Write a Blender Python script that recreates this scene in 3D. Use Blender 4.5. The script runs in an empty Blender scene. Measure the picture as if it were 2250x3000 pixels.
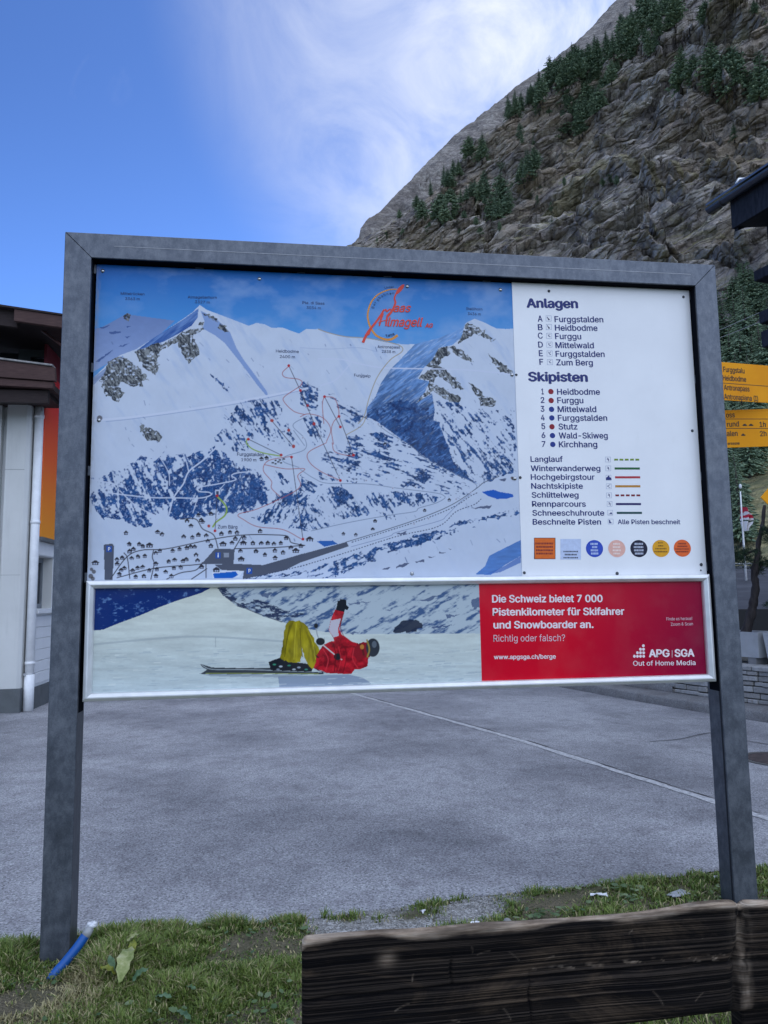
import bpy, bmesh, math, random
import numpy as np
from mathutils import Vector, Matrix
from mathutils.bvhtree import BVHTree
from mathutils.geometry import tessellate_polygon

rnd = random.Random(7)
rng = np.random.default_rng(11)
scene = bpy.context.scene
COL = scene.collection

# ------------------------------------------------------------------ camera
CAM = np.array([0.9802472591599132, -3.4743175915719418, 1.496183000953888])
CR = np.array([0.9902695279512174, -0.13840566798617843, -0.014495967734957252])
CU = np.array([-0.001513402486972992, -0.11487009085120657, 0.9933793695465736])
CF = np.array([0.139154488336473, 0.9836913811237421, 0.11396181412507922])
cam = bpy.data.cameras.new('camera')
cam.sensor_fit = 'VERTICAL'; cam.sensor_height = 24.0; cam.sensor_width = 18.0
cam.lens = 24.0 * 2200.0 / 3000.0
cam.clip_start = 0.05; cam.clip_end = 5000
camo = bpy.data.objects.new('camera', cam); COL.objects.link(camo)
M = Matrix.Identity(4)
for i in range(3):
    M[i][0] = CR[i]; M[i][1] = CU[i]; M[i][2] = -CF[i]; M[i][3] = CAM[i]
camo.matrix_world = M
scene.camera = camo

# ------------------------------------------------------------------ light
SUN_AZ, SUN_EL = 33.0, 41.0            # behind the mountain: the whole place lies in its shade
SKY_STRENGTH = 0.10
EXPOSURE = 0.12
world = bpy.data.worlds.new("World"); scene.world = world; world.use_nodes = True
wt = world.node_tree; wt.nodes.clear()
def wn(t, **k):
    n = wt.nodes.new(t)
    for a, b in k.items(): setattr(n, a, b)
    return n
sky = wn('ShaderNodeTexSky'); sky.sky_type = 'NISHITA'; sky.sun_disc = False
sky.sun_elevation = math.radians(SUN_EL); sky.sun_rotation = math.radians(SUN_AZ)
sky.altitude = 1600; sky.air_density = 1.0; sky.dust_density = 0.6; sky.ozone_density = 2.0
bg = wn('ShaderNodeBackground'); bg.inputs['Strength'].default_value = SKY_STRENGTH
wout = wn('ShaderNodeOutputWorld')
tc = wn('ShaderNodeTexCoord')
def vmath(op, a, b=None):
    n = wn('ShaderNodeVectorMath', operation=op)
    wt.links.new(a, n.inputs[0])
    if b is not None:
        if isinstance(b, (tuple, list)): n.inputs[1].default_value = b
        else: wt.links.new(b, n.inputs[1])
    return n
def wmath(op, a, b=None, clamp=False):
    n = wn('ShaderNodeMath', operation=op); n.use_clamp = clamp
    for i, v in enumerate((a, b)):
        if v is None: continue
        if isinstance(v, (int, float)): n.inputs[i].default_value = v
        else: wt.links.new(v, n.inputs[i])
    return n.outputs[0]
def wrange(v, a, b, c=0.0, d=1.0, smooth=True):
    n = wn('ShaderNodeMapRange'); n.interpolation_type = 'SMOOTHSTEP' if smooth else 'LINEAR'
    wt.links.new(v, n.inputs['Value'])
    for k, x in zip(('From Min', 'From Max', 'To Min', 'To Max'), (a, b, c, d)): n.inputs[k].default_value = x
    return n.outputs['Result']
dirn = tc.outputs['Generated']
sep = wn('ShaderNodeSeparateXYZ'); wt.links.new(dirn, sep.inputs[0])
sa, se = math.radians(SUN_AZ), math.radians(SUN_EL)
sundir = (math.sin(sa) * math.cos(se), math.cos(sa) * math.cos(se), math.sin(se))
# cirrus: bands of stretched noise laid on a flat layer high overhead
zz = wmath('ADD', wmath('MAXIMUM', sep.outputs[2], 0.0), 0.12)
cx_ = wmath('DIVIDE', sep.outputs[0], zz); cy_ = wmath('DIVIDE', sep.outputs[1], zz)
comb = wn('ShaderNodeCombineXYZ'); wt.links.new(cx_, comb.inputs[0]); wt.links.new(cy_, comb.inputs[1])
mp = wn('ShaderNodeMapping'); mp.inputs['Rotation'].default_value = (0, 0, math.radians(-38)); mp.inputs['Scale'].default_value = (1.1, 0.85, 1)
mp.inputs['Location'].default_value = (0.35, 1.15, 0)
wt.links.new(comb.outputs[0], mp.inputs['Vector'])
n1 = wn('ShaderNodeTexNoise'); n1.inputs['Scale'].default_value = 2.3; n1.inputs['Detail'].default_value = 10; n1.inputs['Roughness'].default_value = 0.60
n1.inputs['Distortion'].default_value = 1.2
wt.links.new(mp.outputs[0], n1.inputs['Vector'])
# how cloudy each quarter of the sky is: clear ahead to the left, cloudy towards the sun; unseen fill cloud added behind and overhead
dsun = vmath('DOT_PRODUCT', dirn, sundir).outputs['Value']
toward = wrange(dsun, 0.86, 1.0)
back = wmath('MAXIMUM', wrange(sep.outputs[1], -0.55, 0.10, 1.0, 0.0), wrange(sep.outputs[2], 0.70, 0.88))
cover = wmath('ADD', wmath('MULTIPLY', toward, 0.42), wmath('MULTIPLY', back, 0.45))
dens = wmath('ADD', n1.outputs['Fac'], cover)
cl = wmath('MULTIPLY', wrange(dens, 0.63, 1.02), 0.9)
cl = wmath('MAXIMUM', cl, wmath('MULTIPLY', wrange(dsun, 0.83, 0.99), wmath('MULTIPLY', wrange(n1.outputs['Fac'], 0.15, 0.70), 0.95)))   # thin veil thickening towards the sun
cl = wmath('MULTIPLY', cl, wrange(sep.outputs[2], -0.02, 0.12))
ccol = wn('ShaderNodeMix'); ccol.data_type = 'RGBA'
ccol.inputs[6].default_value = (15.4, 17.7, 22.2, 1); ccol.inputs[7].default_value = (9.6, 10.0, 10.8, 1)   # added bright fill behind the viewer, thin cloud ahead
wt.links.new(wmath('SUBTRACT', 1.0, back), ccol.inputs[0])
side = wrange(sep.outputs[0], -0.75, 0.75, 0.62, 1.30)          # added fill stronger in the right rear quarter
ccv = vmath('SCALE', ccol.outputs[2]); wt.links.new(wmath('ADD', wmath('MULTIPLY', wmath('SUBTRACT', side, 1.0), back), 1.0), ccv.inputs['Scale'])
hs = wn('ShaderNodeMix'); hs.data_type = 'RGBA'; hs.blend_type = 'MULTIPLY'; hs.inputs[0].default_value = 1.0   # the phone's deep blue
hs.inputs[7].default_value = (0.74, 1.03, 1.58, 1)
wt.links.new(sky.outputs[0], hs.inputs[6])
mixc = wn('ShaderNodeMix'); mixc.data_type = 'RGBA'
wt.links.new(cl, mixc.inputs[0]); lowv = vmath('SCALE', hs.outputs[2]); wt.links.new(wrange(sep.outputs[2], 0.22, 0.60, 1.30, 1.0), lowv.inputs['Scale'])       # paler low in the sky
wt.links.new(lowv.outputs[0], mixc.inputs[6]); wt.links.new(ccv.outputs[0], mixc.inputs[7])
wt.links.new(mixc.outputs[2], bg.inputs['Color']); wt.links.new(bg.outputs[0], wout.inputs['Surface'])

sl = bpy.data.lights.new('sun', 'SUN'); sl.energy = 3.0; sl.angle = math.radians(0.53); sl.color = (1, 0.95, 0.88)
so = bpy.data.objects.new('sun', sl); COL.objects.link(so)
so.rotation_euler = Vector(sundir).to_track_quat('Z', 'Y').to_euler()
so.location = (0, 0, 50)

scene.view_settings.view_transform = 'Standard'; scene.view_settings.look = 'None'
scene.view_settings.exposure = EXPOSURE; scene.view_settings.gamma = 1.0
scene.cycles.max_bounces = 6; scene.cycles.diffuse_bounces = 3; scene.cycles.glossy_bounces = 3

# ------------------------------------------------------------------ survey helpers (photo pixel -> point of the place)
def ray(px, py):
    d = CR * (px - 1125.0) / 2200.0 - CU * (py - 1500.0) / 2200.0 + CF
    return d / np.linalg.norm(d)
def on(px, py, ax, val):
    d = ray(px, py); return CAM + d * ((val - CAM[ax]) / d[ax])
def G(px, py, z=0.0): return on(px, py, 2, z)
def azel(px, py):
    d = ray(px, py); return math.degrees(math.atan2(d[0], d[1])), math.degrees(math.asin(d[2]))
def to_px(P):
    d = P - CAM
    w = d @ CF
    return 1125 + 2200 * (d @ CR) / w, 1500 - 2200 * (d @ CU) / w

# ------------------------------------------------------------------ object helpers
def tag(o, label=None, cat=None, group=None, kind=None):
    if label: o['label'] = label
    if cat: o['category'] = cat
    if group: o['group'] = group
    if kind: o['kind'] = kind
    return o
def empty(name, loc, label, cat, group=None):
    o = bpy.data.objects.new(name, None); COL.objects.link(o); o.location = loc
    o.empty_display_size = 0.1
    tag(o, label, cat, group); return o
def link(name, me, mat=None, parent=None, smooth=False):
    o = bpy.data.objects.new(name, me); COL.objects.link(o)
    if mat is not None and not me.materials: me.materials.append(mat)
    if smooth: me.polygons.foreach_set('use_smooth', [True] * len(me.polygons))
    if parent is not None:
        o.parent = parent
        # meshes are built in world coordinates: undo the parent's placement
        loc = Vector((0, 0, 0)); p = parent
        while p is not None: loc += p.location; p = p.parent
        o.location = -loc
    return o
def mesh_np(name, V, F, mat=None, parent=None, smooth=False, uv=None):
    me = bpy.data.meshes.new(name)
    V = np.asarray(V, dtype=np.float32); F = np.asarray(F, dtype=np.int32)
    k = F.shape[1]
    me.vertices.add(len(V)); me.vertices.foreach_set('co', V.ravel())
    me.loops.add(F.size); me.loops.foreach_set('vertex_index', F.ravel())
    me.polygons.add(len(F)); me.polygons.foreach_set('loop_start', np.arange(len(F), dtype=np.int32) * k)
    me.update(calc_edges=True); me.validate()
    return link(name, me, mat, parent, smooth)
def grid_faces(nr, nc):
    i = np.arange(nr - 1)[:, None] * nc + np.arange(nc - 1)[None, :]
    i = i.ravel()
    return np.stack([i, i + 1, i + nc + 1, i + nc], 1)

class MB:
    def __init__(s): s.bm = bmesh.new()
    def box(s, x0, x1, y0, y1, z0, z1, bevel=0.0, seg=2, mat=None):
        r = bmesh.ops.create_cube(s.bm, size=1.0)
        vs = r['verts']
        for v in vs:
            v.co = Vector((x0 + (v.co.x + .5) * (x1 - x0), y0 + (v.co.y + .5) * (y1 - y0), z0 + (v.co.z + .5) * (z1 - z0)))
        if bevel > 0:
            es = list({e for v in vs for e in v.link_edges})
            r2 = bmesh.ops.bevel(s.bm, geom=es, offset=bevel, segments=seg, profile=0.5, affect='EDGES')
            vs = list({v for f in r2['faces'] for v in f.verts} | {v for v in vs if v.is_valid})
        if mat is not None: bmesh.ops.transform(s.bm, matrix=mat, verts=[v for v in vs if v.is_valid])
        return s
    def prism(s, pts, ext, bevel=0.0, seg=2):
        """closed polygon pts (3D list) extruded along ext"""
        vs = [s.bm.verts.new(p) for p in pts]
        f = s.bm.faces.new(vs)
        r = bmesh.ops.extrude_face_region(s.bm, geom=[f])
        nv = [g for g in r['geom'] if isinstance(g, bmesh.types.BMVert)]
        bmesh.ops.translate(s.bm, vec=ext, verts=nv)
        allv = vs + nv
        fs = list({ff for v in allv for ff in v.link_faces})
        bmesh.ops.recalc_face_normals(s.bm, faces=fs)
        if bevel > 0:
            es = list({e for v in allv for e in v.link_edges})
            bmesh.ops.bevel(s.bm, geom=es, offset=bevel, segments=seg, profile=0.5, affect='EDGES')
        return s
    def tube(s, pts, rad, n=10, cap=True):
        pts = [Vector(p) for p in pts]
        if isinstance(rad, (int, float)): rad = [rad] * len(pts)
        rings = []; prevx = None
        for i, p in enumerate(pts):
            t = (pts[min(i + 1, len(pts) - 1)] - pts[max(i - 1, 0)]).normalized()
            if prevx is None:
                a = Vector((0, 0, 1)) if abs(t.z) < .9 else Vector((1, 0, 0))
                x = t.cross(a).normalized()
            else:
                x = (prevx - t * prevx.dot(t)).normalized()
            y = t.cross(x); prevx = x
            rings.append([s.bm.verts.new(p + (x * math.cos(2 * math.pi * k / n) + y * math.sin(2 * math.pi * k / n)) * rad[i]) for k in range(n)])
        for a, b in zip(rings, rings[1:]):
            for k in range(n):
                f = s.bm.faces.new((a[k], a[(k + 1) % n], b[(k + 1) % n], b[k])); f.smooth = True
        if cap:
            s.bm.faces.new(list(reversed(rings[0]))); s.bm.faces.new(rings[-1])
        return s
    def poly(s, pts):
        s.bm.faces.new([s.bm.verts.new(p) for p in pts]); return s
    def disc(s, c, r, ax_u, ax_v, n=20):
        c, u, v = Vector(c), Vector(ax_u), Vector(ax_v)
        s.bm.faces.new([s.bm.verts.new(c + u * (r * math.cos(2 * math.pi * k / n)) + v * (r * math.sin(2 * math.pi * k / n))) for k in range(n)])
        return s
    def ball(s, c, r, seg=10, sq=(1, 1, 1)):
        rr = bmesh.ops.create_uvsphere(s.bm, u_segments=seg, v_segments=max(4, seg // 2), radius=r)
        for v in rr['verts']:
            v.co = Vector((v.co.x * sq[0] + c[0], v.co.y * sq[1] + c[1], v.co.z * sq[2] + c[2]))
            for f in v.link_faces: f.smooth = True
        return s
    def build(s, name, mat, parent=None):
        me = bpy.data.meshes.new(name); s.bm.to_mesh(me); s.bm.free()
        return link(name, me, mat, parent)

def s2l(c):
    out = []
    for v in c[:3]:
        v = v / 255.0
        out.append(v / 12.92 if v <= 0.04045 else ((v + 0.055) / 1.055) ** 2.4)
    return tuple(out)
def s2l_np(c): return np.array(s2l(c))

# ------------------------------------------------------------------ numpy noise
def _h(ix, iy, iz, seed):
    n = (ix * 374761393 + iy * 668265263 + iz * 1442695041 + seed * 974634777) & 0xFFFFFFFF
    n = ((n ^ (n >> 13)) * 1274126177) & 0xFFFFFFFF
    n = n ^ (n >> 16)
    return (n & 0xFFFF).astype(np.float64) / 32767.5 - 1.0
def vnoise(x, y, z=None, seed=0):
    x = np.asarray(x, float); y = np.asarray(y, float)
    ix = np.floor(x).astype(np.int64); iy = np.floor(y).astype(np.int64)
    fx = x - ix; fy = y - iy
    ux = fx * fx * fx * (fx * (fx * 6 - 15) + 10); uy = fy * fy * fy * (fy * (fy * 6 - 15) + 10)
    def layer(iz):
        a = _h(ix, iy, iz, seed); b = _h(ix + 1, iy, iz, seed); c = _h(ix, iy + 1, iz, seed); d = _h(ix + 1, iy + 1, iz, seed)
        return (a + (b - a) * ux) * (1 - uy) + (c + (d - c) * ux) * uy
    if z is None: return layer(np.zeros_like(ix))
    z = np.asarray(z, float); iz = np.floor(z).astype(np.int64); fz = z - iz
    uz = fz * fz * fz * (fz * (fz * 6 - 15) + 10)
    a = layer(iz); b = layer(iz + 1)
    return a + (b - a) * uz
def worley(x, y, z, seed=0):
    ix, iy, iz = (np.floor(v).astype(np.int64) for v in (x, y, z))
    f1 = np.full(x.shape, 9.0); f2 = np.full(x.shape, 9.0); idv = np.zeros(x.shape); fac = np.zeros(x.shape)
    for a in (-1, 0, 1):
        for b in (-1, 0, 1):
            for c in (-1, 0, 1):
                jx, jy, jz = ix + a, iy + b, iz + c
                px = jx + .5 + .45 * _h(jx, jy, jz, seed); py = jy + .5 + .45 * _h(jx, jy, jz, seed + 1); pz = jz + .5 + .45 * _h(jx, jy, jz, seed + 2)
                d = np.sqrt((px - x) ** 2 + (py - y) ** 2 + (pz - z) ** 2)
                nid = _h(jx, jy, jz, seed + 3); m = d < f1
                f2 = np.where(m, f1, np.minimum(f2, d)); idv = np.where(m, nid, idv); fac = np.where(m, (x - px) * _h(jx, jy, jz, seed + 4) + (z - pz) * _h(jx, jy, jz, seed + 5), fac); f1 = np.where(m, d, f1)
    return f1, f2, idv, fac
def fbm(x, y, z=None, octv=5, lac=2.03, gain=0.5, seed=0, ridged=False):
    t = 0; a = 1.0; f = 1.0; s = 0
    for o in range(octv):
        n = vnoise(x * f, y * f, None if z is None else z * f, seed + o * 17)
        if ridged: n = 1 - 2 * np.abs(n)
        t = t + a * n; s += a; a *= gain; f *= lac
    return t / s

# ------------------------------------------------------------------ material helpers
class NT:
    def __init__(s, name, rough=0.6, spec=0.5, metal=0.0):
        s.m = bpy.data.materials.new(name); s.m.use_nodes = True
        s.t = s.m.node_tree; s.b = s.t.nodes['Principled BSDF']
        s.b.inputs['Roughness'].default_value = rough; s.b.inputs['Metallic'].default_value = metal
        s.b.inputs['Specular IOR Level'].default_value = spec
    def n(s, t, **k):
        x = s.t.nodes.new(t)
        for a, b in k.items(): setattr(x, a, b)
        return x
    def l(s, a, b): s.t.links.new(a, b)
    def obj(s, scale=(1, 1, 1), rot=(0, 0, 0), coord='Object'):
        tc = s.n('ShaderNodeTexCoord'); mp = s.n('ShaderNodeMapping')
        mp.inputs['Scale'].default_value = scale; mp.inputs['Rotation'].default_value = rot
        s.l(tc.outputs[coord], mp.inputs['Vector']); return mp.outputs[0]
    def noise(s, vec, scale, detail=5, rough=0.55, dist=0.0):
        x = s.n('ShaderNodeTexNoise'); x.inputs['Scale'].default_value = scale; x.inputs['Detail'].default_value = detail
        x.inputs['Roughness'].default_value = rough; x.inputs['Distortion'].default_value = dist
        s.l(vec, x.inputs['Vector']); return x.outputs['Fac']
    def ramp(s, fac, stops, interp='LINEAR'):
        x = s.n('ShaderNodeValToRGB'); x.color_ramp.interpolation = interp
        el = x.color_ramp.elements
        while len(el) < len(stops): el.new(0.5)
        for e, (p, c) in zip(el, stops):
            e.position = p; e.color = (*c, 1) if len(c) == 3 else c
        s.l(fac, x.inputs['Fac']); return x.outputs['Color']
    def mix(s, fac, a, b, mode='MIX'):
        x = s.n('ShaderNodeMix'); x.data_type = 'RGBA'; x.blend_type = mode
        for sock, v in ((x.inputs[0], fac), (x.inputs[6], a), (x.inputs[7], b)):
            if isinstance(v, (int, float)): sock.default_value = v
            elif isinstance(v, (tuple, list)): sock.default_value = (*v, 1) if len(v) == 3 else v
            else: s.l(v, sock)
        return x.outputs[2]
    def math(s, op, a, b=None, clamp=False):
        x = s.n('ShaderNodeMath', operation=op); x.use_clamp = clamp
        for i, v in enumerate((a, b)):
            if v is None: continue
            if isinstance(v, (int, float)): x.inputs[i].default_value = v
            else: s.l(v, x.inputs[i])
        return x.outputs[0]
    def mrange(s, v, a, b, c=0.0, d=1.0):
        x = s.n('ShaderNodeMapRange'); s.l(v, x.inputs['Value'])
        for k, q in zip(('From Min', 'From Max', 'To Min', 'To Max'), (a, b, c, d)): x.inputs[k].default_value = q
        return x.outputs['Result']
    def bump(s, h, strength=0.3, dist=0.01):
        x = s.n('ShaderNodeBump'); x.inputs['Strength'].default_value = strength; x.inputs['Distance'].default_value = dist
        s.l(h, x.inputs['Height']); s.l(x.outputs[0], s.b.inputs['Normal'])
    def color(s, c):
        if isinstance(c, (tuple, list)): s.b.inputs['Base Color'].default_value = (*c, 1) if len(c) == 3 else c
        else: s.l(c, s.b.inputs['Base Color'])
        return s
    def rough(s, v): s.l(v, s.b.inputs['Roughness'])

_plain = {}
def plain(name, c, rough=0.6, metal=0.0, var=0.06, scale=8.0, spec=0.5):
    """a plain finish with a little grime and unevenness"""
    key = (name, tuple(c))
    if key in _plain: return _plain[key]
    t = NT(name, rough, spec, metal)
    v = t.obj()
    n = t.noise(v, scale, 6, 0.6)
    t.color(t.mix(t.mrange(n, 0.3, 0.7), tuple(x * (1 - var * 2) for x in c), tuple(min(1, x * (1 + var)) for x in c)))
    _plain[key] = t.m; return t.m
def ink(name, c, rough=0.45):
    key = (name, tuple(c))
    if key in _plain: return _plain[key]
    t = NT(name, rough, 0.3)
    v = t.obj(); n = t.noise(v, 60, 3)
    t.color(t.mix(t.mrange(n, 0.35, 0.7), tuple(x * 0.92 for x in c), tuple(min(1, x * 1.06 + 0.002) for x in c)))
    _plain[key] = t.m; return t.m
def mat_galv():
    t = NT('galvanised_steel', 0.46, 0.5, 0.7)
    v = t.obj()
    a = t.noise(v, 9, 6, 0.6, 0.4); b = t.noise(t.obj((1, 1, 0.55)), 34, 5, 0.7); c = t.noise(v, 160, 3, 0.6)
    f = t.math('ADD', t.math('MULTIPLY', a, 0.5), t.math('ADD', t.math('MULTIPLY', b, 0.42), t.math('MULTIPLY', c, 0.20)))
    col = t.ramp(f, [(0.34, (0.050, 0.058, 0.073)), (0.52, (0.092, 0.104, 0.127)), (0.72, (0.18, 0.195, 0.222))])
    rust = t.noise(t.obj((1, 1, 0.15)), 14, 6, 0.7, 0.3)
    t.color(t.mix(t.mrange(rust, 0.69, 0.80, 0, 0.5), col, (0.27, 0.24, 0.19)))
    t.rough(t.mrange(a, 0.3, 0.7, 0.38, 0.58))
    t.bump(c, 0.12, 0.002)
    return t.m
GALV = mat_galv()
def mat_alu():
    t = NT('brushed_aluminium', 0.36, 0.5, 0.55)
    n = t.noise(t.obj(), 12, 5); t.color(t.mix(t.mrange(n, .35, .7), (0.70, 0.71, 0.71), (0.84, 0.845, 0.85)))
    return t.m
ALU = mat_alu()
DARK = plain('dark_backing', (0.012, 0.013, 0.018), 0.8)
def attr_mat(name, rough=0.35, spec=0.25):
    t = NT(name, rough, spec)
    a = t.n('ShaderNodeVertexColor'); a.layer_name = 'print'
    n = t.noise(t.obj(), 5, 5)
    t.color(t.mix(t.mrange(n, 0.45, 0.8, 0, 0.06), a.outputs['Color'], (0.4, 0.4, 0.38)))
    return t.m

# ------------------------------------------------------------------ lettering
_txt_cache = {}; DEPTHS = {}
FONT = None
try:                                     # the plain grotesque that ships with Blender itself
    FONT = bpy.data.fonts.load(bpy.utils.system_resource('DATAFILES', path='fonts') + '/Inter.woff2')
except Exception:
    FONT = None
def glyphs(s, bold, shear=0.0):
    key = (s, bold, shear)
    if key in _txt_cache: return _txt_cache[key]
    cu = bpy.data.curves.new('t', 'FONT'); cu.body = s; cu.size = 1.0
    if FONT: cu.font = FONT
    cu.offset = 0.0; cu.resolution_u = 3; cu.shear = shear
    ob = bpy.data.objects.new('t', cu); COL.objects.link(ob)
    cu.fill_mode = 'NONE'
    dg = bpy.context.evaluated_depsgraph_get(); dg.update()
    me = bpy.data.meshes.new_from_object(ob.evaluated_get(dg))
    P = np.zeros(len(me.vertices) * 3); me.vertices.foreach_get('co', P); P = P.reshape(-1, 3)[:, :2]
    nb = {}
    for e in me.edges:
        a_, b_ = e.vertices; nb.setdefault(a_, []).append(b_); nb.setdefault(b_, []).append(a_)
    bpy.data.objects.remove(ob); bpy.data.curves.remove(cu); bpy.data.meshes.remove(me)
    loops, seen = [], set()
    for v0 in range(len(P)):                      # walk the outlines in vertex order (keeps their winding)
        if v0 in seen or v0 not in nb: continue
        lp, prev, cur = [v0], None, v0; seen.add(v0)
        while True:
            nx = [k for k in nb[cur] if k != prev and k not in seen]
            if not nx: break
            nxt = cur + 1 if cur + 1 in nx else nx[0]
            prev, cur = cur, nxt; seen.add(cur); lp.append(cur)
        if len(lp) > 2: loops.append(lp)
    def area(lp): q = P[lp]; return .5 * np.sum(q[:, 0] * np.roll(q[:, 1], -1) - np.roll(q[:, 0], -1) * q[:, 1])
    def inside(pt, lp):
        q = P[lp]; x1, y1 = q[:, 0], q[:, 1]; x2, y2 = np.roll(x1, -1), np.roll(y1, -1)
        c = ((y1 > pt[1]) != (y2 > pt[1])); xi = (x2 - x1) * (pt[1] - y1) / np.where(y2 == y1, 1e-9, y2 - y1) + x1
        return bool(np.sum(c & (pt[0] < xi)) % 2)
    ar = [area(lp) for lp in loops]; sg = np.sign(ar[int(np.argmax(np.abs(ar)))])
    outers = [i for i in range(len(loops)) if ar[i] * sg > 0]; holes = [i for i in range(len(loops)) if ar[i] * sg < 0]
    own = {i: [] for i in outers}
    for h in holes:
        c = [i for i in outers if inside(P[loops[h][0]], loops[i])]
        if c: own[min(c, key=lambda i: abs(ar[i]))].append(h)
    V, F, Dp = [], [], []
    for n_, i in enumerate(outers):
        idx = list(loops[i]); polys = [[Vector((*P[k], 0)) for k in loops[i]]]
        for h in own[i]: polys.append([Vector((*P[k], 0)) for k in loops[h]]); idx += loops[h]
        b0 = len(V); V += [P[k] for k in idx]; Dp += [n_ % 3] * len(idx)
        F += [[b0 + k for k in t_] for t_ in tessellate_polygon(polys)]
    V, Dp = np.array(V), np.array(Dp, float)
    if bold > 0.001:                     # heavier weight: the outline struck several times, a hair apart
        n0 = len(V); Vs, Fs, Ds = [], [], []
        for i, (dx, dy) in enumerate(((0, 0), (bold, 0), (-bold, 0), (0, bold * .6), (0, -bold * .6))):
            Vs.append(V + [dx, dy]); Fs += [[k + i * n0 for k in f] for f in F]; Ds.append(Dp + 3 * i)
        V, F, Dp = np.concatenate(Vs), Fs, np.concatenate(Ds)
    DEPTHS[key] = Dp
    _txt_cache[key] = (V, F); return V, F
CAPH = None
def cap_height():
    global CAPH
    if CAPH is None:
        V, F = glyphs('H', 0.0); CAPH = V[:, 1].max()
    return CAPH
class MBL:
    """several separate pieces that end up as objects of the same name"""
    def __init__(s): s.ms = []
    def new(s): s.ms.append(MB()); return s.ms[-1]
    def build(s, name, mat, parent=None): return [m.build(name, mat, parent) for m in s.ms]
def put_text(mb, s, pl, pr, cap, plane, bold=0.0, shear=0.0, ax=1):
    """baseline from photo point pl to pr, capital height in photo px, on the plane ax=plane"""
    if isinstance(mb, MBL): mb = mb.new()
    V, F = glyphs(s, bold, shear)
    L = on(pl[0], pl[1], ax, plane); Rr = on(pr[0], pr[1], ax, plane); T = on(pl[0], pl[1] - cap, ax, plane)
    u = Rr - L; wd = np.linalg.norm(u); u = u / wd
    h = abs(T[2] - L[2])
    if ax == 1: up = np.array([-u[2], 0, u[0]])
    else: up = np.array([0, 0, 1.0])
    x0, x1 = V[:, 0].min(), V[:, 0].max()
    P = L[None] + ((V[:, 0] - x0) / (x1 - x0) * wd)[:, None] * u[None] + (V[:, 1] / cap_height() * h)[:, None] * up[None]
    dpt = DEPTHS[(s, bold, shear)]
    vs = [mb.bm.verts.new((p[0], p[1] - 0.00003 * dpt[i], p[2])) for i, p in enumerate(P)]
    for f in F:
        try: mb.bm.faces.new([vs[i] for i in f])
        except ValueError: pass
    return mb
def strip_px(mb, pts, wpx, plane, ax=1):
    """a flat printed line through photo points, on the plane"""
    for a, b in zip(pts, pts[1:]):
        a = np.array(a, float); b = np.array(b, float); d = (b - a) / max(1e-6, np.linalg.norm(b - a)); n = np.array([-d[1], d[0]]) * wpx / 2
        mb.poly([on(*(a + n), ax, plane), on(*(b + n), ax, plane), on(*(b - n), ax, plane), on(*(a - n), ax, plane)])
    return mb
def poly_px(mb, pts, plane, ax=1): return mb.poly([on(x, y, ax, plane) for x, y in pts])

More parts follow.
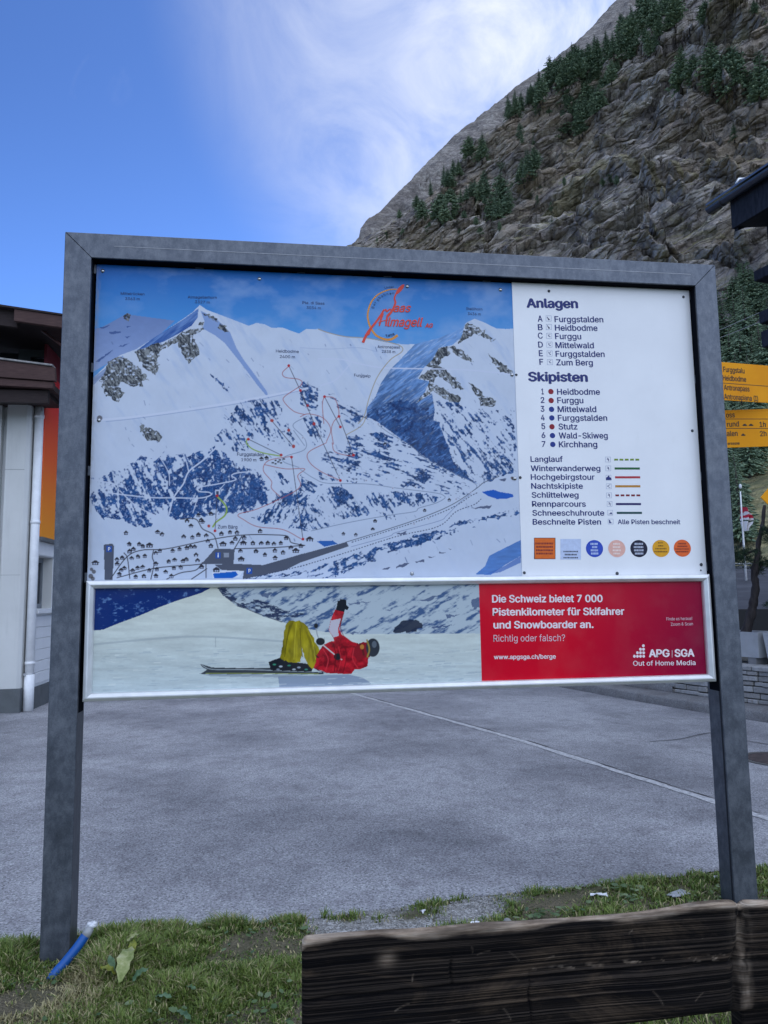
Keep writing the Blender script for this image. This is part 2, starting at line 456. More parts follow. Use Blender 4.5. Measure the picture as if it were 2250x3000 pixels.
# ------------------------------------------------------------------ raster of the printed artwork, carried on a fine mesh
class Print:
    def __init__(s, x0, x1, z0, z1, y, nx, nz):
        s.y = y; s.nx, s.nz = nx, nz
        X, Z = np.meshgrid(np.linspace(x0, x1, nx), np.linspace(z1, z0, nz))
        s.V = np.stack([X, np.full_like(X, y), Z], -1).reshape(-1, 3)
        px, py = to_px(s.V); s.px = px.reshape(nz, nx); s.py = py.reshape(nz, nx)
        s.c = np.zeros((nz, nx, 3)); s.cx0, s.cx1 = s.px.min(0), s.px.max(0); s.ry0, s.ry1 = s.py.min(1), s.py.max(1)
    def win(s, x0, y0, x1, y1):
        c = np.where((s.cx1 >= x0) & (s.cx0 <= x1))[0]; r = np.where((s.ry1 >= y0) & (s.ry0 <= y1))[0]
        if len(c) == 0 or len(r) == 0: return None
        return slice(r[0], r[-1] + 1), slice(c[0], c[-1] + 1)
    def inside(s, pts):
        pts = np.array(pts, float)
        w = s.win(pts[:, 0].min() - 1, pts[:, 1].min() - 1, pts[:, 0].max() + 1, pts[:, 1].max() + 1)
        if w is None: return None, None
        x, y = s.px[w], s.py[w]; m = np.zeros(x.shape, bool)
        n = len(pts)
        for i in range(n):
            (ax, ay), (bx, by) = pts[i], pts[(i + 1) % n]
            if ay == by: continue
            cond = ((ay > y) != (by > y)) & (x < (bx - ax) * (y - ay) / (by - ay) + ax)
            m ^= cond
        return w, m
    def fill(s, pts, col, alpha=1.0, wob=0.0, seed=0):
        """col: srgb or function(px,py)->(lin rgb); alpha number or function"""
        if wob:
            p2 = []
            for i in range(len(pts)):
                a, b = np.array(pts[i], float), np.array(pts[(i + 1) % len(pts)], float)
                k = max(1, int(np.linalg.norm(b - a) / 6))
                for j in range(k):
                    q = a + (b - a) * j / k
                    p2.append((q[0] + wob * vnoise(np.array(q[0] * .17), np.array(q[1] * .17), seed=seed), q[1] + wob * vnoise(np.array(q[0] * .17), np.array(q[1] * .17), seed=seed + 5)))
            pts = p2
        w, m = s.inside(pts)
        if w is None: return
        x, y = s.px[w], s.py[w]
        a = m.astype(float) * (alpha(x, y) if callable(alpha) else alpha)
        cc = col(x, y) if callable(col) else np.array(s2l(col))[None, None]
        s.c[w] = s.c[w] * (1 - a[..., None]) + cc * a[..., None]
    def line(s, pts, wd, col, alpha=1.0, dash=None, smooth=True):
        pts = np.array(pts, float)
        if smooth and len(pts) > 2: pts = catmull(pts, 6)
        lc = np.array(s2l(col)); acc = 0.0
        w = s.win(pts[:, 0].min() - wd - 2, pts[:, 1].min() - wd - 2, pts[:, 0].max() + wd + 2, pts[:, 1].max() + wd + 2)
        if w is None: return
        x, y = s.px[w], s.py[w]; A = np.zeros(x.shape)
        for a, b in zip(pts, pts[1:]):
            d = b - a; L = np.hypot(*d)
            if L < 1e-6: continue
            x0, x1 = min(a[0], b[0]) - wd - 2, max(a[0], b[0]) + wd + 2; y0, y1 = min(a[1], b[1]) - wd - 2, max(a[1], b[1]) + wd + 2
            ww = s.win(x0, y0, x1, y1)
            if ww is None: acc += L; continue
            sub = (slice(ww[0].start - w[0].start, ww[0].stop - w[0].start), slice(ww[1].start - w[1].start, ww[1].stop - w[1].start))
            xx, yy = x[sub], y[sub]
            t = np.clip(((xx - a[0]) * d[0] + (yy - a[1]) * d[1]) / (L * L), 0, 1)
            dist = np.hypot(xx - a[0] - t * d[0], yy - a[1] - t * d[1])
            al = np.clip((wd / 2 - dist) / 1.2 + .5, 0, 1)
            if dash: al = al * ((((acc + t * L) % dash) < dash * .55))
            A[sub] = np.maximum(A[sub], al); acc += L
        A = (A * alpha)[..., None]
        s.c[w] = s.c[w] * (1 - A) + lc * A
    def disc(s, x0, y0, r, col, ry=None, alpha=1.0):
        ry = ry or r
        w = s.win(x0 - r - 2, y0 - ry - 2, x0 + r + 2, y0 + ry + 2)
        if w is None: return
        d = np.hypot((s.px[w] - x0) / r, (s.py[w] - y0) / ry)
        A = (np.clip((1 - d) * min(r, ry) / 1.2 + .5, 0, 1) * alpha)[..., None]
        s.c[w] = s.c[w] * (1 - A) + np.array(s2l(col)) * A
    def build(s, name, mat, parent):
        o = mesh_np(name, s.V, grid_faces(s.nz, s.nx)[:, ::-1], mat, parent)
        a = o.data.color_attributes.new('print', 'FLOAT_COLOR', 'POINT')
        c = np.ones((s.nx * s.nz, 4), np.float32); c[:, :3] = np.clip(s.c.reshape(-1, 3), 0, 1)
        a.data.foreach_set('color', c.ravel())
        return o
def catmull(P, k):
    P = np.asarray(P, float); Q = np.vstack([2 * P[0] - P[1], P, 2 * P[-1] - P[-2]]); out = []
    for i in range(1, len(Q) - 2):
        for j in range(k):
            t = j / k
            out.append(0.5 * ((2 * Q[i]) + (-Q[i - 1] + Q[i + 1]) * t + (2 * Q[i - 1] - 5 * Q[i] + 4 * Q[i + 1] - Q[i + 2]) * t * t + (-Q[i - 1] + 3 * Q[i] - 3 * Q[i + 1] + Q[i + 2]) * t ** 3))
    out.append(P[-1]); return np.array(out)
def zc(ox, oy, k): return lambda *pts: [(ox + k * x, oy + k * y) for x, y in pts]

# ================================================================== information board
W, PW, TOP = 3.24, 0.12, 3.203
board = empty('information_board', (W / 2, 0.06, 0), 'large grey steel framed ski map board with white legend and red advert strip', 'information board')
DEP = 0.119
MB().prism([(0, 0, -0.25), (PW, 0, -0.25), (PW, 0, TOP - PW), (0, 0, TOP)], Vector((0, DEP, 0)), 0.0035, 3).build('post', GALV, board)
rp = MB().prism([(W, 0, -0.25), (W, 0, TOP), (W - PW, 0, TOP - PW), (W - PW, 0, -0.25)], Vector((0, DEP, 0)), 0.0035, 3).build('post', GALV, board)
MB().box(W - PW - 0.0015, W - PW + 0.004, 0.010, 0.020, -0.2, TOP - PW - .01).build('seam', DARK, rp)
tb = MB().prism([(0, 0, TOP), (PW, 0, TOP - PW), (W - PW, 0, TOP - PW), (W, 0, TOP)], Vector((0, DEP, 0)), 0.0035, 3).build('top_beam', GALV, board)
MB().box(PW + .1, W - PW - .02, -0.0012, 0.004, TOP - 0.0605, TOP - 0.0588).build('weld_line', plain('bright_zinc', (0.36, 0.37, 0.39), 0.4, 0.5), tb)
MB().box(PW + 0.002, W - PW - 0.002, 0.098, 0.104, 1.085, TOP - PW - 0.002).build('added_back_sheet', DARK, board)  # sheet added to block light from behind and keep the gaps dark

BLACKIN = plain('painted_gap_shade', (0.004, 0.005, 0.009), 0.9, spec=0.05)  # near-black strips put in for the shade in the gaps round the panels
MB().box(PW - .004, PW + .0016, .020, .098, 1.02, TOP - PW - .004).build('gap_shade_strip', BLACKIN, board)
MB().box(W - PW - .0016, W - PW + .004, .011, .098, 1.02, TOP - PW - .004).build('gap_shade_strip', BLACKIN, board)
MB().box(PW + .002, W - PW - .002, .008, .098, TOP - PW - .0016, TOP - PW + .004).build('gap_shade_strip', BLACKIN, board)
MAPX0 = 0.1315
def tab(x0, x1, z0, z1):
    MB().box(x0, x1, 0.050, 0.058, z0, z1, 0.001, 1).build('bracket', GALV, board)
for px, py in ((585, 784), (882, 800), (1135, 812), (1425, 827), (1510, 832), (1762, 846)):
    p = on(px, py, 1, .058); tab(p[0] - .02, p[0] + .02, 3.0785 + (.004 if px > 1500 else 0), TOP - PW + .004)
for py in (790, 1078, 1380, 1692):
    p = on(280, py, 1, .058); tab(PW - .004, MAPX0 - .0005, p[2] - .022, p[2] + .022)
for py in (868, 1112, 1395, 1660):
    p = on(2030, py, 1, .058); tab(3.1165, W - PW + .004, p[2] - .022, p[2] + .022)

# ------------------------------------------------------------------ ski map panel (printed artwork)
YM = 0.056
MAPX0, MAPX1, MAPZ0, MAPZ1 = 0.1315, 2.1545, 1.585, 3.0765
pr = Print(MAPX0, MAPX1, MAPZ0, MAPZ1, YM, 860, 640)
A = zc(230, 740, .4039); B = zc(880, 740, .4039); Cc = zc(230, 1220, .4039); D = zc(880, 1220, .4039)
PX, PY = pr.px, pr.py
SNOW = s2l_np((208, 217, 232))
# sky of the print
tsky = np.clip((PY - 780) / 200.0, 0, 1)[..., None]
skyc = s2l_np((0, 100, 184)) * (1 - tsky) + s2l_np((84, 158, 222)) * tsky
cn = np.clip(fbm(PX / 95, PY / 60, octv=5, seed=3) * 1.6 + .05, 0, 1)[..., None] * np.clip((PX - 250) / 500, .15, .5)[..., None]
pr.c[:] = skyc * (1 - cn) + s2l_np((150, 180, 222)) * cn

def rot(x, y, ang):
    c, s_ = math.cos(math.radians(ang)), math.sin(math.radians(ang))
    return x * c + y * s_, -x * s_ + y * c
def trees_print(ang, dens, l=26, w=7, dark=(10, 50, 96), light=None, seed=0, sp=.35):
    """printed woodland: short strokes leaning along ang"""
    def f(x, y):
        u, v = rot(x, y, ang)
        n = fbm(u / l, v / w, octv=3, seed=seed, gain=.6); m = vnoise(x / 5.5, y / 5.5, seed=seed + 9); big = vnoise(x / 40, y / 34, seed=seed + 2)
        q = np.clip((n + .35 * m + .45 * big - (0.55 - dens)) * 3.4, 0, 1)
        return q
    def col(x, y):
        k = np.clip(fbm(x / 9, y / 9, octv=3, seed=seed + 4) * .9 + .5, 0, 1)[..., None]
        k2 = (vnoise(x / 3.6, y / 3.2, seed=seed + 21) > .45)[..., None] * sp
        c = s2l_np(dark) * (1 - k) + s2l_np((40, 92, 152)) * k
        return c * (1 - k2) + s2l_np((150, 172, 215)) * k2
    return dict(col=col, alpha=f)
def rock(seed):
    def col(x, y):
        u, v = rot(x, y, 62)
        k = np.clip(fbm(u / 11, v / 3.2, octv=4, seed=seed, gain=.65) * 1.7 + .42, 0, 1)[..., None]
        return s2l_np((34, 42, 54)) * (1 - k) + s2l_np((146, 150, 150)) * k
    def al(x, y): return np.clip(1.6 + fbm(x / 8, y / 6, octv=3, seed=seed + 3) * 3.0, 0, 1)
    return dict(col=col, alpha=al)

# far peak, left
def farpk(x, y):
    k = np.clip((y - 920) / 150, 0, 1)[..., None]; n = (fbm(x / 18, y / 10, octv=4, seed=31) * .5)[..., None]
    return (s2l_np((112, 136, 184)) * (1 - k) + s2l_np((150, 170, 212)) * k) * (1 + .12 * n)
pr.fill(A((60, 560), (160, 545), (230, 510), (300, 470), (355, 437), (385, 452), (480, 465), (700, 494), (560, 620), (400, 720), (220, 800), (60, 890)), farpk)
pr.fill(A((325, 460), (355, 437), (378, 452), (365, 500), (345, 490), (330, 480)), **rock(2))
for q in (((220, 575), (300, 570), (310, 585), (230, 590)), ((345, 530), (380, 535), (350, 545)), ((120, 790), (250, 705), (260, 700), (150, 795)), ((340, 610), (385, 600), (350, 622)), ((150, 545), (240, 525), (170, 555)), ((290, 680), (370, 655), (330, 680))):
    pr.fill(A(*q), (48, 80, 140), .8, wob=2)
# snowfields
def snow(x, y):
    n = fbm(x / 60, y / 40, octv=4, seed=5)[..., None]; f = fbm(x / 9, y / 14, octv=3, seed=8)[..., None]
    g = np.exp(-(((x - 745) / 120) ** 2 + ((y - 1150) / 60) ** 2))[..., None]
    lo = np.clip((y - 1100) / 500, 0, 1)[..., None]
    u, v = rot(x, y, np.where(1, 58, 58)) if False else rot(x, y, 56)
    rl = np.clip(fbm(u / 70, v / 16, octv=4, seed=6) * 1.3 - .12, 0, 1)[..., None] * np.clip((1420 - y) / 300, .25, 1)[..., None]
    c = SNOW * (1 + .05 * n + .02 * f)
    c = c * (1 - .42 * rl) + s2l_np((146, 176, 220)) * .42 * rl
    c = c * (1 - .10 * lo) + s2l_np((150, 176, 222)) * .10 * lo
    return c * (1 - .3 * g) + s2l_np((205, 210, 226)) * .3 * g
main = A((60, 980), (110, 905), (220, 800), (300, 745), (420, 700), (560, 610), (640, 560), (760, 480), (830, 430), (880, 380), (930, 415), (1050, 460), (1180, 510), (1235, 532), (1290, 510), (1350, 520), (1400, 545), (1480, 545), (1600, 588)) \
    + B((10, 575), (40, 555), (130, 555), (200, 580), (330, 610), (480, 620), (620, 650), (740, 665), (830, 665), (1000, 620), (1150, 560), (1210, 505), (1265, 480), (1340, 510), (1420, 550), (1490, 555), (1620, 545)) \
    + D((1620, 1250), (-1800, 1250))
pr.fill(main, snow)
# faint ski tracks / relief strokes on the snow
for i in range(150):
    x = rng.uniform(285, 1500); y = rng.uniform(990, 1640)
    if x < 700 and y > 1330: continue
    L = rng.uniform(4, 16); a = math.radians(rng.uniform(40, 75))
    pr.line([(x, y), (x + L * math.cos(a), y + L * math.sin(a))], rng.uniform(1.2, 3.0), (96, 118, 160), rng.uniform(.25, .8), smooth=False)
pr.line(B((0, 690), (200, 700), (420, 690), (560, 720)), 1.5, (140, 160, 200), .5)
# ridge shadow left of the main peak
def shade1(x, y):
    u, v = rot(x, y, -38); k = np.clip(fbm(u / 40, v / 5, octv=4, seed=13) + .45, 0, 1)[..., None]
    return s2l_np((44, 88, 158)) * (1 - k) + s2l_np((108, 144, 200)) * k
pr.fill(A((540, 620), (640, 560), (760, 485), (870, 405), (865, 470), (820, 530), (740, 580), (620, 645), (420, 712)), shade1)
pr.fill(A((60, 920), (110, 905), (260, 790), (320, 745), (330, 760), (240, 830), (110, 960), (60, 990)), shade1, .6)
pr.fill(A((885, 420), (940, 450), (1000, 480), (1050, 530), (1100, 580), (1145, 690), (1200, 780), (1290, 900), (1365, 1005), (1385, 1065), (1300, 965), (1180, 805), (1060, 655), (990, 600), (900, 550), (915, 500)), (124, 154, 206), .85)
for i, q in enumerate((
    A((210, 790), (300, 755), (380, 790), (470, 870), (515, 930), (460, 925), (465, 965), (400, 970), (310, 930), (290, 970), (330, 1010), (290, 1078), (190, 1030), (178, 990), (150, 930), (190, 860)),
    A((415, 715), (560, 660), (640, 650), (640, 685), (595, 700), (580, 760), (585, 855), (550, 880), (520, 860), (470, 830), (435, 770)),
    A((645, 640), (715, 600), (760, 570), (900, 540), (912, 560), (830, 600), (870, 700), (872, 740), (830, 760), (800, 800), (760, 750), (720, 650), (650, 680)),
    A((1000, 490), (1050, 530), (1100, 578), (1010, 550), (1030, 520)), A((870, 505), (915, 505), (900, 535), (865, 530)), A((890, 440), (960, 455), (1010, 480), (1000, 500), (930, 465)),
    Cc((450, 50), (480, 60), (610, 140), (600, 180), (500, 180), (450, 125)),
    B((1210, 510), (1260, 530), (1330, 570), (1420, 630), (1380, 640), (1290, 600), (1260, 575), (1200, 640), (1150, 660), (1170, 590)),
    B((1060, 680), (1130, 680), (1250, 770), (1262, 795), (1190, 780), (1120, 730)),
    B((1000, 690), (1060, 680), (1085, 740), (1030, 760), (990, 820), (1060, 850), (1130, 910), (1185, 990), (1110, 980), (1000, 890), (960, 950), (1050, 990), (1150, 1040), (1168, 1060), (1140, 1100), (1050, 1060), (960, 1000), (870, 1080), (830, 1092), (920, 1000), (935, 930), (840, 910), (900, 880), (960, 830), (890, 815), (955, 760)),
    B((1365, 735), (1450, 790), (1540, 860), (1530, 890), (1450, 860), (1400, 790)),
    B((1215, 940), (1290, 980), (1340, 1040), (1420, 1070), (1412, 1110), (1310, 1110), (1295, 1060), (1250, 1000)))):
    pr.fill(q, **rock(40 + i), wob=5, seed=i)
# shaded flank of the right-hand mountain
def flank(x, y):
    k = np.clip((y - 1010) / 290, 0, 1)[..., None]
    u, v = rot(x, y, -35); n = np.clip(fbm(u / 38, v / 7, octv=4, seed=17, gain=.6) * 1.0 + .5, 0, 1)[..., None]
    m = np.clip(fbm(x / 8, y / 12, octv=3, seed=71) + .5, 0, 1)[..., None] * k
    base = s2l_np((118, 160, 212)) * (1 - k) + s2l_np((26, 82, 148)) * k
    st = np.clip(n * 1.6 - .5, 0, 1)
    base = base * (1 - .55 * st * (.35 + .65 * k)) + s2l_np((150, 186, 226)) * np.clip(.55 - n, 0, 1) * .7 * (.3 + k)
    sp = (np.clip(fbm(u / 22, v / 3.5, octv=3, seed=72) * 3 - .6, 0, 1)[..., None]) * np.clip(1.15 - k, 0, 1) * .6
    return base * (1 - .3 * m) * (1 - sp) + s2l_np((196, 212, 236)) * sp
pr.fill(B((830, 665), (1000, 620), (1150, 560), (1195, 520), (1165, 620), (1100, 672), (1005, 690), (955, 780), (900, 830), (850, 915), (935, 935), (905, 1010), (835, 1095), (955, 1020), (975, 1140), (965, 1215)) + D((1000, 40), (1030, 110), (1060, 190), (1110, 330), (1200, 430), (1290, 492), (1130, 425), (900, 290), (700, 142), (560, 40), (480, 0)) + B((480, 1130), (545, 1045), (585, 945), (650, 850), (740, 760)), flank)
# woods
def wood(P, **k):
    pr.fill(P, **trees_print(**k), wob=7, seed=k.get('seed', 0))
wood(D((470, 0), (560, 40), (700, 142), (900, 290), (1130, 425), (1290, 492), (1110, 330), (1060, 190), (1000, 60), (960, -40), (860, -100), (700, -120), (560, -80)), ang=-40, dens=0.82, seed=3, dark=(4, 44, 96), sp=.1)
wood(D((960, -40), (1180, -20), (1560, -60), (1572, 400), (1480, 425), (1300, 492), (1200, 430), (1110, 330), (1060, 190)), ang=52, dens=0.46, l=34, w=8, seed=4)
wood(B((980, 1080), (1120, 1090), (1500, 1190), (1540, 1230), (980, 1230)), ang=52, dens=0.32, l=34, w=8, seed=41)
wood(Cc((70, 440), (200, 440), (240, 380), (300, 400), (370, 350), (430, 310), (490, 280), (560, 330), (620, 260), (690, 290), (750, 255), (790, 310), (820, 270), (890, 240), (920, 270), (990, 220), (1050, 270), (1200, 360), (1290, 390), (1340, 450), (1400, 560), (1380, 640), (1200, 700), (1080, 705), (1000, 690), (900, 700), (820, 740), (720, 745), (660, 710), (560, 710), (480, 690), (540, 780), (500, 800), (400, 790), (300, 740), (160, 740), (70, 560)), ang=66, dens=0.75, l=30, w=10, seed=5, dark=(8, 52, 108), sp=.5)
wood(Cc((560, 330), (620, 420), (700, 400), (800, 330), (1000, 300), (1250, 400), (1380, 600), (1100, 700), (700, 740), (640, 700), (700, 560)), ang=-60, dens=0.78, l=26, w=9, seed=51, dark=(4, 46, 102), sp=.25)
wood(Cc((1085, 40), (1130, -60), (1170, -110), (1290, -130), (1450, -110), (1490, 0), (1570, 150), (1580, 220), (1490, 210), (1240, 150), (1215, 170), (1240, 245), (1130, 240), (1000, 180), (985, 140), (1065, 90)), ang=58, dens=0.56, seed=6)
wood(A((960, 890), (1040, 940), (1180, 1060), (1290, 1080), (1310, 1110), (1180, 1080), (1020, 970)), ang=52, dens=0.50, seed=61)
wood(Cc((1255, 745), (1400, 660), (1500, 560), (1660, 470), (1660, 850), (1560, 800), (1400, 780)), ang=-58, dens=0.66, seed=7)
wood(Cc((1400, 390), (1480, 430), (1560, 500), (1570, 560), (1450, 610), (1400, 640), (1450, 560)), ang=60, dens=0.50, seed=8)
wood(B((30, 925), (170, 990), (300, 1080), (450, 1140), (430, 1235), (300, 1180), (240, 1080), (130, 1040), (120, 1150), (0, 1130), (0, 960)), ang=28, dens=0.53, w=6, seed=9)
wood(D((15, 0), (130, 0), (185, 130), (105, 215), (75, 150), (40, 60)), ang=60, dens=0.58, seed=10)
wood(D((310, 20), (460, -10), (540, 50), (330, 90)), ang=20, dens=0.40, seed=11)
wood(D((320, 150), (440, 130), (600, 110), (750, 180), (900, 290), (1100, 420), (1240, 510), (1230, 560), (1150, 600), (1060, 560), (900, 530), (700, 505), (520, 485), (330, 470), (280, 400), (150, 330), (140, 260), (330, 250)), ang=18, dens=0.51, w=6, seed=12)
wood(D((120, 410), (240, 430), (280, 470), (150, 450)), ang=20, dens=0.63, seed=13)
wood(D((200, 520), (300, 500), (420, 600), (510, 700), (420, 720), (260, 750), (250, 790), (110, 825), (0, 790), (0, 640), (80, 620)), ang=58, dens=0.58, seed=14)
wood(D((455, 550), (560, 560), (700, 530), (900, 560), (1020, 580), (1000, 610), (840, 650), (720, 640), (680, 700), (690, 745), (600, 750), (530, 700)), ang=60, dens=0.52, seed=15)
wood(D((-5, 430), (60, 470), (160, 500), (60, 590), (-5, 560)), ang=40, dens=0.68, seed=18)
wood(Cc((1140, 1190), (1660, 1110), (1660, 1240), (1140, 1240)) + D((0, 1230), (250, 1160), (400, 1100), (560, 1030), (800, 950), (1100, 850), (1290, 800), (1130, 812), (900, 850), (720, 900), (500, 970), (160, 1080), (0, 1150)), ang=-22, dens=0.68, w=8, seed=16)
wood(D((1050, 822), (1140, 765), (1300, 740), (1570, 665), (1580, 705), (1400, 745), (1180, 785)), ang=-18, dens=0.62, seed=17)
for q in (((1230, 670), (1330, 650), (1390, 640), (1380, 665)), ((690, 1090), (760, 1060), (800, 1070), (690, 1105)), ((830, 1050), (900, 1035), (905, 1055), (840, 1060)), ((930, 1015), (985, 1010), (930, 1030)), ((1010, 980), (1050, 985), (1010, 995)), ((590, 1110), (655, 1090), (640, 1110)), ((1070, 955), (1100, 965), (1080, 972)), ((680, 850), (770, 830), (760, 858)), ((1430, 460), (1500, 450), (1480, 470))):
    pr.fill(D(*q), (46, 60, 100), .85, wob=3)
pr.fill(D((1270, 1145), (1340, 1085), (1370, 1010), (1420, 985), (1600, 895), (1600, 1010), (1480, 1080), (1380, 1150)), lambda x, y: (s2l_np((92, 140, 208)) * (.9 + .2 * np.clip(fbm(x / 30, y / 6, octv=3, seed=91), -1, 1))[..., None]))
pr.fill(D((1330, 1150), (1480, 1085), (1600, 1010), (1600, 1060), (1450, 1130)), (60, 110, 185), .8)
# lakes and the pool
pr.fill(D((1315, 548), (1400, 533), (1440, 545), (1540, 565), (1548, 580), (1500, 597), (1430, 600), (1360, 578)), (14, 92, 190), wob=1.5)
pr.fill(Cc((965, 1130), (1150, 1105), (1195, 1120), (1165, 1165), (975, 1172)), (222, 228, 238))
pr.fill(Cc((975, 1140), (1140, 1124), (1158, 1150), (1120, 1172), (985, 1175)), (10, 96, 190))
pr.fill(D((115, 905), (235, 900), (270, 925), (175, 945)), (36, 100, 180))
# car parks and village roads
GREY = (84, 90, 106)
pr.fill(Cc((183, 930), (245, 922), (258, 940), (248, 1185), (190, 1185)), GREY)
pr.fill(Cc((890, 1072), (990, 960), (1133, 962), (1125, 1068)), GREY)
pr.fill(Cc((985, 1075), (1125, 1068), (1340, 1078), (1560, 1015), (1660, 985)) + D((0, 1002), (335, 910), (352, 942), (180, 1000), (0, 1060)) + Cc((1500, 1115), (1300, 1160), (1190, 1180), (1200, 1120), (1040, 1115)), GREY)
RD = (66, 68, 82)
for pts in (Cc((230, 1180), (350, 1020), (460, 970), (640, 960), (950, 895), (1200, 860), (1480, 862), (1528, 885), (1545, 915), (1640, 936)), Cc((740, 745), (850, 745), (900, 815), (980, 860), (1012, 955)), Cc((330, 990), (355, 1030), (372, 1175)), Cc((545, 968), (535, 1020), (548, 1070), (525, 1180)), Cc((280, 1170), (560, 1100), (860, 1075), (900, 1060)), Cc((640, 1180), (740, 1135), (850, 1115), (890, 1072)), Cc((820, 1180), (930, 1105)), Cc((1130, 962), (1185, 868)), Cc((1130, 960), (1400, 952), (1640, 935)), Cc((925, 1070), (925, 1170))):
    pr.line(pts, 3.0, RD)
pr.line(D((330, 912), (580, 835), (870, 738), (1100, 640), (1280, 520), (1330, 480), (1440, 435)), 2.2, (88, 96, 112))
for pts in (D((375, 912), (600, 842), (860, 758), (1040, 690), (1150, 635), (1230, 580), (1290, 550)), D((0, 1088), (340, 985), (700, 870), (1000, 798), (1130, 690), (1260, 640), (1310, 600)), Cc((1300, 1160), (1660, 1075))):
    pr.line(pts, 2.6, (52, 66, 100), dash=8.5)
pr.line(D((370, 945), (640, 870), (700, 840), (1000, 760), (1060, 720), (1160, 620), (1240, 560)), 1.4, (110, 130, 170))
# mountain roads in white
WHT = (206, 214, 232)
for pts, w_ in ((Cc((70, 455), (260, 490), (205, 515), (200, 548), (330, 568), (520, 588), (690, 590), (880, 592), (960, 570), (945, 550), (880, 545), (862, 525), (890, 510), (1010, 490), (1140, 460), (1110, 430), (1150, 410), (1260, 400)), 3.2), (Cc((655, 715), (690, 590), (760, 490), (800, 400), (900, 320), (1000, 225)), 4.2), (Cc((800, 405), (785, 340), (755, 260)), 3.0), (Cc((830, 700), (860, 600)), 2.2), (Cc((1000, 560), (1060, 490)), 2), (Cc((300, 540), (420, 650), (560, 720)), 3), (Cc((560, 250), (650, 400), (660, 500)), 2.4)):
    pr.line(pts, w_, WHT)
pr.line(A((100, 1218), (400, 1192), (800, 1137), (1100, 1090), (1400, 1035), (1660, 985)), 6.5, (218, 224, 240), .9)
pr.line(A((200, 1226), (400, 1205), (800, 1150), (1200, 1088), (1600, 1004)), 1.6, (120, 142, 186), .7)
pr.line(B((130, 770), (300, 775), (420, 805), (600, 835), (860, 842), (1200, 850), (1520, 882)), 3.6, (214, 220, 238), .9)
pr.line(B((150, 965), (260, 920), (360, 810)), 4, (214, 220, 238), .8)
# boundary in ochre
pr.line(B((130, 555), (200, 580), (330, 610), (480, 620), (640, 650), (730, 680), (735, 720), (650, 780), (560, 900), (500, 1050), (465, 1180), (420, 1240)), 2.4, (176, 160, 130))
pr.line(D((480, 0), (440, 70), (330, 135)), 2.2, (176, 160, 130))
# pistes
RED, BLU, GRN = (172, 84, 80), (96, 112, 160), (150, 178, 84)
for pts in (A((1525, 825), (1480, 870), (1500, 905), (1600, 920), (1615, 960), (1500, 1040), (1490, 1080), (1560, 1150), (1640, 1175)), B((0, 1190), (60, 1170), (165, 1200), (220, 1280), (190, 1370)), B((175, 1040), (160, 1100), (170, 1240)), B((180, 1045), (250, 1060), (280, 1170), (240, 1230), (225, 1290), (240, 1390)), D((230, 190), (245, 250), (300, 275), (385, 288)), D((190, 190), (60, 260), (65, 330), (150, 400), (290, 465)), Cc((1540, 290), (1380, 320), (1340, 390), (1400, 470), (1400, 520), (1460, 580)), Cc((1350, 350), (1500, 380), (1640, 380), (1590, 430), (1610, 500), (1540, 560), (1300, 670), (1160, 710), (1200, 750), (1300, 800), (1480, 820), (1600, 880), (1625, 895))):
    pr.line(pts, 2.2, RED, .9)
for pts in (A((1560, 1290), (1640, 1400)), Cc((1655, 0), (1555, 65), (1640, 160), (1640, 240), (1500, 290), (1490, 330), (1600, 370)), D((0, 385), (100, 450), (200, 485), (480, 490), (700, 520), (980, 555), (1040, 575), (1045, 595), (980, 630), (860, 665), (830, 690), (660, 715), (480, 745), (300, 780), (80, 830)), D((560, 60), (660, 130), (800, 210), (900, 300), (1050, 380), (1180, 440), (1275, 495), (1270, 530))):
    pr.line(pts, 2.0, (104, 122, 150), .8)
pr.line(Cc((1222, 165), (1220, 195), (1260, 235), (1340, 265), (1470, 288)), 3.6, GRN)
pr.line(Cc((1005, 580), (1050, 625), (1075, 670), (1060, 720), (1000, 765), (975, 800)), 5.0, GRN)
# lifts
for a, b in ((A((1525, 820)), A((1660, 1110))), (B((0, 1000)), B((100, 1240))), (B((175, 1045)), B((290, 1265))), (D((100, 55)), D((290, 465))), (D((280, 0)), D((385, 280))), (Cc((1545, 295)), Cc((1628, 890))), (Cc((1232, 165)), Cc((1470, 280))), (Cc((1400, 30)), Cc((1560, 220))), (Cc((1005, 575)), Cc((990, 830)))):
    pr.line([a[0], b[0]], 2.0, (58, 58, 78), smooth=False)
    pr.disc(*a[0], 4.2, (190, 40, 50)); pr.disc(*b[0], 4.2, (190, 40, 50))
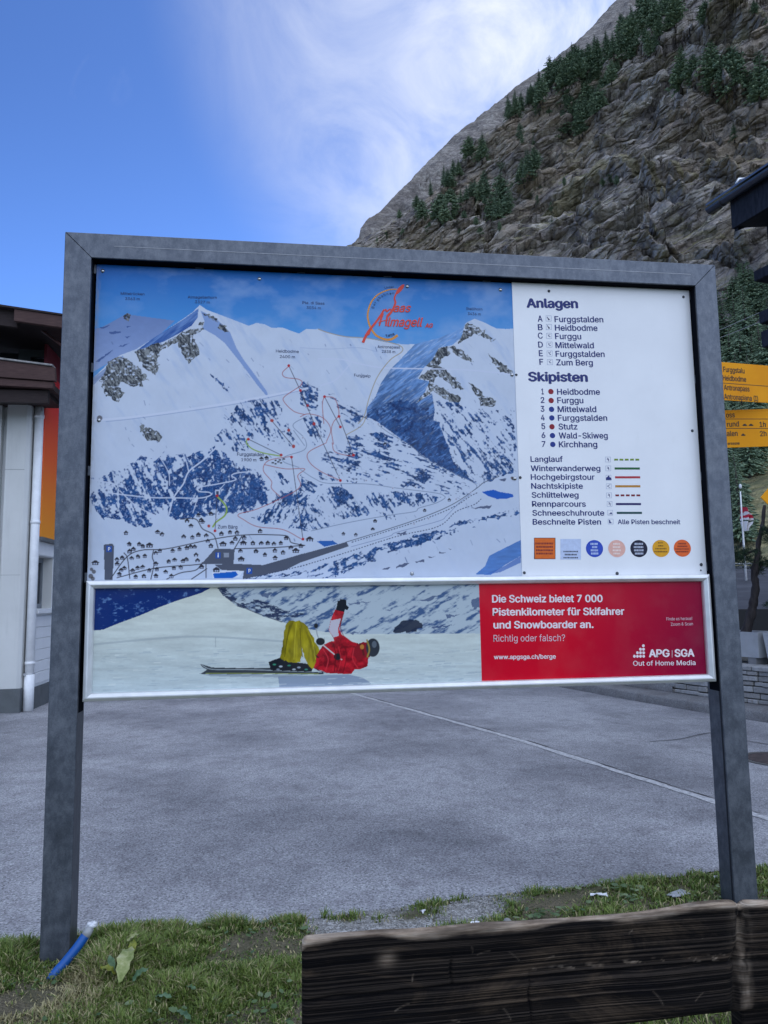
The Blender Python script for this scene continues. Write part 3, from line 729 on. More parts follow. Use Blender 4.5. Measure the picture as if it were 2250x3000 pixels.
# village houses
def house(x, y, s=1.0, big=False):
    dk = (46, 46, 58); w_ = 6.5 * s * (1.6 if big else 1); h = 5.5 * s * (1.2 if big else 1)
    pr.fill([(x - w_ * .8, y), (x - w_ * .8, y - h), (x + w_ * .8, y - h), (x + w_ * .8, y)], dk)
    pr.fill([(x - w_ * 1.2, y - h * .9), (x - w_ * .15, y - h * 2.1), (x + w_ * .15, y - h * 2.1), (x + w_ * 1.2, y - h * .9)], dk)
    pr.fill([(x - w_ * .5, y - h * .18), (x - w_ * .5, y - h * .8), (x - w_ * .08, y - h * .8), (x - w_ * .08, y - h * .18)], (178, 188, 212))
    pr.fill([(x + w_ * .12, y - h * .18), (x + w_ * .12, y - h * .8), (x + w_ * .52, y - h * .8), (x + w_ * .52, y - h * .18)], (178, 188, 212))
for x, y in ((345, 858), (573, 852), (605, 868), (787, 772), (815, 808), (870, 730), (890, 765), (900, 778), (962, 720), (763, 885), (826, 890), (870, 872), (927, 878), (1036, 864), (1098, 854), (1150, 856), (1318, 845), (368, 940), (440, 940), (465, 955), (398, 975), (370, 992), (432, 1030), (480, 1026), (386, 1043), (318, 1038), (280, 1052), (280, 1085), (560, 1005), (590, 988), (682, 988), (733, 976), (785, 968), (812, 958), (842, 958), (938, 918), (960, 952), (1113, 932), (1137, 900), (1202, 892), (1265, 932), (1325, 934), (1373, 932), (1418, 938), (1467, 932), (1505, 896), (1540, 966), (1612, 952), (1175, 990), (1287, 992), (1352, 1016), (1425, 986), (1484, 1000), (1426, 1040), (655, 1066), (697, 1056), (757, 1062), (783, 1050), (852, 1018), (863, 1058), (333, 1114), (310, 1130), (296, 1158), (393, 1132), (428, 1112), (464, 1106), (512, 1130), (568, 1122), (560, 1082), (692, 1114), (742, 1108), (632, 1142), (893, 1104), (414, 1176), (475, 1172), (562, 1170), (675, 1172), (1328, 322), (1365, 316)):
    house(230 + .4039 * x, 1220 + .4039 * y, 1.08)
for x, y in ((515, 950), (1048, 942), (1195, 935), (1180, 1052), (1576, 990), (122, 1078), (1000, 1128)):
    house(230 + .4039 * x, 1220 + .4039 * y, 1.05, True)
for x, y in ((313, 862), (402, 868), (525, 828), (542, 768), (902, 692), (1080, 616), (612, 212), (8, 952)):
    house(880 + .4039 * x, 1220 + .4039 * y, .85)
house(*D((68, 908))[0], 1.1, True)
for x, y in ((222, 962), (1012, 1008), (1240, 1120)):
    q = Cc((x - 20, y - 22), (x + 20, y - 22), (x + 20, y + 22), (x - 20, y + 22)); pr.fill(q, (34, 84, 170))
pr.fill(Cc((1052, 990), (1090, 990), (1090, 1022), (1052, 1022)), (150, 156, 170))
pr.fill(Cc((990, 530), (1028, 530), (1028, 568), (990, 568)), (200, 206, 226)); pr.fill(Cc((1000, 542), (1018, 542), (1018, 566), (1000, 566)), (60, 70, 96))
for x, y in ((1410, 335), (1430, 342), (1450, 330), (1470, 338), (1430, 320), (1460, 316), (1490, 310)): pr.fill(Cc((x - 8, y - 5), (x + 8, y - 5), (x + 8, y + 5), (x - 8, y + 5)), (60, 60, 72))
for x, y in ((1405, 30), (1525, 100), (1560, 215), (945, 795)): pr.disc(*Cc((x, y))[0], 4.5, (180, 70, 66))
for x, y in ((1375, 205), (1630, 155), (1590, 640), (1465, 605), (1080, 612), (1003, 745), (1200, 205)): pr.disc(*Cc((x, y))[0], 3.6, (206, 212, 230)); pr.disc(*Cc((x, y))[0], 1.8, (90, 96, 130))
for x, y in ((565, 55), (478, 465), (670, 520), (835, 515), (1235, 552), (1130, 600), (825, 780), (930, 742), (18, 155), (375, 250), (280, 428)): pr.disc(*D((x, y))[0], 3.8, (206, 210, 226)); pr.disc(*D((x, y))[0], 1.6, (120, 124, 140))
# weathering at the panel's left and lower edges
edge = np.clip(1 - (PX - (284 - (PY - 775) * .033)) / 16, 0, 1) * np.clip(.45 + fbm(PX / 7, PY / 22, octv=3, seed=77), 0, 1)
pr.c = pr.c * (1 - .6 * edge[..., None]) + np.array([.34, .33, .33]) * .6 * edge[..., None]
for x, y, r in ((268, 1668, 5), (275, 1675, 6), (266, 1688, 7), (272, 1695, 6), (1503, 1402, 5), (1500, 1400, 4), (292, 1225, 8)):
    pr.disc(x, y, r, (70, 60, 58), alpha=.8)
pr.c *= 0.87
MAPMAT = attr_mat('map_print', 0.32, 0.16)
mp_o = pr.build('map_panel', MAPMAT, board)
MB().box(MAPX0, MAPX1, YM + .0008, YM + .006, MAPZ0, MAPZ1).build('aluminium_sheet', ALU, mp_o)

INK = ink('map_lettering', s2l((34, 48, 92)))
m = MBL(); yl = YM - .0006
for s_, a, b, c in (('Mittelrücken', (306, 306), (478, 310), 19), ('3363 m', (338, 343), (444, 346), 19), ('Almagellerhorn', (793, 332), (1003, 335), 19), ('3327 m', (845, 366), (952, 370), 19), ('Heidbodme', (1432, 724), (1598, 728), 21), ('2400 m', (1460, 764), (1570, 767), 21)):
    put_text(m, s_, A(a)[0], A(b)[0], c * .4039, yl, .006)
for s_, a, b, c in (('Pta. di Saas', (15, 372), (175, 378), 19), ('3034 m', (45, 408), (148, 412), 19), ('Antronapass', (560, 692), (722, 696), 20), ('2838 m', (592, 726), (688, 730), 20), ('Furggalp', (390, 898), (508, 905), 20), ('Stellihorn', (1203, 416), (1320, 420), 19), ('3436 m', (1215, 452), (1308, 456), 19), ('Unter', (612, 262), (680, 254), 14)):
    put_text(m, s_, B(a)[0], B(b)[0], c * .4039, yl, .004)
for s_, a, b, c in (('Furggstalden', (1150, 285), (1345, 288), 24), ('1900 m', (1180, 324), (1290, 326), 22), ('Zum Bärg', (1010, 812), (1152, 814), 25)):
    put_text(m, s_, Cc(a)[0], Cc(b)[0], c * .4039, yl, .008)
m.build('lettering', INK, mp_o)
m = MBL()
for (x, y) in ((222, 962), (1240, 1120)): put_text(m, 'P', Cc((x - 8, y + 13))[0], Cc((x + 8, y + 13))[0], 26 * .4039, yl, .03)
put_text(m, 'i', Cc((1008, 1022))[0], Cc((1018, 1022))[0], 30 * .4039, yl, .03)
m.build('lettering', ink('white_print', (.75, .77, .8)), mp_o)
# the operator's swoosh logo
LOGO = ink('logo_red', s2l((214, 66, 48)), .4); ORA = ink('logo_orange', s2l((224, 150, 62)), .4)
m = MB()
arc = [B((700, 265))[0], B((640, 270))[0], B((570, 300))[0], B((520, 350))[0], B((493, 420))[0], B((490, 480))[0], B((510, 545))[0], B((550, 600))[0], B((610, 628))[0], B((660, 628))[0], B((705, 600))[0]]
ar = catmull(arc, 5); n_ = len(ar)
for i in range(n_ - 1):
    w_ = 3.2 + 4.5 * (i / n_) ** 1.0
    strip_px(m, [ar[i], ar[i + 1] + (ar[i + 1] - ar[i]) * .1], w_, yl - .0002)
m.build('logo', ORA, mp_o)
m = MB(); yl2 = yl - .0006
Q = zc(1060, 820, .2311)
poly_px(m, Q((540, 55), (510, 60), (460, 105), (430, 160), (450, 182), (500, 140), (535, 90)), yl2)
def stroke(pts, w0, w1, dep=0.0):
    c = catmull(np.array(Q(*pts)), 6); n_ = len(c)
    for i in range(n_ - 1): strip_px(m, [c[i], c[i + 1] + (c[i + 1] - c[i]) * .2], (w0 + (w1 - w0) * i / n_) * .2311, yl2 - .00003 * (i % 3) - dep)
stroke(((440, 165), (414, 230), (426, 285), (405, 350), (370, 410), (325, 458)), 18, 34, .0001)
stroke(((285, 375), (245, 440), (190, 520), (130, 595), (80, 660), (40, 735), (15, 792)), 24, 34, .0002)
stroke(((300, 368), (318, 400), (352, 372), (378, 385)), 22, 16, .0003)
stroke(((268, 420), (240, 510), (222, 582)), 26, 16, .0004)
stroke(((325, 455), (312, 520), (305, 584)), 26, 16, .0005)
stroke(((210, 545), (265, 520), (330, 508)), 12, 10, .0006)
poly_px(m, Q((100, 612), (122, 628), (100, 690), (60, 712), (36, 700)), yl2 - .0007)
put_text(m, 'aas', Q((402, 405))[0], Q((628, 407))[0], 24, yl2 - .0008, .020, .38)
put_text(m, 'lmagell', Q((322, 588))[0], Q((782, 592))[0], 26, yl2 - .0008, .020, .38)
put_text(m, 'AG', Q((800, 603))[0], Q((904, 606))[0], 12, yl2 - .0008, .03, .3)
m.build('logo', LOGO, mp_o)
m = MB()
# "Bergbahnen" follows the arc, letter by letter
chars = 'Bergbahnen'; pth = catmull(B((533, 412), (545, 378), (572, 342), (610, 316), (655, 305), (682, 303)), 12)
seglen = np.concatenate([[0], np.cumsum(np.hypot(*np.diff(pth, axis=0).T))])
for i, ch in enumerate(chars):
    t = seglen[-1] * (i + .5) / len(chars); j = min(len(pth) - 2, np.searchsorted(seglen, t)); q = pth[j]; dd = pth[j + 1] - pth[j]; dd /= np.linalg.norm(dd)
    V, F = glyphs(ch, .0); c0 = on(q[0], q[1], 1, yl2); px_m = 0.00158
    ang = math.atan2(-dd[1], dd[0]); w0 = (V[:, 0].min() + V[:, 0].max()) / 2; sc = 30 * .4039 * px_m / .72
    vs = []
    for v in V:
        lx, lz = (v[0] - w0) * sc, v[1] * sc
        vs.append(m.bm.verts.new((c0[0] + lx * math.cos(ang) - lz * math.sin(ang), yl2, c0[2] + lx * math.sin(ang) + lz * math.cos(ang))))
    for f in F: m.bm.faces.new([vs[k] for k in f])
put_text(m, 'Tarya', B((622, 616))[0], B((684, 598))[0], 20 * .4039, yl2, .02)
m.build('lettering', INK, mp_o)

SCREW = plain('screw_steel', (0.42, 0.43, 0.44), 0.25, 0.9)
DSCREW = plain('dark_screw', (0.06, 0.065, 0.075), 0.35, 0.7)
def screw(px, py, plane, r, mat, parent):
    p = on(px, py, 1, plane)
    MB().ball((p[0], plane - .001, p[2]), r, 12, (1, .55, 1)).build('screw', mat, parent)
for px, py in ((301, 794), (760, 817), (1193, 839), (1466, 849), (290, 1231), (1508, 1402), (1207, 1680), (1500, 1098)):
    screw(px, py, YM, .0095, SCREW, mp_o)

# ------------------------------------------------------------------ legend panel
YG = 0.053
LEGX0, LEGX1, LEGZ0, LEGZ1 = 2.152, 3.1155, 1.583, 3.0805
t = NT('legend_white', 0.28, 0.3)
nz = t.noise(t.obj(), 3, 6); nz2 = t.noise(t.obj((1, 1, .25)), 26, 5, .7)
t.color(t.mix(t.mrange(nz2, .60, .85, 0, .16), t.mix(t.mrange(nz, .35, .7), (0.78, 0.785, 0.80), (0.85, 0.855, 0.865)), (.5, .49, .46)))
lg = MB().box(LEGX0, LEGX1, YG, YG + .006, LEGZ0, LEGZ1, .0008, 1).build('legend_panel', t.m, board)
L5 = zc(1480, 780, .3918); L6 = zc(1480, 1280, .3918)
NAVY = ink('navy_print', s2l((22, 38, 108)), .4)
yt = YG - .0006
m = MBL()
put_text(m, 'Anlagen', L5((160, 308))[0], L5((547, 312))[0], 66 * .3918, yt, .040)
put_text(m, 'Skipisten', L5((172, 858))[0], L5((620, 862))[0], 66 * .3918, yt, .040)
m.build('heading', NAVY, lg)
m = MBL()
for c_, nm, xl, xn, xr, yb in (('A', 'Furggstalden', 245, 370, 735, 413), ('B', 'Heidbodme', 246, 373, 692, 477), ('C', 'Furggu', 246, 374, 570, 540), ('D', 'Mittelwald', 248, 377, 665, 607), ('E', 'Furggstalden', 253, 378, 745, 672), ('F', 'Zum Berg', 257, 383, 657, 736)):
    put_text(m, c_, L5((xl, yb))[0], L5((xl + (30 if c_ in 'EF' else 36), yb))[0], 43 * .3918, yt, .019)
    put_text(m, nm, L5((xn, yb + 4))[0], L5((xr, yb + 6))[0], 43 * .3918, yt, .019)
for c_, nm, xl, xn, xr, yb in (('1', 'Heidbodme', 272, 389, 710, 957), ('2', 'Furggu', 266, 390, 586, 1021), ('3', 'Mittelwald', 266, 393, 683, 1087), ('4', 'Furggstalden', 268, 395, 764, 1152), ('5', 'Stutz', 272, 400, 542, 1217), ('6', 'Wald-Skiweg', 273, 402, 768, 1284), ('7', 'Kirchhang', 274, 402, 690, 1350)):
    put_text(m, c_, L5((xl, yb))[0], L5((xl + (18 if c_ == '1' else 29), yb))[0], 42 * .3918, yt, .019)
    put_text(m, nm, L5((xn, yb + 3))[0], L5((xr, yb + 3))[0], 43 * .3918, yt, .019)
for nm, xl, xr, yb in (('Langlauf', 190, 432, 186), ('Winterwanderweg', 192, 713, 255), ('Hochgebirgstour', 192, 670, 320), ('Nachtskipiste', 195, 582, 387), ('Schlittelweg', 199, 550, 454), ('Rennparcours', 201, 604, 521), ('Schneeschuhroute', 204, 742, 588), ('Beschneite Pisten', 206, 718, 655)):
    put_text(m, nm, L6((xl, yb))[0], L6((xr, yb))[0], 41 * .3918, yt, .019)
put_text(m, 'Alle Pisten beschneit', L6((842, 652))[0], L6((1310, 652))[0], 34 * .3918, yt, .016)
m.build('lettering', NAVY, lg)
# piste dots, line samples, pictogram boxes
def discs(lst, mat, name, plane):
    for x, y, r in lst:
        m = MB()
        c0 = on(x, y, 1, plane); e = on(x + r, y, 1, plane); g_ = on(x, y - r, 1, plane)
        m.disc(c0, 1.0, (e[0] - c0[0], 0, 0), (0, 0, g_[2] - c0[2]), 24)
        m.build(name, mat, lg)
d5 = lambda x, y, r: (*L5((x, y))[0], r * .3918)
discs([d5(342, 937, 20), d5(344, 1004, 20), d5(350, 1200, 20)], ink('dot_red', s2l((140, 6, 30))), 'piste_dot', yt)
discs([d5(347, 1070, 20), d5(349, 1134, 20), d5(354, 1266, 20), d5(356, 1332, 20)], ink('dot_blue', s2l((16, 44, 128))), 'piste_dot', yt)
for i, (c_, dash) in enumerate((((112, 140, 40), 1), ((26, 92, 44), 0), ((176, 44, 52), 0), ((186, 128, 42), 0), ((124, 16, 36), 1), ((32, 24, 92), 0), ((18, 70, 70), 0))):
    x0 = (816, 819, 822, 823, 824, 828, 835)[i]; x1 = x0 + 188; y = (170, 236, 302, 369, 437, 502, 568)[i]
    m = MB()
    if dash:
        for k in range(5):
            a = x0 + k * 39.5; poly_px(m, L6((a, y - 7), (a + 28, y - 7), (a + 28, y + 7), (a, y + 7)), yt)
    else: poly_px(m, L6((x0, y - 8), (x1, y - 8), (x1, y + 8), (x0, y + 8)), yt)
    m.build('line_sample', ink('line_sample', s2l(c_)), lg)
m = MBL()
def frame_px(m, P, x, y, s_, plane, w=3):
    m = m.new()
    for a, b in (((x, y), (x + s_, y)), ((x + s_, y), (x + s_, y + s_)), ((x + s_, y + s_), (x, y + s_)), ((x, y + s_), (x, y))):
        strip_px(m, P(a, b), w * .3918, plane)
for i, y in enumerate((370, 434, 500, 566, 632, 696)):
    x = (305, 307, 309, 311, 313, 315)[i]; frame_px(m, L5, x, y, 40, yt, 2)
for i, y in enumerate((150, 216, 286, 350, 418, 482, 548, 614)):
    x = (750, 752, 754, 756, 758, 762, 766, 770)[i]; frame_px(m, L6, x, y, 38, yt, 2)
m.build('pictogram_box', ink('box_grey', s2l((150, 160, 190))), lg)
ml_ = MBL()
for i, y in enumerate((370, 434, 500, 566, 632, 696)):
    x = (305, 307, 309, 311, 313, 315)[i]; m = ml_.new()
    if i < 2:
        strip_px(m, L5((x + 8, y + 8), (x + 22, y + 30)), 2, yt); poly_px(m, L5((x + 14, y + 16), (x + 24, y + 22), (x + 30, y + 32), (x + 16, y + 32)), yt)
    else:
        strip_px(m, L5((x + 12, y + 10), (x + 18, y + 24), (x + 30, y + 28)), 1.6, yt); strip_px(m, L5((x + 28, y + 6), (x + 20, y + 16)), 1.2, yt)
for i, y in enumerate((150, 216, 286, 350, 418, 482, 548, 614)):
    x = (750, 752, 754, 756, 758, 762, 766, 770)[i]; m = ml_.new()
    if i == 2: poly_px(m, L6((x, y + 36), (x, y + 18), (x + 10, y + 14), (x + 16, y + 4), (x + 24, y + 4), (x + 28, y + 16), (x + 40, y + 20), (x + 42, y + 36)), yt)
    elif i == 6: poly_px(m, L6((x + 2, y + 30), (x + 18, y + 24), (x + 26, y + 12), (x + 36, y + 30)), yt)
    elif i == 7: poly_px(m, L6((x + 6, y + 6), (x + 14, y + 8), (x + 20, y + 24), (x + 32, y + 30), (x + 8, y + 32)), yt)
    elif i == 3: strip_px(m, L6((x + 30, y + 6), (x + 8, y + 18), (x + 30, y + 30)), 1.4, yt)
    else: strip_px(m, L6((x + 12, y + 8), (x + 22, y + 14), (x + 24, y + 32)), 1.8, yt); strip_px(m, L6((x + 10, y + 20), (x + 24, y + 18)), 1.4, yt)
ml_.build('pictogram', NAVY, lg)
# sponsor stickers along the bottom
def sticker(kind, x, y, r, c_, lines, lc, rows):
    m = MB()
    if kind == 'sq': poly_px(m, L6((x - r, y - r), (x + r, y - r), (x + r, y + r), (x - r, y + r)), yt)
    else:
        c0 = on(*L6((x, y))[0], 1, yt); e = on(*L6((x + r, y))[0], 1, yt); g_ = on(*L6((x, y - r))[0], 1, yt)
        m.disc(c0, 1.0, (e[0] - c0[0], 0, 0), (0, 0, g_[2] - c0[2]), 40)
    st = m.build('sticker', ink('sticker', s2l(c_)), lg)
    return st
def dashes(rows, c_, par):
    m = MB(); r2 = random.Random(int(rows[0][0] * 7))
    for x0, x1, y, h in rows:
        x = x0
        while x < x1:
            w_ = r2.uniform(5, 10); poly_px(m, L6((x, y - h / 2), (min(x + w_, x1), y - h / 2), (min(x + w_, x1), y + h / 2), (x, y + h / 2)), yt - .0005); x += w_ + 3
    m.build('small_print', ink('small_print', s2l(c_)), lg)
sticker('sq', 296, 834, 80, (60, 26, 26), 0, 0, 0); m = MB(); poly_px(m, L6((219, 758), (371, 758), (373, 910), (222, 910)), yt - .0004); m.build('sticker', ink('sticker', s2l((222, 104, 22))), lg)
dashes([(226, 360, 797, 14), (230, 356, 822, 14), (230, 360, 848, 14), (230, 358, 872, 14)], (120, 30, 30), lg)
sticker('sq', 490, 840, 77, (192, 204, 230), 0, 0, 0)
dashes([(436, 545, 857, 10), (446, 538, 880, 12), (436, 545, 903, 10)], (60, 64, 80), lg)
sticker('c', 668, 835, 64, (40, 72, 180), 0, 0, 0); dashes([(638, 692, 800, 15), (650, 688, 824, 15), (640, 694, 848, 15), (642, 696, 872, 15)], (186, 200, 232), lg)
sticker('c', 835, 835, 64, (230, 176, 160), 0, 0, 0); dashes([(808, 856, 800, 13), (806, 862, 824, 13), (804, 866, 848, 13), (810, 858, 872, 13)], (245, 226, 216), lg)
sticker('c', 1000, 835, 64, (16, 18, 46), 0, 0, 0); dashes([(968, 1030, 800, 14), (962, 1032, 824, 14), (964, 1034, 848, 14), (970, 1034, 872, 14)], (190, 196, 214), lg)
sticker('c', 1165, 834, 64, (222, 158, 16), 0, 0, 0); dashes([(1142, 1180, 792, 8), (1145, 1182, 814, 10), (1124, 1206, 836, 9), (1116, 1214, 858, 10)], (120, 84, 10), lg)
sticker('c', 1325, 832, 64, (226, 96, 30), 0, 0, 0); dashes([(1296, 1355, 798, 10), (1290, 1362, 818, 10), (1272, 1376, 838, 8), (1276, 1372, 858, 10)], (120, 34, 24), lg)
for px, py, r in ((1608, 853, .0075), (2002, 870, .0075), (1512.5, 1098, .0065), (2028, 1262, .0075), (1524, 1399, .0075), (1536, 1678, .0075), (1808, 1680, .0085), (2054, 1654, .0085), (2053, 1671, .0045)):
    screw(px, py, YG, r, DSCREW, lg)

# ------------------------------------------------------------------ advert strip in its snap frame
AX0, AX1, AZ0, AZ1 = 0.136, 3.107, 1.066, 1.592
YA = 0.036
RW = 0.036
def rail(p, q, inward):
    """D-shaped aluminium rail from p to q (outer corners, XZ), mitred"""
    p, q, n = np.array(p), np.array(q), np.array(inward, float); d = (q - p) / np.linalg.norm(q - p)
    prof = [(0.0, .046), (0.0, .020), (.0025, .013), (.015, .0055), (.020, .0055), (.0325, .018), (RW, .026), (RW, .046)]
    a, b = [], []
    m = MB()
    for k, y in prof:
        A_ = p + n * k + d * (k + .0006); B_ = q + n * k - d * (k + .0006)
        a.append(m.bm.verts.new((A_[0], y, A_[1]))); b.append(m.bm.verts.new((B_[0], y, B_[1])))
    N_ = len(prof)
    for k in range(N_):
        f = m.bm.faces.new((a[k], a[(k + 1) % N_], b[(k + 1) % N_], b[k])); f.smooth = False
    m.bm.faces.new(a[::-1]); m.bm.faces.new(b)
    bmesh.ops.recalc_face_normals(m.bm, faces=m.bm.faces)
    m.build('rail', ALU, af)
YP = 0.038
pa = Print(AX0 + .02, AX1 - .02, AZ0 + .02, AZ1 - .02, YP, 1280, 220)
S = zc(230, 1680, .7173)
PX, PY = pa.px, pa.py
k = np.clip((PY - 1720) / 300, 0, 1)[..., None]; n = fbm(PX / 70, PY / 9, octv=4, seed=201)[..., None]; n2 = fbm(PX / 9, PY / 4, octv=3, seed=202)[..., None]
und = fbm(PX / 160, PY / 26, octv=3, seed=203)[..., None]
pa.c[:] = (s2l_np((214, 218, 204)) * (1 - k) + s2l_np((186, 198, 198)) * k) * (1 + .13 * n + .05 * n2 + .12 * und)
def mt(x, y):
    u, v = rot(x, y, -28); q = fbm(u / 46, v / 11, octv=5, seed=205, gain=.6); q2 = fbm(x / 10, y / 6, octv=3, seed=206)
    w_ = np.clip((q + .3 * q2) * 2.4 + .95, 0, 1)[..., None]
    return s2l_np((64, 92, 132)) * (1 - w_) + s2l_np((178, 190, 196)) * w_
pa.fill(S((560, 40), (590, 90), (650, 135), (700, 152), (760, 178), (830, 198), (930, 225), (1000, 238), (1100, 248), (1640, 245), (1660, 40)), mt)
def dkwood(x, y):
    return np.clip((fbm(x / 14, y / 5, octv=4, seed=208, gain=.65) + .12) * 4, 0, 1)
pa.fill(S((560, 50), (600, 60), (640, 100), (760, 110), (840, 150), (930, 165), (830, 198), (740, 165), (650, 135), (590, 90)), (40, 54, 84), dkwood)
pa.fill(S((1285, 225), (1320, 195), (1380, 185), (1410, 215), (1360, 240), (1290, 245)), (28, 38, 60), .95, wob=4)
for q in (((1390, 110), (1480, 85), (1430, 115)), ((1500, 170), (1560, 165), (1510, 182)), ((1100, 240), (1150, 240), (1120, 247)), ((740, 90), (790, 75), (770, 100)), ((1440, 215), (1540, 210), (1450, 225)), ((1100, 120), (1200, 115), (1110, 130)), ((1250, 150), (1280, 148), (1270, 158)), ((1600, 110), (1640, 95), (1640, 140), (1615, 150))):
    pa.fill(S(*q), (52, 74, 116), .8, wob=4)
def bl(x, y):
    q = np.clip(fbm(x / 16, y / 9, octv=4, seed=211, gain=.6) * 2.6 - .75, 0, 1)[..., None]
    return s2l_np((2, 42, 108)) * (1 - q) + s2l_np((96, 132, 182)) * q
pa.fill(S((40, 40), (560, 40), (535, 62), (500, 80), (400, 112), (330, 138), (250, 172), (160, 205), (100, 230), (40, 234)), bl)
pa.line(S((600, 95), (700, 150), (830, 198)), 3, (60, 66, 80), .8)
pa.line(S((60, 290), (300, 268), (500, 258), (800, 275), (980, 290)), 6, (150, 160, 164), .5); pa.line(S((60, 305), (320, 300), (480, 330), (800, 320)), 5, (196, 202, 196), .4)
pa.fill(S((815, 420), (1100, 412), (1160, 425), (1195, 448), (1180, 470), (822, 475)), (124, 138, 160), .8)
pa.fill(S((490, 408), (830, 412), (1000, 405), (830, 425), (540, 420)), (120, 132, 146), .6)
# trampled snow, tracks and small shadows
for i in range(420):
    x = rng.uniform(280, 1400); y = rng.uniform(1900, 2035); L = rng.uniform(6, 40)
    pa.line([(x, y), (x + L, y - L * .04)], rng.uniform(1.0, 2.6), (140, 158, 170) if rng.random() < .6 else (228, 232, 224), rng.uniform(.2, .6), smooth=False)
for x in (560, 1004): pa.line(S(((x, 262), (x, 300))[0], ((x, 262), (x, 300))[1]), 1.5, (120, 130, 136), .7, smooth=False)
# skis, boots
pa.fill(S((497, 370), (515, 374), (545, 384), (640, 386), (780, 386), (860, 398), (1000, 404), (1000, 412), (800, 410), (545, 412), (497, 410), (515, 400), (525, 393), (505, 382)), (58, 64, 70))
pa.line(S((505, 376), (550, 392), (700, 393), (960, 402)), 2.2, (160, 170, 172)); pa.line(S((520, 408), (700, 408), (980, 410)), 1.8, (150, 160, 80))
pa.fill(S((776, 362), (800, 352), (830, 342), (850, 356), (880, 362), (960, 372), (952, 402), (860, 398), (786, 396)), (26, 30, 38))
for x, y, c_ in ((800, 372, (60, 140, 110)), (826, 380, (180, 190, 196)), (860, 376, (50, 120, 100)), (900, 384, (150, 160, 170)), (930, 392, (60, 130, 110)), (815, 392, (120, 130, 140)), (880, 392, (170, 180, 184))):
    pa.disc(*S((x, y))[0], 5, c_, 2.5)
# trousers
def yel(dark):
    def f(x, y):
        q = np.clip(fbm(x / 14, y / 30, octv=3, seed=221) * .8 + .5, 0, 1)[..., None]
        return (s2l_np((120, 108, 6)) * (1 - q) + s2l_np((182, 166, 22)) * q) * dark
    return f
pa.fill(S((848, 205), (862, 192), (882, 192), (892, 210), (900, 260), (880, 330), (868, 352), (840, 356), (822, 345), (836, 280), (840, 235)), yel(.7), wob=2)
pa.fill(S((866, 225), (880, 198), (900, 192), (925, 205), (945, 235), (965, 275), (985, 310), (978, 365), (955, 390), (935, 370), (920, 335), (910, 300), (912, 330), (905, 362), (865, 362), (835, 355), (846, 310)), yel(1.0), wob=2)
pa.line(S((905, 225), (908, 290), (915, 340)), 3, (104, 92, 4), .8); pa.line(S((930, 240), (950, 300), (960, 360)), 2.5, (116, 104, 6), .7)
# jacket, arm, glove
def redc(x, y):
    q = np.clip(fbm(x / 16, y / 14, octv=4, seed=231, gain=.6) * 1.1 + .5, 0, 1)[..., None]
    return s2l_np((122, 8, 24)) * (1 - q) + s2l_np((206, 28, 44)) * q
pa.fill(S((962, 388), (975, 330), (1000, 290), (1040, 275), (1100, 284), (1140, 285), (1170, 300), (1185, 345), (1180, 378), (1150, 390), (1128, 392), (1115, 410), (1020, 408), (985, 396)), redc, wob=2)
pa.fill(S((1060, 275), (1040, 262), (1022, 232), (1030, 190), (1048, 148), (1086, 155), (1076, 190), (1064, 228), (1078, 255), (1104, 280)), redc)
pa.fill(S((1031, 192), (1072, 184), (1060, 226), (1064, 268), (1042, 262), (1023, 232)), (196, 188, 196))
pa.fill(S((1050, 150), (1056, 130), (1058, 112), (1066, 112), (1070, 104), (1078, 106), (1086, 106), (1094, 110), (1094, 128), (1104, 138), (1100, 148), (1088, 148), (1085, 157)), (20, 26, 34))
pa.fill(S((960, 385), (985, 396), (1020, 408), (1000, 404), (975, 396)), (50, 26, 70))
# head
pa.fill(S((1118, 320), (1130, 295), (1160, 280), (1185, 280), (1190, 342), (1160, 345), (1140, 360)), (140, 20, 34), wob=1)
pa.disc(*S((1202, 303))[0], 20, (44, 50, 58), 27); pa.disc(*S((1208, 290))[0], 7, (92, 100, 108), 10)
pa.line(S((1178, 272), (1188, 310), (1180, 340)), 4.5, (150, 130, 60)); pa.line(S((1150, 288), (1160, 310), (1165, 332)), 6, (96, 24, 26)); pa.disc(*S((1158, 300))[0], 6, (188, 120, 50), 7)
# poles and gloves
pa.line(S((968, 212), (975, 250), (984, 275)), 3, (150, 156, 160), smooth=False); pa.disc(*S((970, 214))[0], 6, (26, 30, 36), 7)
pa.line(S((990, 285), (1050, 335), (1075, 352)), 3.2, (206, 200, 196), smooth=False)
pa.disc(*S((988, 278))[0], 13, (24, 28, 34), 11); pa.disc(*S((1058, 340))[0], 11, (26, 30, 36), 10)
pa.line(S((962, 300), (966, 330), (980, 345)), 2.5, (24, 28, 34))
# the red half of the strip
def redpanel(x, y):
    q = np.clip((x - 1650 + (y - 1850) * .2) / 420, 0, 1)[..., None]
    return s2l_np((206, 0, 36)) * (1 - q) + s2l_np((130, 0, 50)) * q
pa.fill([(1403, 1690), (2120, 1680), (2130, 2040), (1413, 2040)], redpanel)
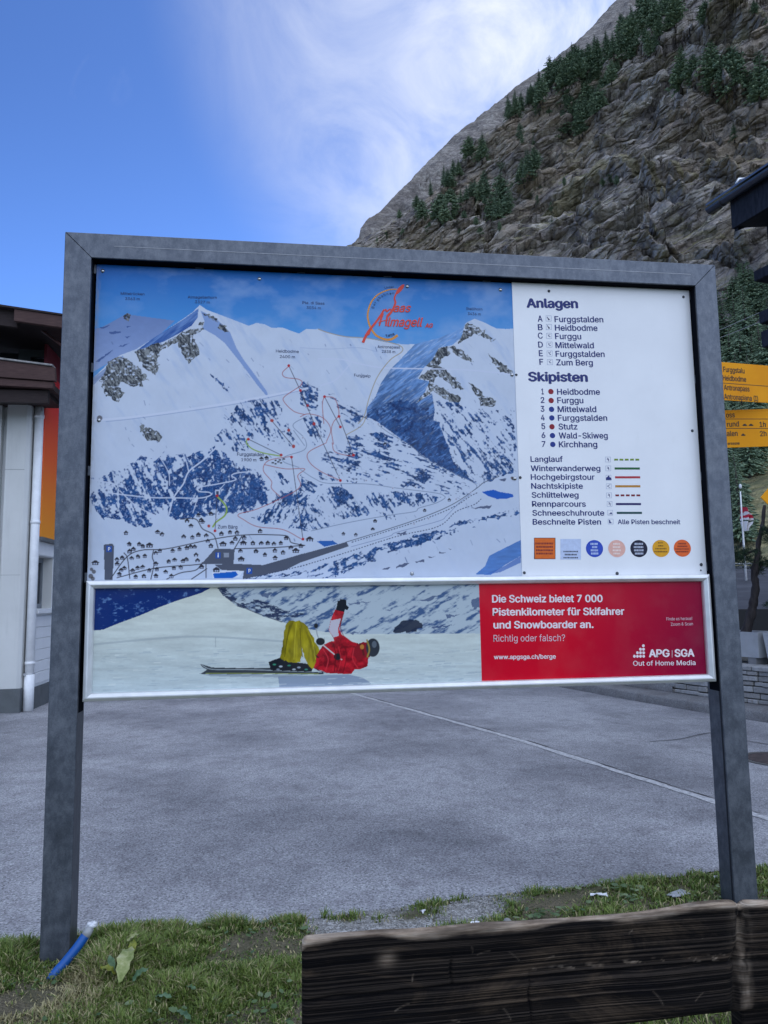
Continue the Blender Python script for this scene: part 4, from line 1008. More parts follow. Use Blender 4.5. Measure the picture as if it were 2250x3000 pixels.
# folds and highlights on the clothes
for pts, w_, c_, a_ in ((S((1040, 285), (1050, 330), (1045, 400)), 3, (92, 4, 18), .8), (S((1085, 290), (1095, 340), (1080, 405)), 3, (104, 6, 20), .7), (S((1000, 310), (1020, 350), (1010, 395)), 3, (236, 60, 72), .55), (S((1125, 305), (1120, 350), (1140, 385)), 3, (236, 60, 72), .5), (S((1062, 300), (1072, 350), (1062, 395)), 2.6, (226, 44, 58), .6), (S((862, 215), (852, 270), (842, 340)), 3, (84, 74, 0), .7), (S((890, 205), (884, 270), (880, 350)), 3, (206, 190, 50), .5), (S((935, 225), (958, 290), (968, 350)), 3, (204, 188, 48), .5), (S((1084, 160), (1070, 220), (1090, 268)), 2.4, (112, 6, 22), .7)):
    pa.line(pts, w_, c_, a_)
pa.line(S((1082, 262), (1112, 284), (1130, 290)), 11, (178, 18, 36)); pa.fill(S((1040, 262), (1076, 250), (1112, 284), (1090, 300), (1048, 288)), redc)
pa.c *= 1.0
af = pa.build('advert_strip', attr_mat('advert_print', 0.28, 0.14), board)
rail((AX0, AZ1), (AX1, AZ1), (0, -1)); rail((AX0, AZ0), (AX1, AZ0), (0, 1)); rail((AX0, AZ0), (AX0, AZ1), (1, 0)); rail((AX1, AZ0), (AX1, AZ1), (-1, 0))
m = MBL(); yp = YP - .0006
Mz = zc(1380, 1680, .446)
WP = ink('poster_white', s2l((236, 222, 226)), .35); WP2 = ink('poster_pale', s2l((216, 186, 196)), .35)
for s_, a, b, c, bo in (('Die Schweiz bietet 7 000', (138, 190), (865, 187), 47, .028), ('Pistenkilometer für Skifahrer', (142, 276), (1008, 271), 47, .028), ('und Snowboarder an.', (147, 361), (805, 357), 47, .028), ('www.apgsga.ch/berge', (150, 563), (557, 559), 28, .02)):
    put_text(m, s_, Mz(a)[0], Mz(b)[0], c * .446, yp, bo)
put_text(m, 'APG', Mz((1168, 549))[0], Mz((1305, 547))[0], 48 * .446, yp, .035); put_text(m, 'SGA', Mz((1338, 547))[0], Mz((1468, 545))[0], 48 * .446, yp, .035)
put_text(m, 'Out of Home Media', Mz((1065, 606))[0], Mz((1475, 601))[0], 31 * .446, yp, .01)
lm_ = m.new(); strip_px(lm_, Mz((1321, 505), (1321, 552)), 1.2, yp)
for y, xs in ((544, (1073, 1093, 1113, 1134)), (521, (1093, 1113, 1134)), (498, (1113, 1133)), (475, (1132,))):
    for x in xs:
        c0 = on(*Mz((x, y))[0], 1, yp); e = on(*Mz((x + 9, y))[0], 1, yp); lm_.disc(c0, e[0] - c0[0], (1, 0, 0), (0, 0, 1), 12)
m.build('lettering', WP, af)
m = MBL()
put_text(m, 'Richtig oder falsch?', Mz((148, 448))[0], Mz((618, 444))[0], 44 * .446, yp, -.004)
put_text(m, 'Finde es heraus!', Mz((1284, 309))[0], Mz((1453, 305))[0], 20 * .446, yp, 0); put_text(m, 'Zoom & Scan', Mz((1313, 344))[0], Mz((1458, 340))[0], 20 * .446, yp, 0)
m.build('lettering', WP2, af)

# ================================================================== ground, asphalt, verge
def mat_asphalt(name, lo, hi, tint):
    t = NT(name, 0.82, 0.35)
    v = t.obj()
    big = t.noise(v, 0.55, 5, 0.6); mid = t.noise(v, 5, 6, 0.7)
    vo = t.n('ShaderNodeTexVoronoi'); vo.inputs['Scale'].default_value = 88; t.l(v, vo.inputs['Vector'])
    vo2 = t.n('ShaderNodeTexVoronoi'); vo2.inputs['Scale'].default_value = 34; t.l(v, vo2.inputs['Vector'])
    fine = t.noise(v, 75, 5, 0.8)
    base = t.ramp(fine, [(0.36, tuple(x * .55 for x in lo)), (0.5, tuple((a + b) / 2 for a, b in zip(lo, hi))), (0.64, hi)])
    sepc = t.n('ShaderNodeSeparateColor'); t.l(vo.outputs['Color'], sepc.inputs[0])
    sepd = t.n('ShaderNodeSeparateColor'); t.l(vo2.outputs['Color'], sepd.inputs[0])
    near = t.mrange(vo.outputs['Distance'], 0.34, 0.52, 1, 0)
    base = t.mix(t.math('MULTIPLY', t.math('MULTIPLY', t.mrange(sepc.outputs[0], 0.74, 0.86), near), 0.9), base, (0.62, 0.62, 0.63))
    base = t.mix(t.math('MULTIPLY', t.math('MULTIPLY', t.mrange(sepc.outputs[1], 0.70, 0.85), near), 0.8), base, (0.05, 0.05, 0.056))
    base = t.mix(t.math('MULTIPLY', t.math('MULTIPLY', t.mrange(sepd.outputs[0], 0.93, 0.96), t.mrange(vo2.outputs['Distance'], 0.16, 0.26, 1, 0)), 0.9), base, (0.70, 0.70, 0.70))
    base = t.mix(t.mrange(mid, 0.3, 0.75, 0.0, 0.25), base, tint)
    base = t.mix(t.mrange(mid, 0.48, 0.64, 0.0, 0.55), base, t.mix(1.0, base, (0.60, 0.58, 0.60), 'MULTIPLY'))
    base = t.mix(t.mrange(big, 0.40, 0.60, 0.0, 0.95), base, t.mix(1.0, base, (0.58, 0.58, 0.60), 'MULTIPLY'))
    st = t.noise(t.obj((1, .35, 1)), 1.6, 4, 0.7)
    base = t.mix(t.mrange(st, 0.64, 0.74, 0, 0.4), base, (0.08, 0.08, 0.085))
    t.color(base)
    h = t.math('ADD', t.math('MULTIPLY', fine, 0.6), t.math('MULTIPLY', vo.outputs['Distance'], 0.6))
    t.bump(h, 0.55, 0.006)
    return t.m
ASPH = mat_asphalt('worn_asphalt', (0.19, 0.19, 0.205), (0.50, 0.50, 0.52), (0.36, 0.355, 0.36))
ASPH2 = mat_asphalt('bluish_asphalt', (0.21, 0.21, 0.222), (0.47, 0.47, 0.49), (0.38, 0.38, 0.385))

t = NT('valley_ground', 0.95, 0.2)
n = t.noise(t.obj(), 0.4, 6); t.color(t.ramp(n, [(0.35, (0.05, 0.055, 0.03)), (0.65, (0.11, 0.10, 0.06))]))
o = mesh_np('ground', [(-1500, -1500, -.06), (1500, -1500, -.06), (1500, 1500, -.06), (-1500, 1500, -.06)], [(0, 1, 2, 3)], t.m); tag(o, kind='structure')

# asphalt edge along the verge (surveyed), then far edges
edge = np.array([(-6, .05), (-3, .1), (-1.2, .18), (-.232, .235), (.19, .281), (.63, .276), (1.117, .285), (1.45, .345), (1.983, .422), (2.524, .44), (3.357, .538), (3.9, .52), (5.2, .5), (7.5, .45)])
ex = np.linspace(-6, 7.5, 260); ey = np.interp(ex, edge[:, 0], edge[:, 1]) + .028 * fbm(ex * 3.0, ex * 0 + 2.2, octv=4, seed=301)
seam = np.array([G(1030, 2030), G(1500, 2160), G(2090, 2345), G(2250, 2395)])[:, :2]
seam = np.vstack([[seam[0] + (seam[0] - seam[1]) * 2.2], seam, [[4.36, .75], [4.42, .2]]])
def seam_x(y): return np.interp(y, seam[::-1, 1], seam[::-1, 0])
m = MB()
V = [(x, y, -.010) for x, y in zip(ex, ey) if x < seam_x(y)]
xe, ye = V[-1][0], V[-1][1]
far = [(seam_x(yy), yy, -.010) for yy in np.linspace(ye + .05, 18, 30)]
m.poly(V + far + [(-1.0, 40, -.010), (-14, 40, -.010), (-14, .0, -.010)])
o = m.build('asphalt_yard', ASPH); tag(o, kind='structure')
m = MB()
V = [(x, y, -.011) for x, y in zip(ex, ey) if x >= seam_x(y)]
m.poly([(seam_x(yy), yy, -.011) for yy in np.linspace(18, V[0][1] + .05, 30)] + V + [(9, 0, -.011), (9, 40, -.011), (-1.0, 40, -.011)])
o = m.build('asphalt_road', ASPH2); tag(o, kind='structure')
# pale edging strip between the two surfaces with a dark joint
ys = np.linspace(.75, 16, 160); sx = seam_x(ys)
def ribbon(name, off, w_, z, mat, jit, seed):
    a = off + jit * fbm(ys * 5, ys * 0, octv=3, seed=seed); b = off + w_ + jit * fbm(ys * 5, ys * 0 + 9, octv=3, seed=seed + 1)
    V = np.concatenate([np.stack([sx + a, ys, ys * 0 + z], 1), np.stack([sx + b, ys, ys * 0 + z], 1)]); n_ = len(ys); i = np.arange(n_ - 1)
    o = mesh_np(name, V, np.stack([i, i + n_, i + n_ + 1, i + 1], 1), mat); tag(o, kind='structure'); return o
t = NT('edging_concrete', 0.85, 0.3); n = t.noise(t.obj(), 30, 5, .7); t.color(t.ramp(n, [(0.35, (0.24, 0.24, 0.25)), (0.5, (0.44, 0.44, 0.445)), (0.68, (0.58, 0.58, 0.585))]))
EDG = t.m
ribbon('edging_strip', -.035, .08, -.006, EDG, .024, 5)
ribbon('tar_joint', .054, .012, -.0045, plain('tar', (0.035, 0.035, 0.04), 0.6), .02, 9)
def ground_strip(name, pts, w_, z, mat):
    p = catmull(np.array([G(*q)[:2] for q in pts]), 8); d = np.gradient(p, axis=0); d /= np.linalg.norm(d, axis=1)[:, None]; nn = np.stack([-d[:, 1], d[:, 0]], 1)
    ww = w_ * (.55 + .45 * np.abs(fbm(np.arange(len(p)) * .4, np.zeros(len(p)), octv=2, seed=3)))
    V = np.concatenate([np.c_[p + nn * ww[:, None] / 2, np.full(len(p), z)], np.c_[p - nn * ww[:, None] / 2, np.full(len(p), z)]]); n_ = len(p); i = np.arange(n_ - 1)
    o = mesh_np(name, V, np.stack([i + n_, i + n_ + 1, i + 1, i], 1), mat); tag(o, kind='structure')
TAR = plain('tar', (0.035, 0.035, 0.04), 0.6)
ground_strip('tar_joint', ((1905, 2170), (1990, 2163), (2090, 2145), (2190, 2168), (2290, 2185)), .022, -.0055, TAR)
ground_strip('tar_joint', ((1905, 2170), (2000, 2190), (2090, 2212)), .008, -.0055, plain('faint_tar', (0.12, 0.12, 0.13), .8))
# iron cover at the right edge
mc = empty('manhole_cover', tuple(G(2285, 2222)), 'round rusty brown manhole cover set in the asphalt at the right edge', 'manhole cover')
c0 = G(2285, 2222)
t = NT('rusty_iron', 0.6, 0.4, 0.3); n = t.noise(t.obj(), 18, 5); t.color(t.ramp(n, [(0.35, (0.05, 0.040, 0.040)), (0.7, (0.11, 0.078, 0.072))])); RUST = t.m
m = MB(); m.tube([(c0[0], c0[1], -.03), (c0[0], c0[1], -.003)], .27, 36); m.build('lid', RUST, mc)
m = MB()
for k in range(36):
    a0, a1 = 2 * math.pi * k / 36, 2 * math.pi * (k + 1) / 36
    m.poly([(c0[0] + r * math.cos(a), c0[1] + r * math.sin(a), -.004) for r, a in ((.285, a0), (.33, a0), (.33, a1), (.285, a1))])
m.build('ring', plain('iron_ring', (0.11, 0.105, 0.10), 0.6), mc)

# verge: soil and gravel sheet that feathers over the asphalt edge
nx_, ny_ = 300, 130
X, Y = np.meshgrid(np.linspace(-3.2, 5.2, nx_), np.linspace(-4.6, .75, ny_))
eyy = np.interp(X, ex, ey)
ins = eyy - Y                                   # distance inside the verge
bump_ = .018 * fbm(X * 2.3, Y * 2.3, octv=4, seed=311) + .010 * fbm(X * 14, Y * 14, octv=3, seed=312)
Z = np.where(ins > 0, np.minimum(.012, ins * .25 - .012) + bump_ * np.clip(ins * 6, 0, 1), -.045)
def gravel_mask(x, y):
    """bare gravel along the asphalt between the grass tufts"""
    e = np.interp(x, ex, ey) - y
    a = np.clip((x - 1.02) / .10, 0, 1) * np.clip((2.30 - x) / .35, 0, 1)
    wdt = .36 * np.clip((x - 1.0) / .15, .3, 1) * np.clip((2.45 - x) / .6, .15, 1)
    tuft = np.exp(-(((x - 1.30) / .05) ** 2 + ((e - .10) / .05) ** 2)) + np.exp(-(((x - 1.62) / .10) ** 2 + ((e - .16) / .06) ** 2)) + np.exp(-(((x - 1.75) / .12) ** 2 + ((e - .05) / .05) ** 2)) + .8 * np.exp(-(((x - 1.12) / .04) ** 2 + ((e - .22) / .06) ** 2))
    return a * np.clip((wdt + .10 * fbm(x * 5, y * 5, octv=3, seed=321) - e) / .05, 0, 1) * np.clip(1 - 1.5 * tuft, 0, 1)
t = NT('verge_soil', 0.95, 0.15)
v = t.obj(); f = t.noise(v, 90, 4, .7); g_ = t.noise(v, 4, 5, .6)
soil = t.ramp(f, [(0.35, (0.075, 0.066, 0.046)), (0.65, (0.20, 0.17, 0.115))])
soil = t.mix(t.mrange(g_, .4, .65, 0, .7), soil, (0.07, 0.075, 0.035))
vo = t.n('ShaderNodeTexVoronoi'); vo.inputs['Scale'].default_value = 95; t.l(v, vo.inputs['Vector'])
sc_ = t.n('ShaderNodeSeparateColor'); t.l(vo.outputs['Color'], sc_.inputs[0])
grav = t.ramp(sc_.outputs[0], [(0.0, (0.16, 0.155, 0.145)), (0.5, (0.31, 0.30, 0.285)), (0.9, (0.44, 0.43, 0.42)), (1.0, (0.6, 0.6, 0.6))])
a_ = t.n('ShaderNodeVertexColor'); a_.layer_name = 'gravel'
t.color(t.mix(a_.outputs['Color'], soil, grav)); t.bump(t.math('ADD', f, vo.outputs['Distance']), .6, .012)
vg = mesh_np('verge_soil', np.stack([X, Y, Z], -1).reshape(-1, 3), grid_faces(ny_, nx_), t.m, smooth=True); tag(vg, kind='structure')
ca = vg.data.color_attributes.new('gravel', 'FLOAT_COLOR', 'POINT'); gm = np.clip(gravel_mask(X, Y) + np.clip((.03 - ins) / .03, 0, 1) * .8, 0, 1).ravel()
ca.data.foreach_set('color', np.stack([gm, gm, gm, np.ones_like(gm)], 1).astype(np.float32).ravel())
def verge_z(x, y):
    ii = np.interp(x, ex, ey) - y
    b = .018 * fbm(x * 2.3, y * 2.3, octv=4, seed=311) + .010 * fbm(x * 14, y * 14, octv=3, seed=312)
    return np.where(ii > 0, np.minimum(.012, ii * .25 - .012) + b * np.clip(ii * 6, 0, 1), -.02)

# grass: every blade a bent strip; one object, nobody could count it
def grass(n_try, x0, x1, y0, y1, hmin, hmax, seed, tuft=1.0):
    r = np.random.default_rng(seed)
    x = r.uniform(x0, x1, n_try); y = r.uniform(y0, y1, n_try)
    e = np.interp(x, ex, ey) - y
    cl = fbm(x * 3.2, y * 3.2, octv=4, seed=331); cl2 = fbm(x * 11, y * 11, octv=3, seed=332)
    gmk = gravel_mask(x, y)
    pr_ = np.clip(.70 + cl * 1.2 + cl2 * .9, .05, 1) * np.clip((e + .02) / .03, 0, 1) * (1 - gmk * np.where(cl2 > .42, .5, 1.0))
    dry = np.clip(np.exp(-(((x - .18) / .14) ** 2 + ((y + .27) / .16) ** 2)) * 1.2 + np.exp(-(((x + .12) / .25) ** 2 + ((y + .42) / .15) ** 2)) * .9, 0, 1)
    pr_ *= 1 - .6 * dry
    kp = r.random(n_try) < pr_; x, y, e, cl, cl2, dry = x[kp], y[kp], e[kp], cl[kp], cl2[kp], dry[kp]
    N = len(x)
    h = .88 * r.uniform(hmin, hmax, N) * (1 + .9 * np.clip(cl * 1.5 + cl2, -.5, 1.2)) * np.where(e < .12, 1.15, 1.0)
    big = np.exp(-(((x - .30) / .20) ** 2 + ((y - .02) / .22) ** 2)); big2 = np.exp(-(((x + .22) / .2) ** 2 + ((y - .02) / .2) ** 2)); big3 = np.exp(-(((x - .86) / .12) ** 2 + ((y - .22) / .08) ** 2))
    h *= 1 + .9 * big + .7 * big2 + .8 * big3
    w_ = r.uniform(.0016, .0036, N) * (1 + .6 * big)
    az = r.uniform(0, 2 * np.pi, N); lean = r.uniform(.15, 1.15, N) * h
    dx, dy = np.cos(az), np.sin(az); ta = az + np.pi / 2 + r.uniform(-.5, .5, N); sxx, syy = np.cos(ta), np.sin(ta)
    z = verge_z(x, y) - .004
    V = []
    for t_, wf in ((0, 1.0), (.4, .9), (.75, .6), (1.0, .08)):
        lx = x + dx * lean * t_ ** 1.9; ly = y + dy * lean * t_ ** 1.9; lz = z + h * (t_ - .28 * (lean / h) * t_ ** 2.4)
        for s_ in (-1, 1): V.append(np.stack([lx + sxx * w_ * wf * s_, ly + syy * w_ * wf * s_, lz], 1))
    V = np.stack(V, 1).reshape(-1, 3)
    b = np.arange(N)[:, None] * 8
    F = np.concatenate([b + np.array([[0, 1, 3, 2]]), b + np.array([[2, 3, 5, 4]]), b + np.array([[4, 5, 7, 6]])], 0)
    g1, g2, g3 = np.array([.060, .120, .018]), np.array([.165, .215, .045]), np.array([.40, .35, .18])
    k = np.clip(r.random(N) * .8 + cl * .6 + .12, 0, 1)[:, None]
    c = g1 * (1 - k) + g2 * k
    dr = (r.random(N) < (.16 + .75 * dry + .12 * (cl < -.15)))[:, None]
    c = np.where(dr, g3 * r.uniform(.6, 1.1, (N, 1)), c) * r.uniform(.8, 1.2, (N, 1))
    C4 = np.ones((N, 8, 4), np.float32); C4[:, :, :3] = c[:, None, :]
    return V, F, C4.reshape(-1, 4)
parts = [grass(230000, -1.2, 1.25, -1.35, .30, .018, .040, 1), grass(60000, 1.0, 4.2, -.75, .56, .018, .036, 2), grass(30000, 1.2, 3.4, -2.2, -.7, .02, .04, 3)]
off = 0; VV, FF, CC = [], [], []
for V, F, c in parts: VV.append(V); FF.append(F + off); CC.append(c); off += len(V)
t = NT('grass_blade', 0.55, 0.3); a_ = t.n('ShaderNodeVertexColor'); a_.layer_name = 'blade'; t.color(a_.outputs['Color'])
t.b.inputs['Subsurface Weight'].default_value = 0.0
GRASSM = t.m
go = mesh_np('grass', np.concatenate(VV), np.concatenate(FF), GRASSM, smooth=True)
ca = go.data.color_attributes.new('blade', 'FLOAT_COLOR', 'POINT'); ca.data.foreach_set('color', np.concatenate(CC).ravel())
tag(go, 'short green grass with dry blades on the verge', 'grass', kind='stuff')

# low broad leaves: clover and dock between the blades, also uncountable
r = np.random.default_rng(5); Vl, Fl = [], []
for i in range(1500):
    if i < 900: x, y = r.uniform(1.6, 3.9), r.uniform(-.15, .5)
    else: x, y = r.uniform(-.9, 1.2), r.uniform(-1.0, .28)
    e = float(np.interp(x, ex, ey) - y)
    if e < .02 or float(gravel_mask(np.array(x), np.array(y))) > .4 or float(fbm(np.array(x * 4), np.array(y * 4), octv=3, seed=341)) < -.02: continue
    s_ = r.uniform(.008, .02); a = r.uniform(0, 6.28); zz_ = float(verge_z(np.array(x), np.array(y))) + r.uniform(.012, .032); tl = r.uniform(-.5, .5)
    u = np.array([math.cos(a), math.sin(a), tl * .5]); w_ = np.array([-math.sin(a), math.cos(a), r.uniform(-.4, .4)]); b = len(Vl); p = np.array([x, y, zz_])
    Vl += [p - u * s_, p - u * s_ * .3 + w_ * s_ * .6, p + u * s_ * .7 + w_ * s_ * .45, p + u * s_ * 1.1, p + u * s_ * .7 - w_ * s_ * .45, p - u * s_ * .3 - w_ * s_ * .6]
    Fl += [(b, b + 1, b + 2, b + 3), (b, b + 3, b + 4, b + 5)]
t = NT('weed_leaf', .5, .35); n = t.noise(t.obj(), 9, 4); t.color(t.ramp(n, [(.35, (.045, .085, .03)), (.5, (.08, .13, .045)), (.7, (.16, .20, .10))]))
o = mesh_np('low_weeds', Vl, Fl, t.m); tag(o, 'small round weed leaves growing among the grass', 'weeds', kind='stuff')
# loose gravel stones
def stones(n_, x0, x1, y0, y1, smin, smax, seed, cond):
    r = np.random.default_rng(seed); Vs, Fs = [], []
    octa = np.array([(1, 0, 0), (0, 1, 0), (-1, 0, 0), (0, -1, 0), (0, 0, 1), (0, 0, -1)], float)
    fc = [(0, 1, 4), (1, 2, 4), (2, 3, 4), (3, 0, 4), (1, 0, 5), (2, 1, 5), (3, 2, 5), (0, 3, 5)]
    for _ in range(n_):
        x, y = r.uniform(x0, x1), r.uniform(y0, y1)
        if r.random() > cond(x, y): continue
        s_ = r.uniform(smin, smax) * r.uniform(.6, 1); b = len(Vs); z = float(verge_z(np.array(x), np.array(y)))
        q = octa * (1 + r.uniform(-.3, .3, (6, 1))) * s_ * np.array([r.uniform(.8, 1.3), 1, .6]); a = r.uniform(0, 6.3); ca_, sa_ = math.cos(a), math.sin(a)
        q = np.c_[q[:, 0] * ca_ - q[:, 1] * sa_, q[:, 0] * sa_ + q[:, 1] * ca_, q[:, 2]]
        Vs += list(q + [x, y, z + s_ * .25]); Fs += [tuple(b + i for i in f) for f in fc]
    return Vs, Fs
t = NT('gravel_stone', .85, .3); n = t.noise(t.obj(), 45, 3); t.color(t.ramp(n, [(.35, (.18, .18, .172)), (.55, (.36, .352, .34)), (.75, (.55, .55, .54))]))
Vs, Fs = stones(9000, .95, 2.5, -.15, .45, .003, .008, 9, lambda x, y: float(gravel_mask(np.array(x), np.array(y))))
o = mesh_np('gravel', Vs, Fs, t.m); tag(o, 'loose grey gravel along the asphalt edge', 'gravel', kind='stuff')

# bigger leaves of a dock plant beside the left post
def leaf_mesh(m, base, tip, width, lift, curl=0.15, nseg=9, lobes=0.0):
    base, tip = np.array(base), np.array(tip); d = tip - base; L = np.linalg.norm(d); d /= L
    side = np.cross(d, [0, 0, 1]); side /= np.linalg.norm(side); up = np.cross(side, d)
    rows = []
    for i in range(nseg + 1):
        t_ = i / nseg; w_ = width * (math.sin(math.pi * min(1, t_ * .93 + .05)) ** .8) * (1 + lobes * math.sin(t_ * 34)); p = base + d * L * t_ + up * (lift * math.sin(math.pi * t_))
        rows.append([m.bm.verts.new(p + side * w_ * s_ + up * abs(s_) * w_ * curl + up * .004 * math.sin(t_ * 20 + s_)) for s_ in (-1, -.5, 0, .5, 1)])
    for a, b in zip(rows, rows[1:]):
        for k in range(4):
            f = m.bm.faces.new((a[k], a[k + 1], b[k + 1], b[k])); f.smooth = True
def leafmat(name, a, b, c):
    t = NT(name, .5, .35); n = t.noise(t.obj(), 22, 5, .65); t.color(t.ramp(n, [(.36, a), (.52, b), (.68, c)])); return t.m
YEL = leafmat('yellowing_leaf', (.16, .20, .05), (.30, .32, .13), (.46, .45, .26)); OLV = leafmat('olive_leaf', (.09, .12, .01), (.17, .19, .02), (.25, .26, .05)); GRN_ = leafmat('green_leaf', (.05, .10, .04), (.09, .16, .07), (.16, .24, .13))
dock = empty('dock_plant', tuple(G(352, 2860)), 'dock plant with a pale yellowing leaf in the grass right of the blue hose', 'plant')
def lf(px0, py0, px1, py1, z0, z1, w_, lift, mat, name='leaf', lob=0.0, par=None):
    m = MB(); leaf_mesh(m, G(px0, py0, z0), G(px1, py1, z1), w_, lift, lobes=lob); return m.build(name, mat, par or dock)
lf(352, 2878, 385, 2775, .05, .10, .030, .03, YEL, lob=.12); lf(340, 2860, 292, 2835, .05, .09, .024, .012, OLV); lf(388, 2878, 436, 2838, .05, .085, .022, .012, GRN_)
lf(370, 2760, 410, 2735, .08, .10, .014, .008, YEL); lf(385, 2800, 392, 2755, .07, .10, .016, .01, OLV); lf(330, 2855, 320, 2800, .05, .09, .014, .014, GRN_)
dk2 = empty('plantain_plant', tuple(G(480, 2922)), 'flat pale green plantain rosette low in the grass in front of the board', 'plant')
lf(455, 2920, 505, 2925, .035, .05, .014, .008, GRN_, par=dk2); lf(478, 2918, 462, 2895, .012, .03, .010, .008, GRN_, par=dk2); lf(520, 2960, 560, 2990, .03, .05, .012, .006, GRN_, par=dk2); lf(540, 2890, 575, 2900, .035, .05, .010, .006, GRN_, par=dk2)

# ------------------------------------------------------------------ blue hose stub at the left post, capped with white film
ho = empty('hose_stub', tuple(G(150, 2872)), 'bent blue plastic hose stub with white crumpled end at the left board post', 'hose')
p0, p3 = G(150, 2868), on(252, 2738, 1, -.055)
pts = catmull([p0 + [-.012, -.01, -.07], p0, on(188, 2822, 1, -.092), on(226, 2775, 1, -.072), p3], 6)
t = NT('blue_plastic', .42, .5); n = t.noise(t.obj(), 20, 5); n2 = t.noise(t.obj(), 6, 3); t.color(t.mix(t.mrange(n, .52, .75, 0, .4), (.006, .085, .33), (.02, .14, .38)))
m = MB(); m.tube(pts, .0185, 18); m.build('hose', t.m, ho)
e1 = pts[-1] - pts[-3]; e1 /= np.linalg.norm(e1)
m = MB(); m.tube([pts[-1] - e1 * .004, pts[-1] + e1 * .016, pts[-1] + e1 * .03], [.0195, .0185, .014], 14); m.build('collar', plain('clear_film', (.33, .34, .35), .35), ho)
m = MB(); r5 = random.Random(3)
for k in range(7):
    c_ = pts[-1] + e1 * (.030 + .010 * r5.random()) + np.array([r5.uniform(-.012, .012), r5.uniform(-.01, .01), r5.uniform(-.004, .012)]); m.ball(c_, r5.uniform(.009, .015), 8, (1, .9, .75))
for v_ in m.bm.verts: v_.co += Vector((r5.uniform(-.0025, .0025),) * 1 + (r5.uniform(-.0025, .0025), r5.uniform(-.0025, .0025)))
m.build('film_cap', plain('white_film', (.72, .73, .76), .4), ho)

# ------------------------------------------------------------------ litter and a stone on the verge
PAP = plain('white_paper', (.74, .75, .78), .6)
def scrap(px, py, w_, d_, name, label, cat, mat, seed, h=.012, group=None):
    c_ = G(px, py, .015); r = np.random.default_rng(seed); n_ = 7
    X_, Y_ = np.meshgrid(np.linspace(-1, 1, n_), np.linspace(-1, 1, n_)); a = r.uniform(-.4, .4)
    Zz = h * (fbm(X_ * 1.3 + seed, Y_ * 1.3, octv=2, seed=seed) + .6) + .006
    xx = X_ * w_ * (1 + .15 * vnoise(Y_ * 2, X_ * 0, seed=seed)); yy = Y_ * d_ * (1 + .2 * vnoise(X_ * 2, Y_ * 0, seed=seed + 1))
    P = np.stack([c_[0] + xx * math.cos(a) - yy * math.sin(a), c_[1] + xx * math.sin(a) + yy * math.cos(a), c_[2] + Zz], -1).reshape(-1, 3) - c_
    P = np.concatenate([P, P - [0, 0, .0025]]); F = grid_faces(n_, n_); F2 = F[:, ::-1] + n_ * n_
    o = mesh_np(name, P, np.concatenate([F, F2]), mat); o.location = c_; tag(o, label, cat, group); return o
scrap(1755, 2634, .038, .010, 'crumpled_paper', 'white crumpled paper scrap lying on the grass left of the right board post', 'litter', PAP, 3, .022)
scrap(1985, 2624, .058, .026, 'flat_stone', 'flat pale grey slab lying in the grass beside the right board post', 'stone', plain('pale_slab', (.36, .38, .40), .6), 4, .008)
scrap(1392, 2712, .020, .009, 'paper_scrap', 'small white scrap half hidden behind the bench back', 'litter', PAP, 6, .01)
scrap(1238, 2677, .012, .006, 'paper_scrap', 'tiny white scrap on the gravel beside the asphalt', 'litter', PAP, 7, .012)
scrap(2097, 2578, .010, .006, 'paper_scrap', 'tiny white scrap touching the right board post', 'litter', PAP, 8, .02)
c_ = G(1487, 2702, .02)
m = MB(); m.ball((0, 0, 0), .022, 10, (1, .8, .8))
for v_ in m.bm.verts: v_.co *= 1 + .18 * float(vnoise(np.array(v_.co.x * 60), np.array(v_.co.y * 60), np.array(v_.co.z * 60), 4))
o = m.build('stone', plain('grey_stone', (.24, .235, .23), .9)); o.location = c_; tag(o, 'fist sized grey stone lying just behind the bench back', 'stone')

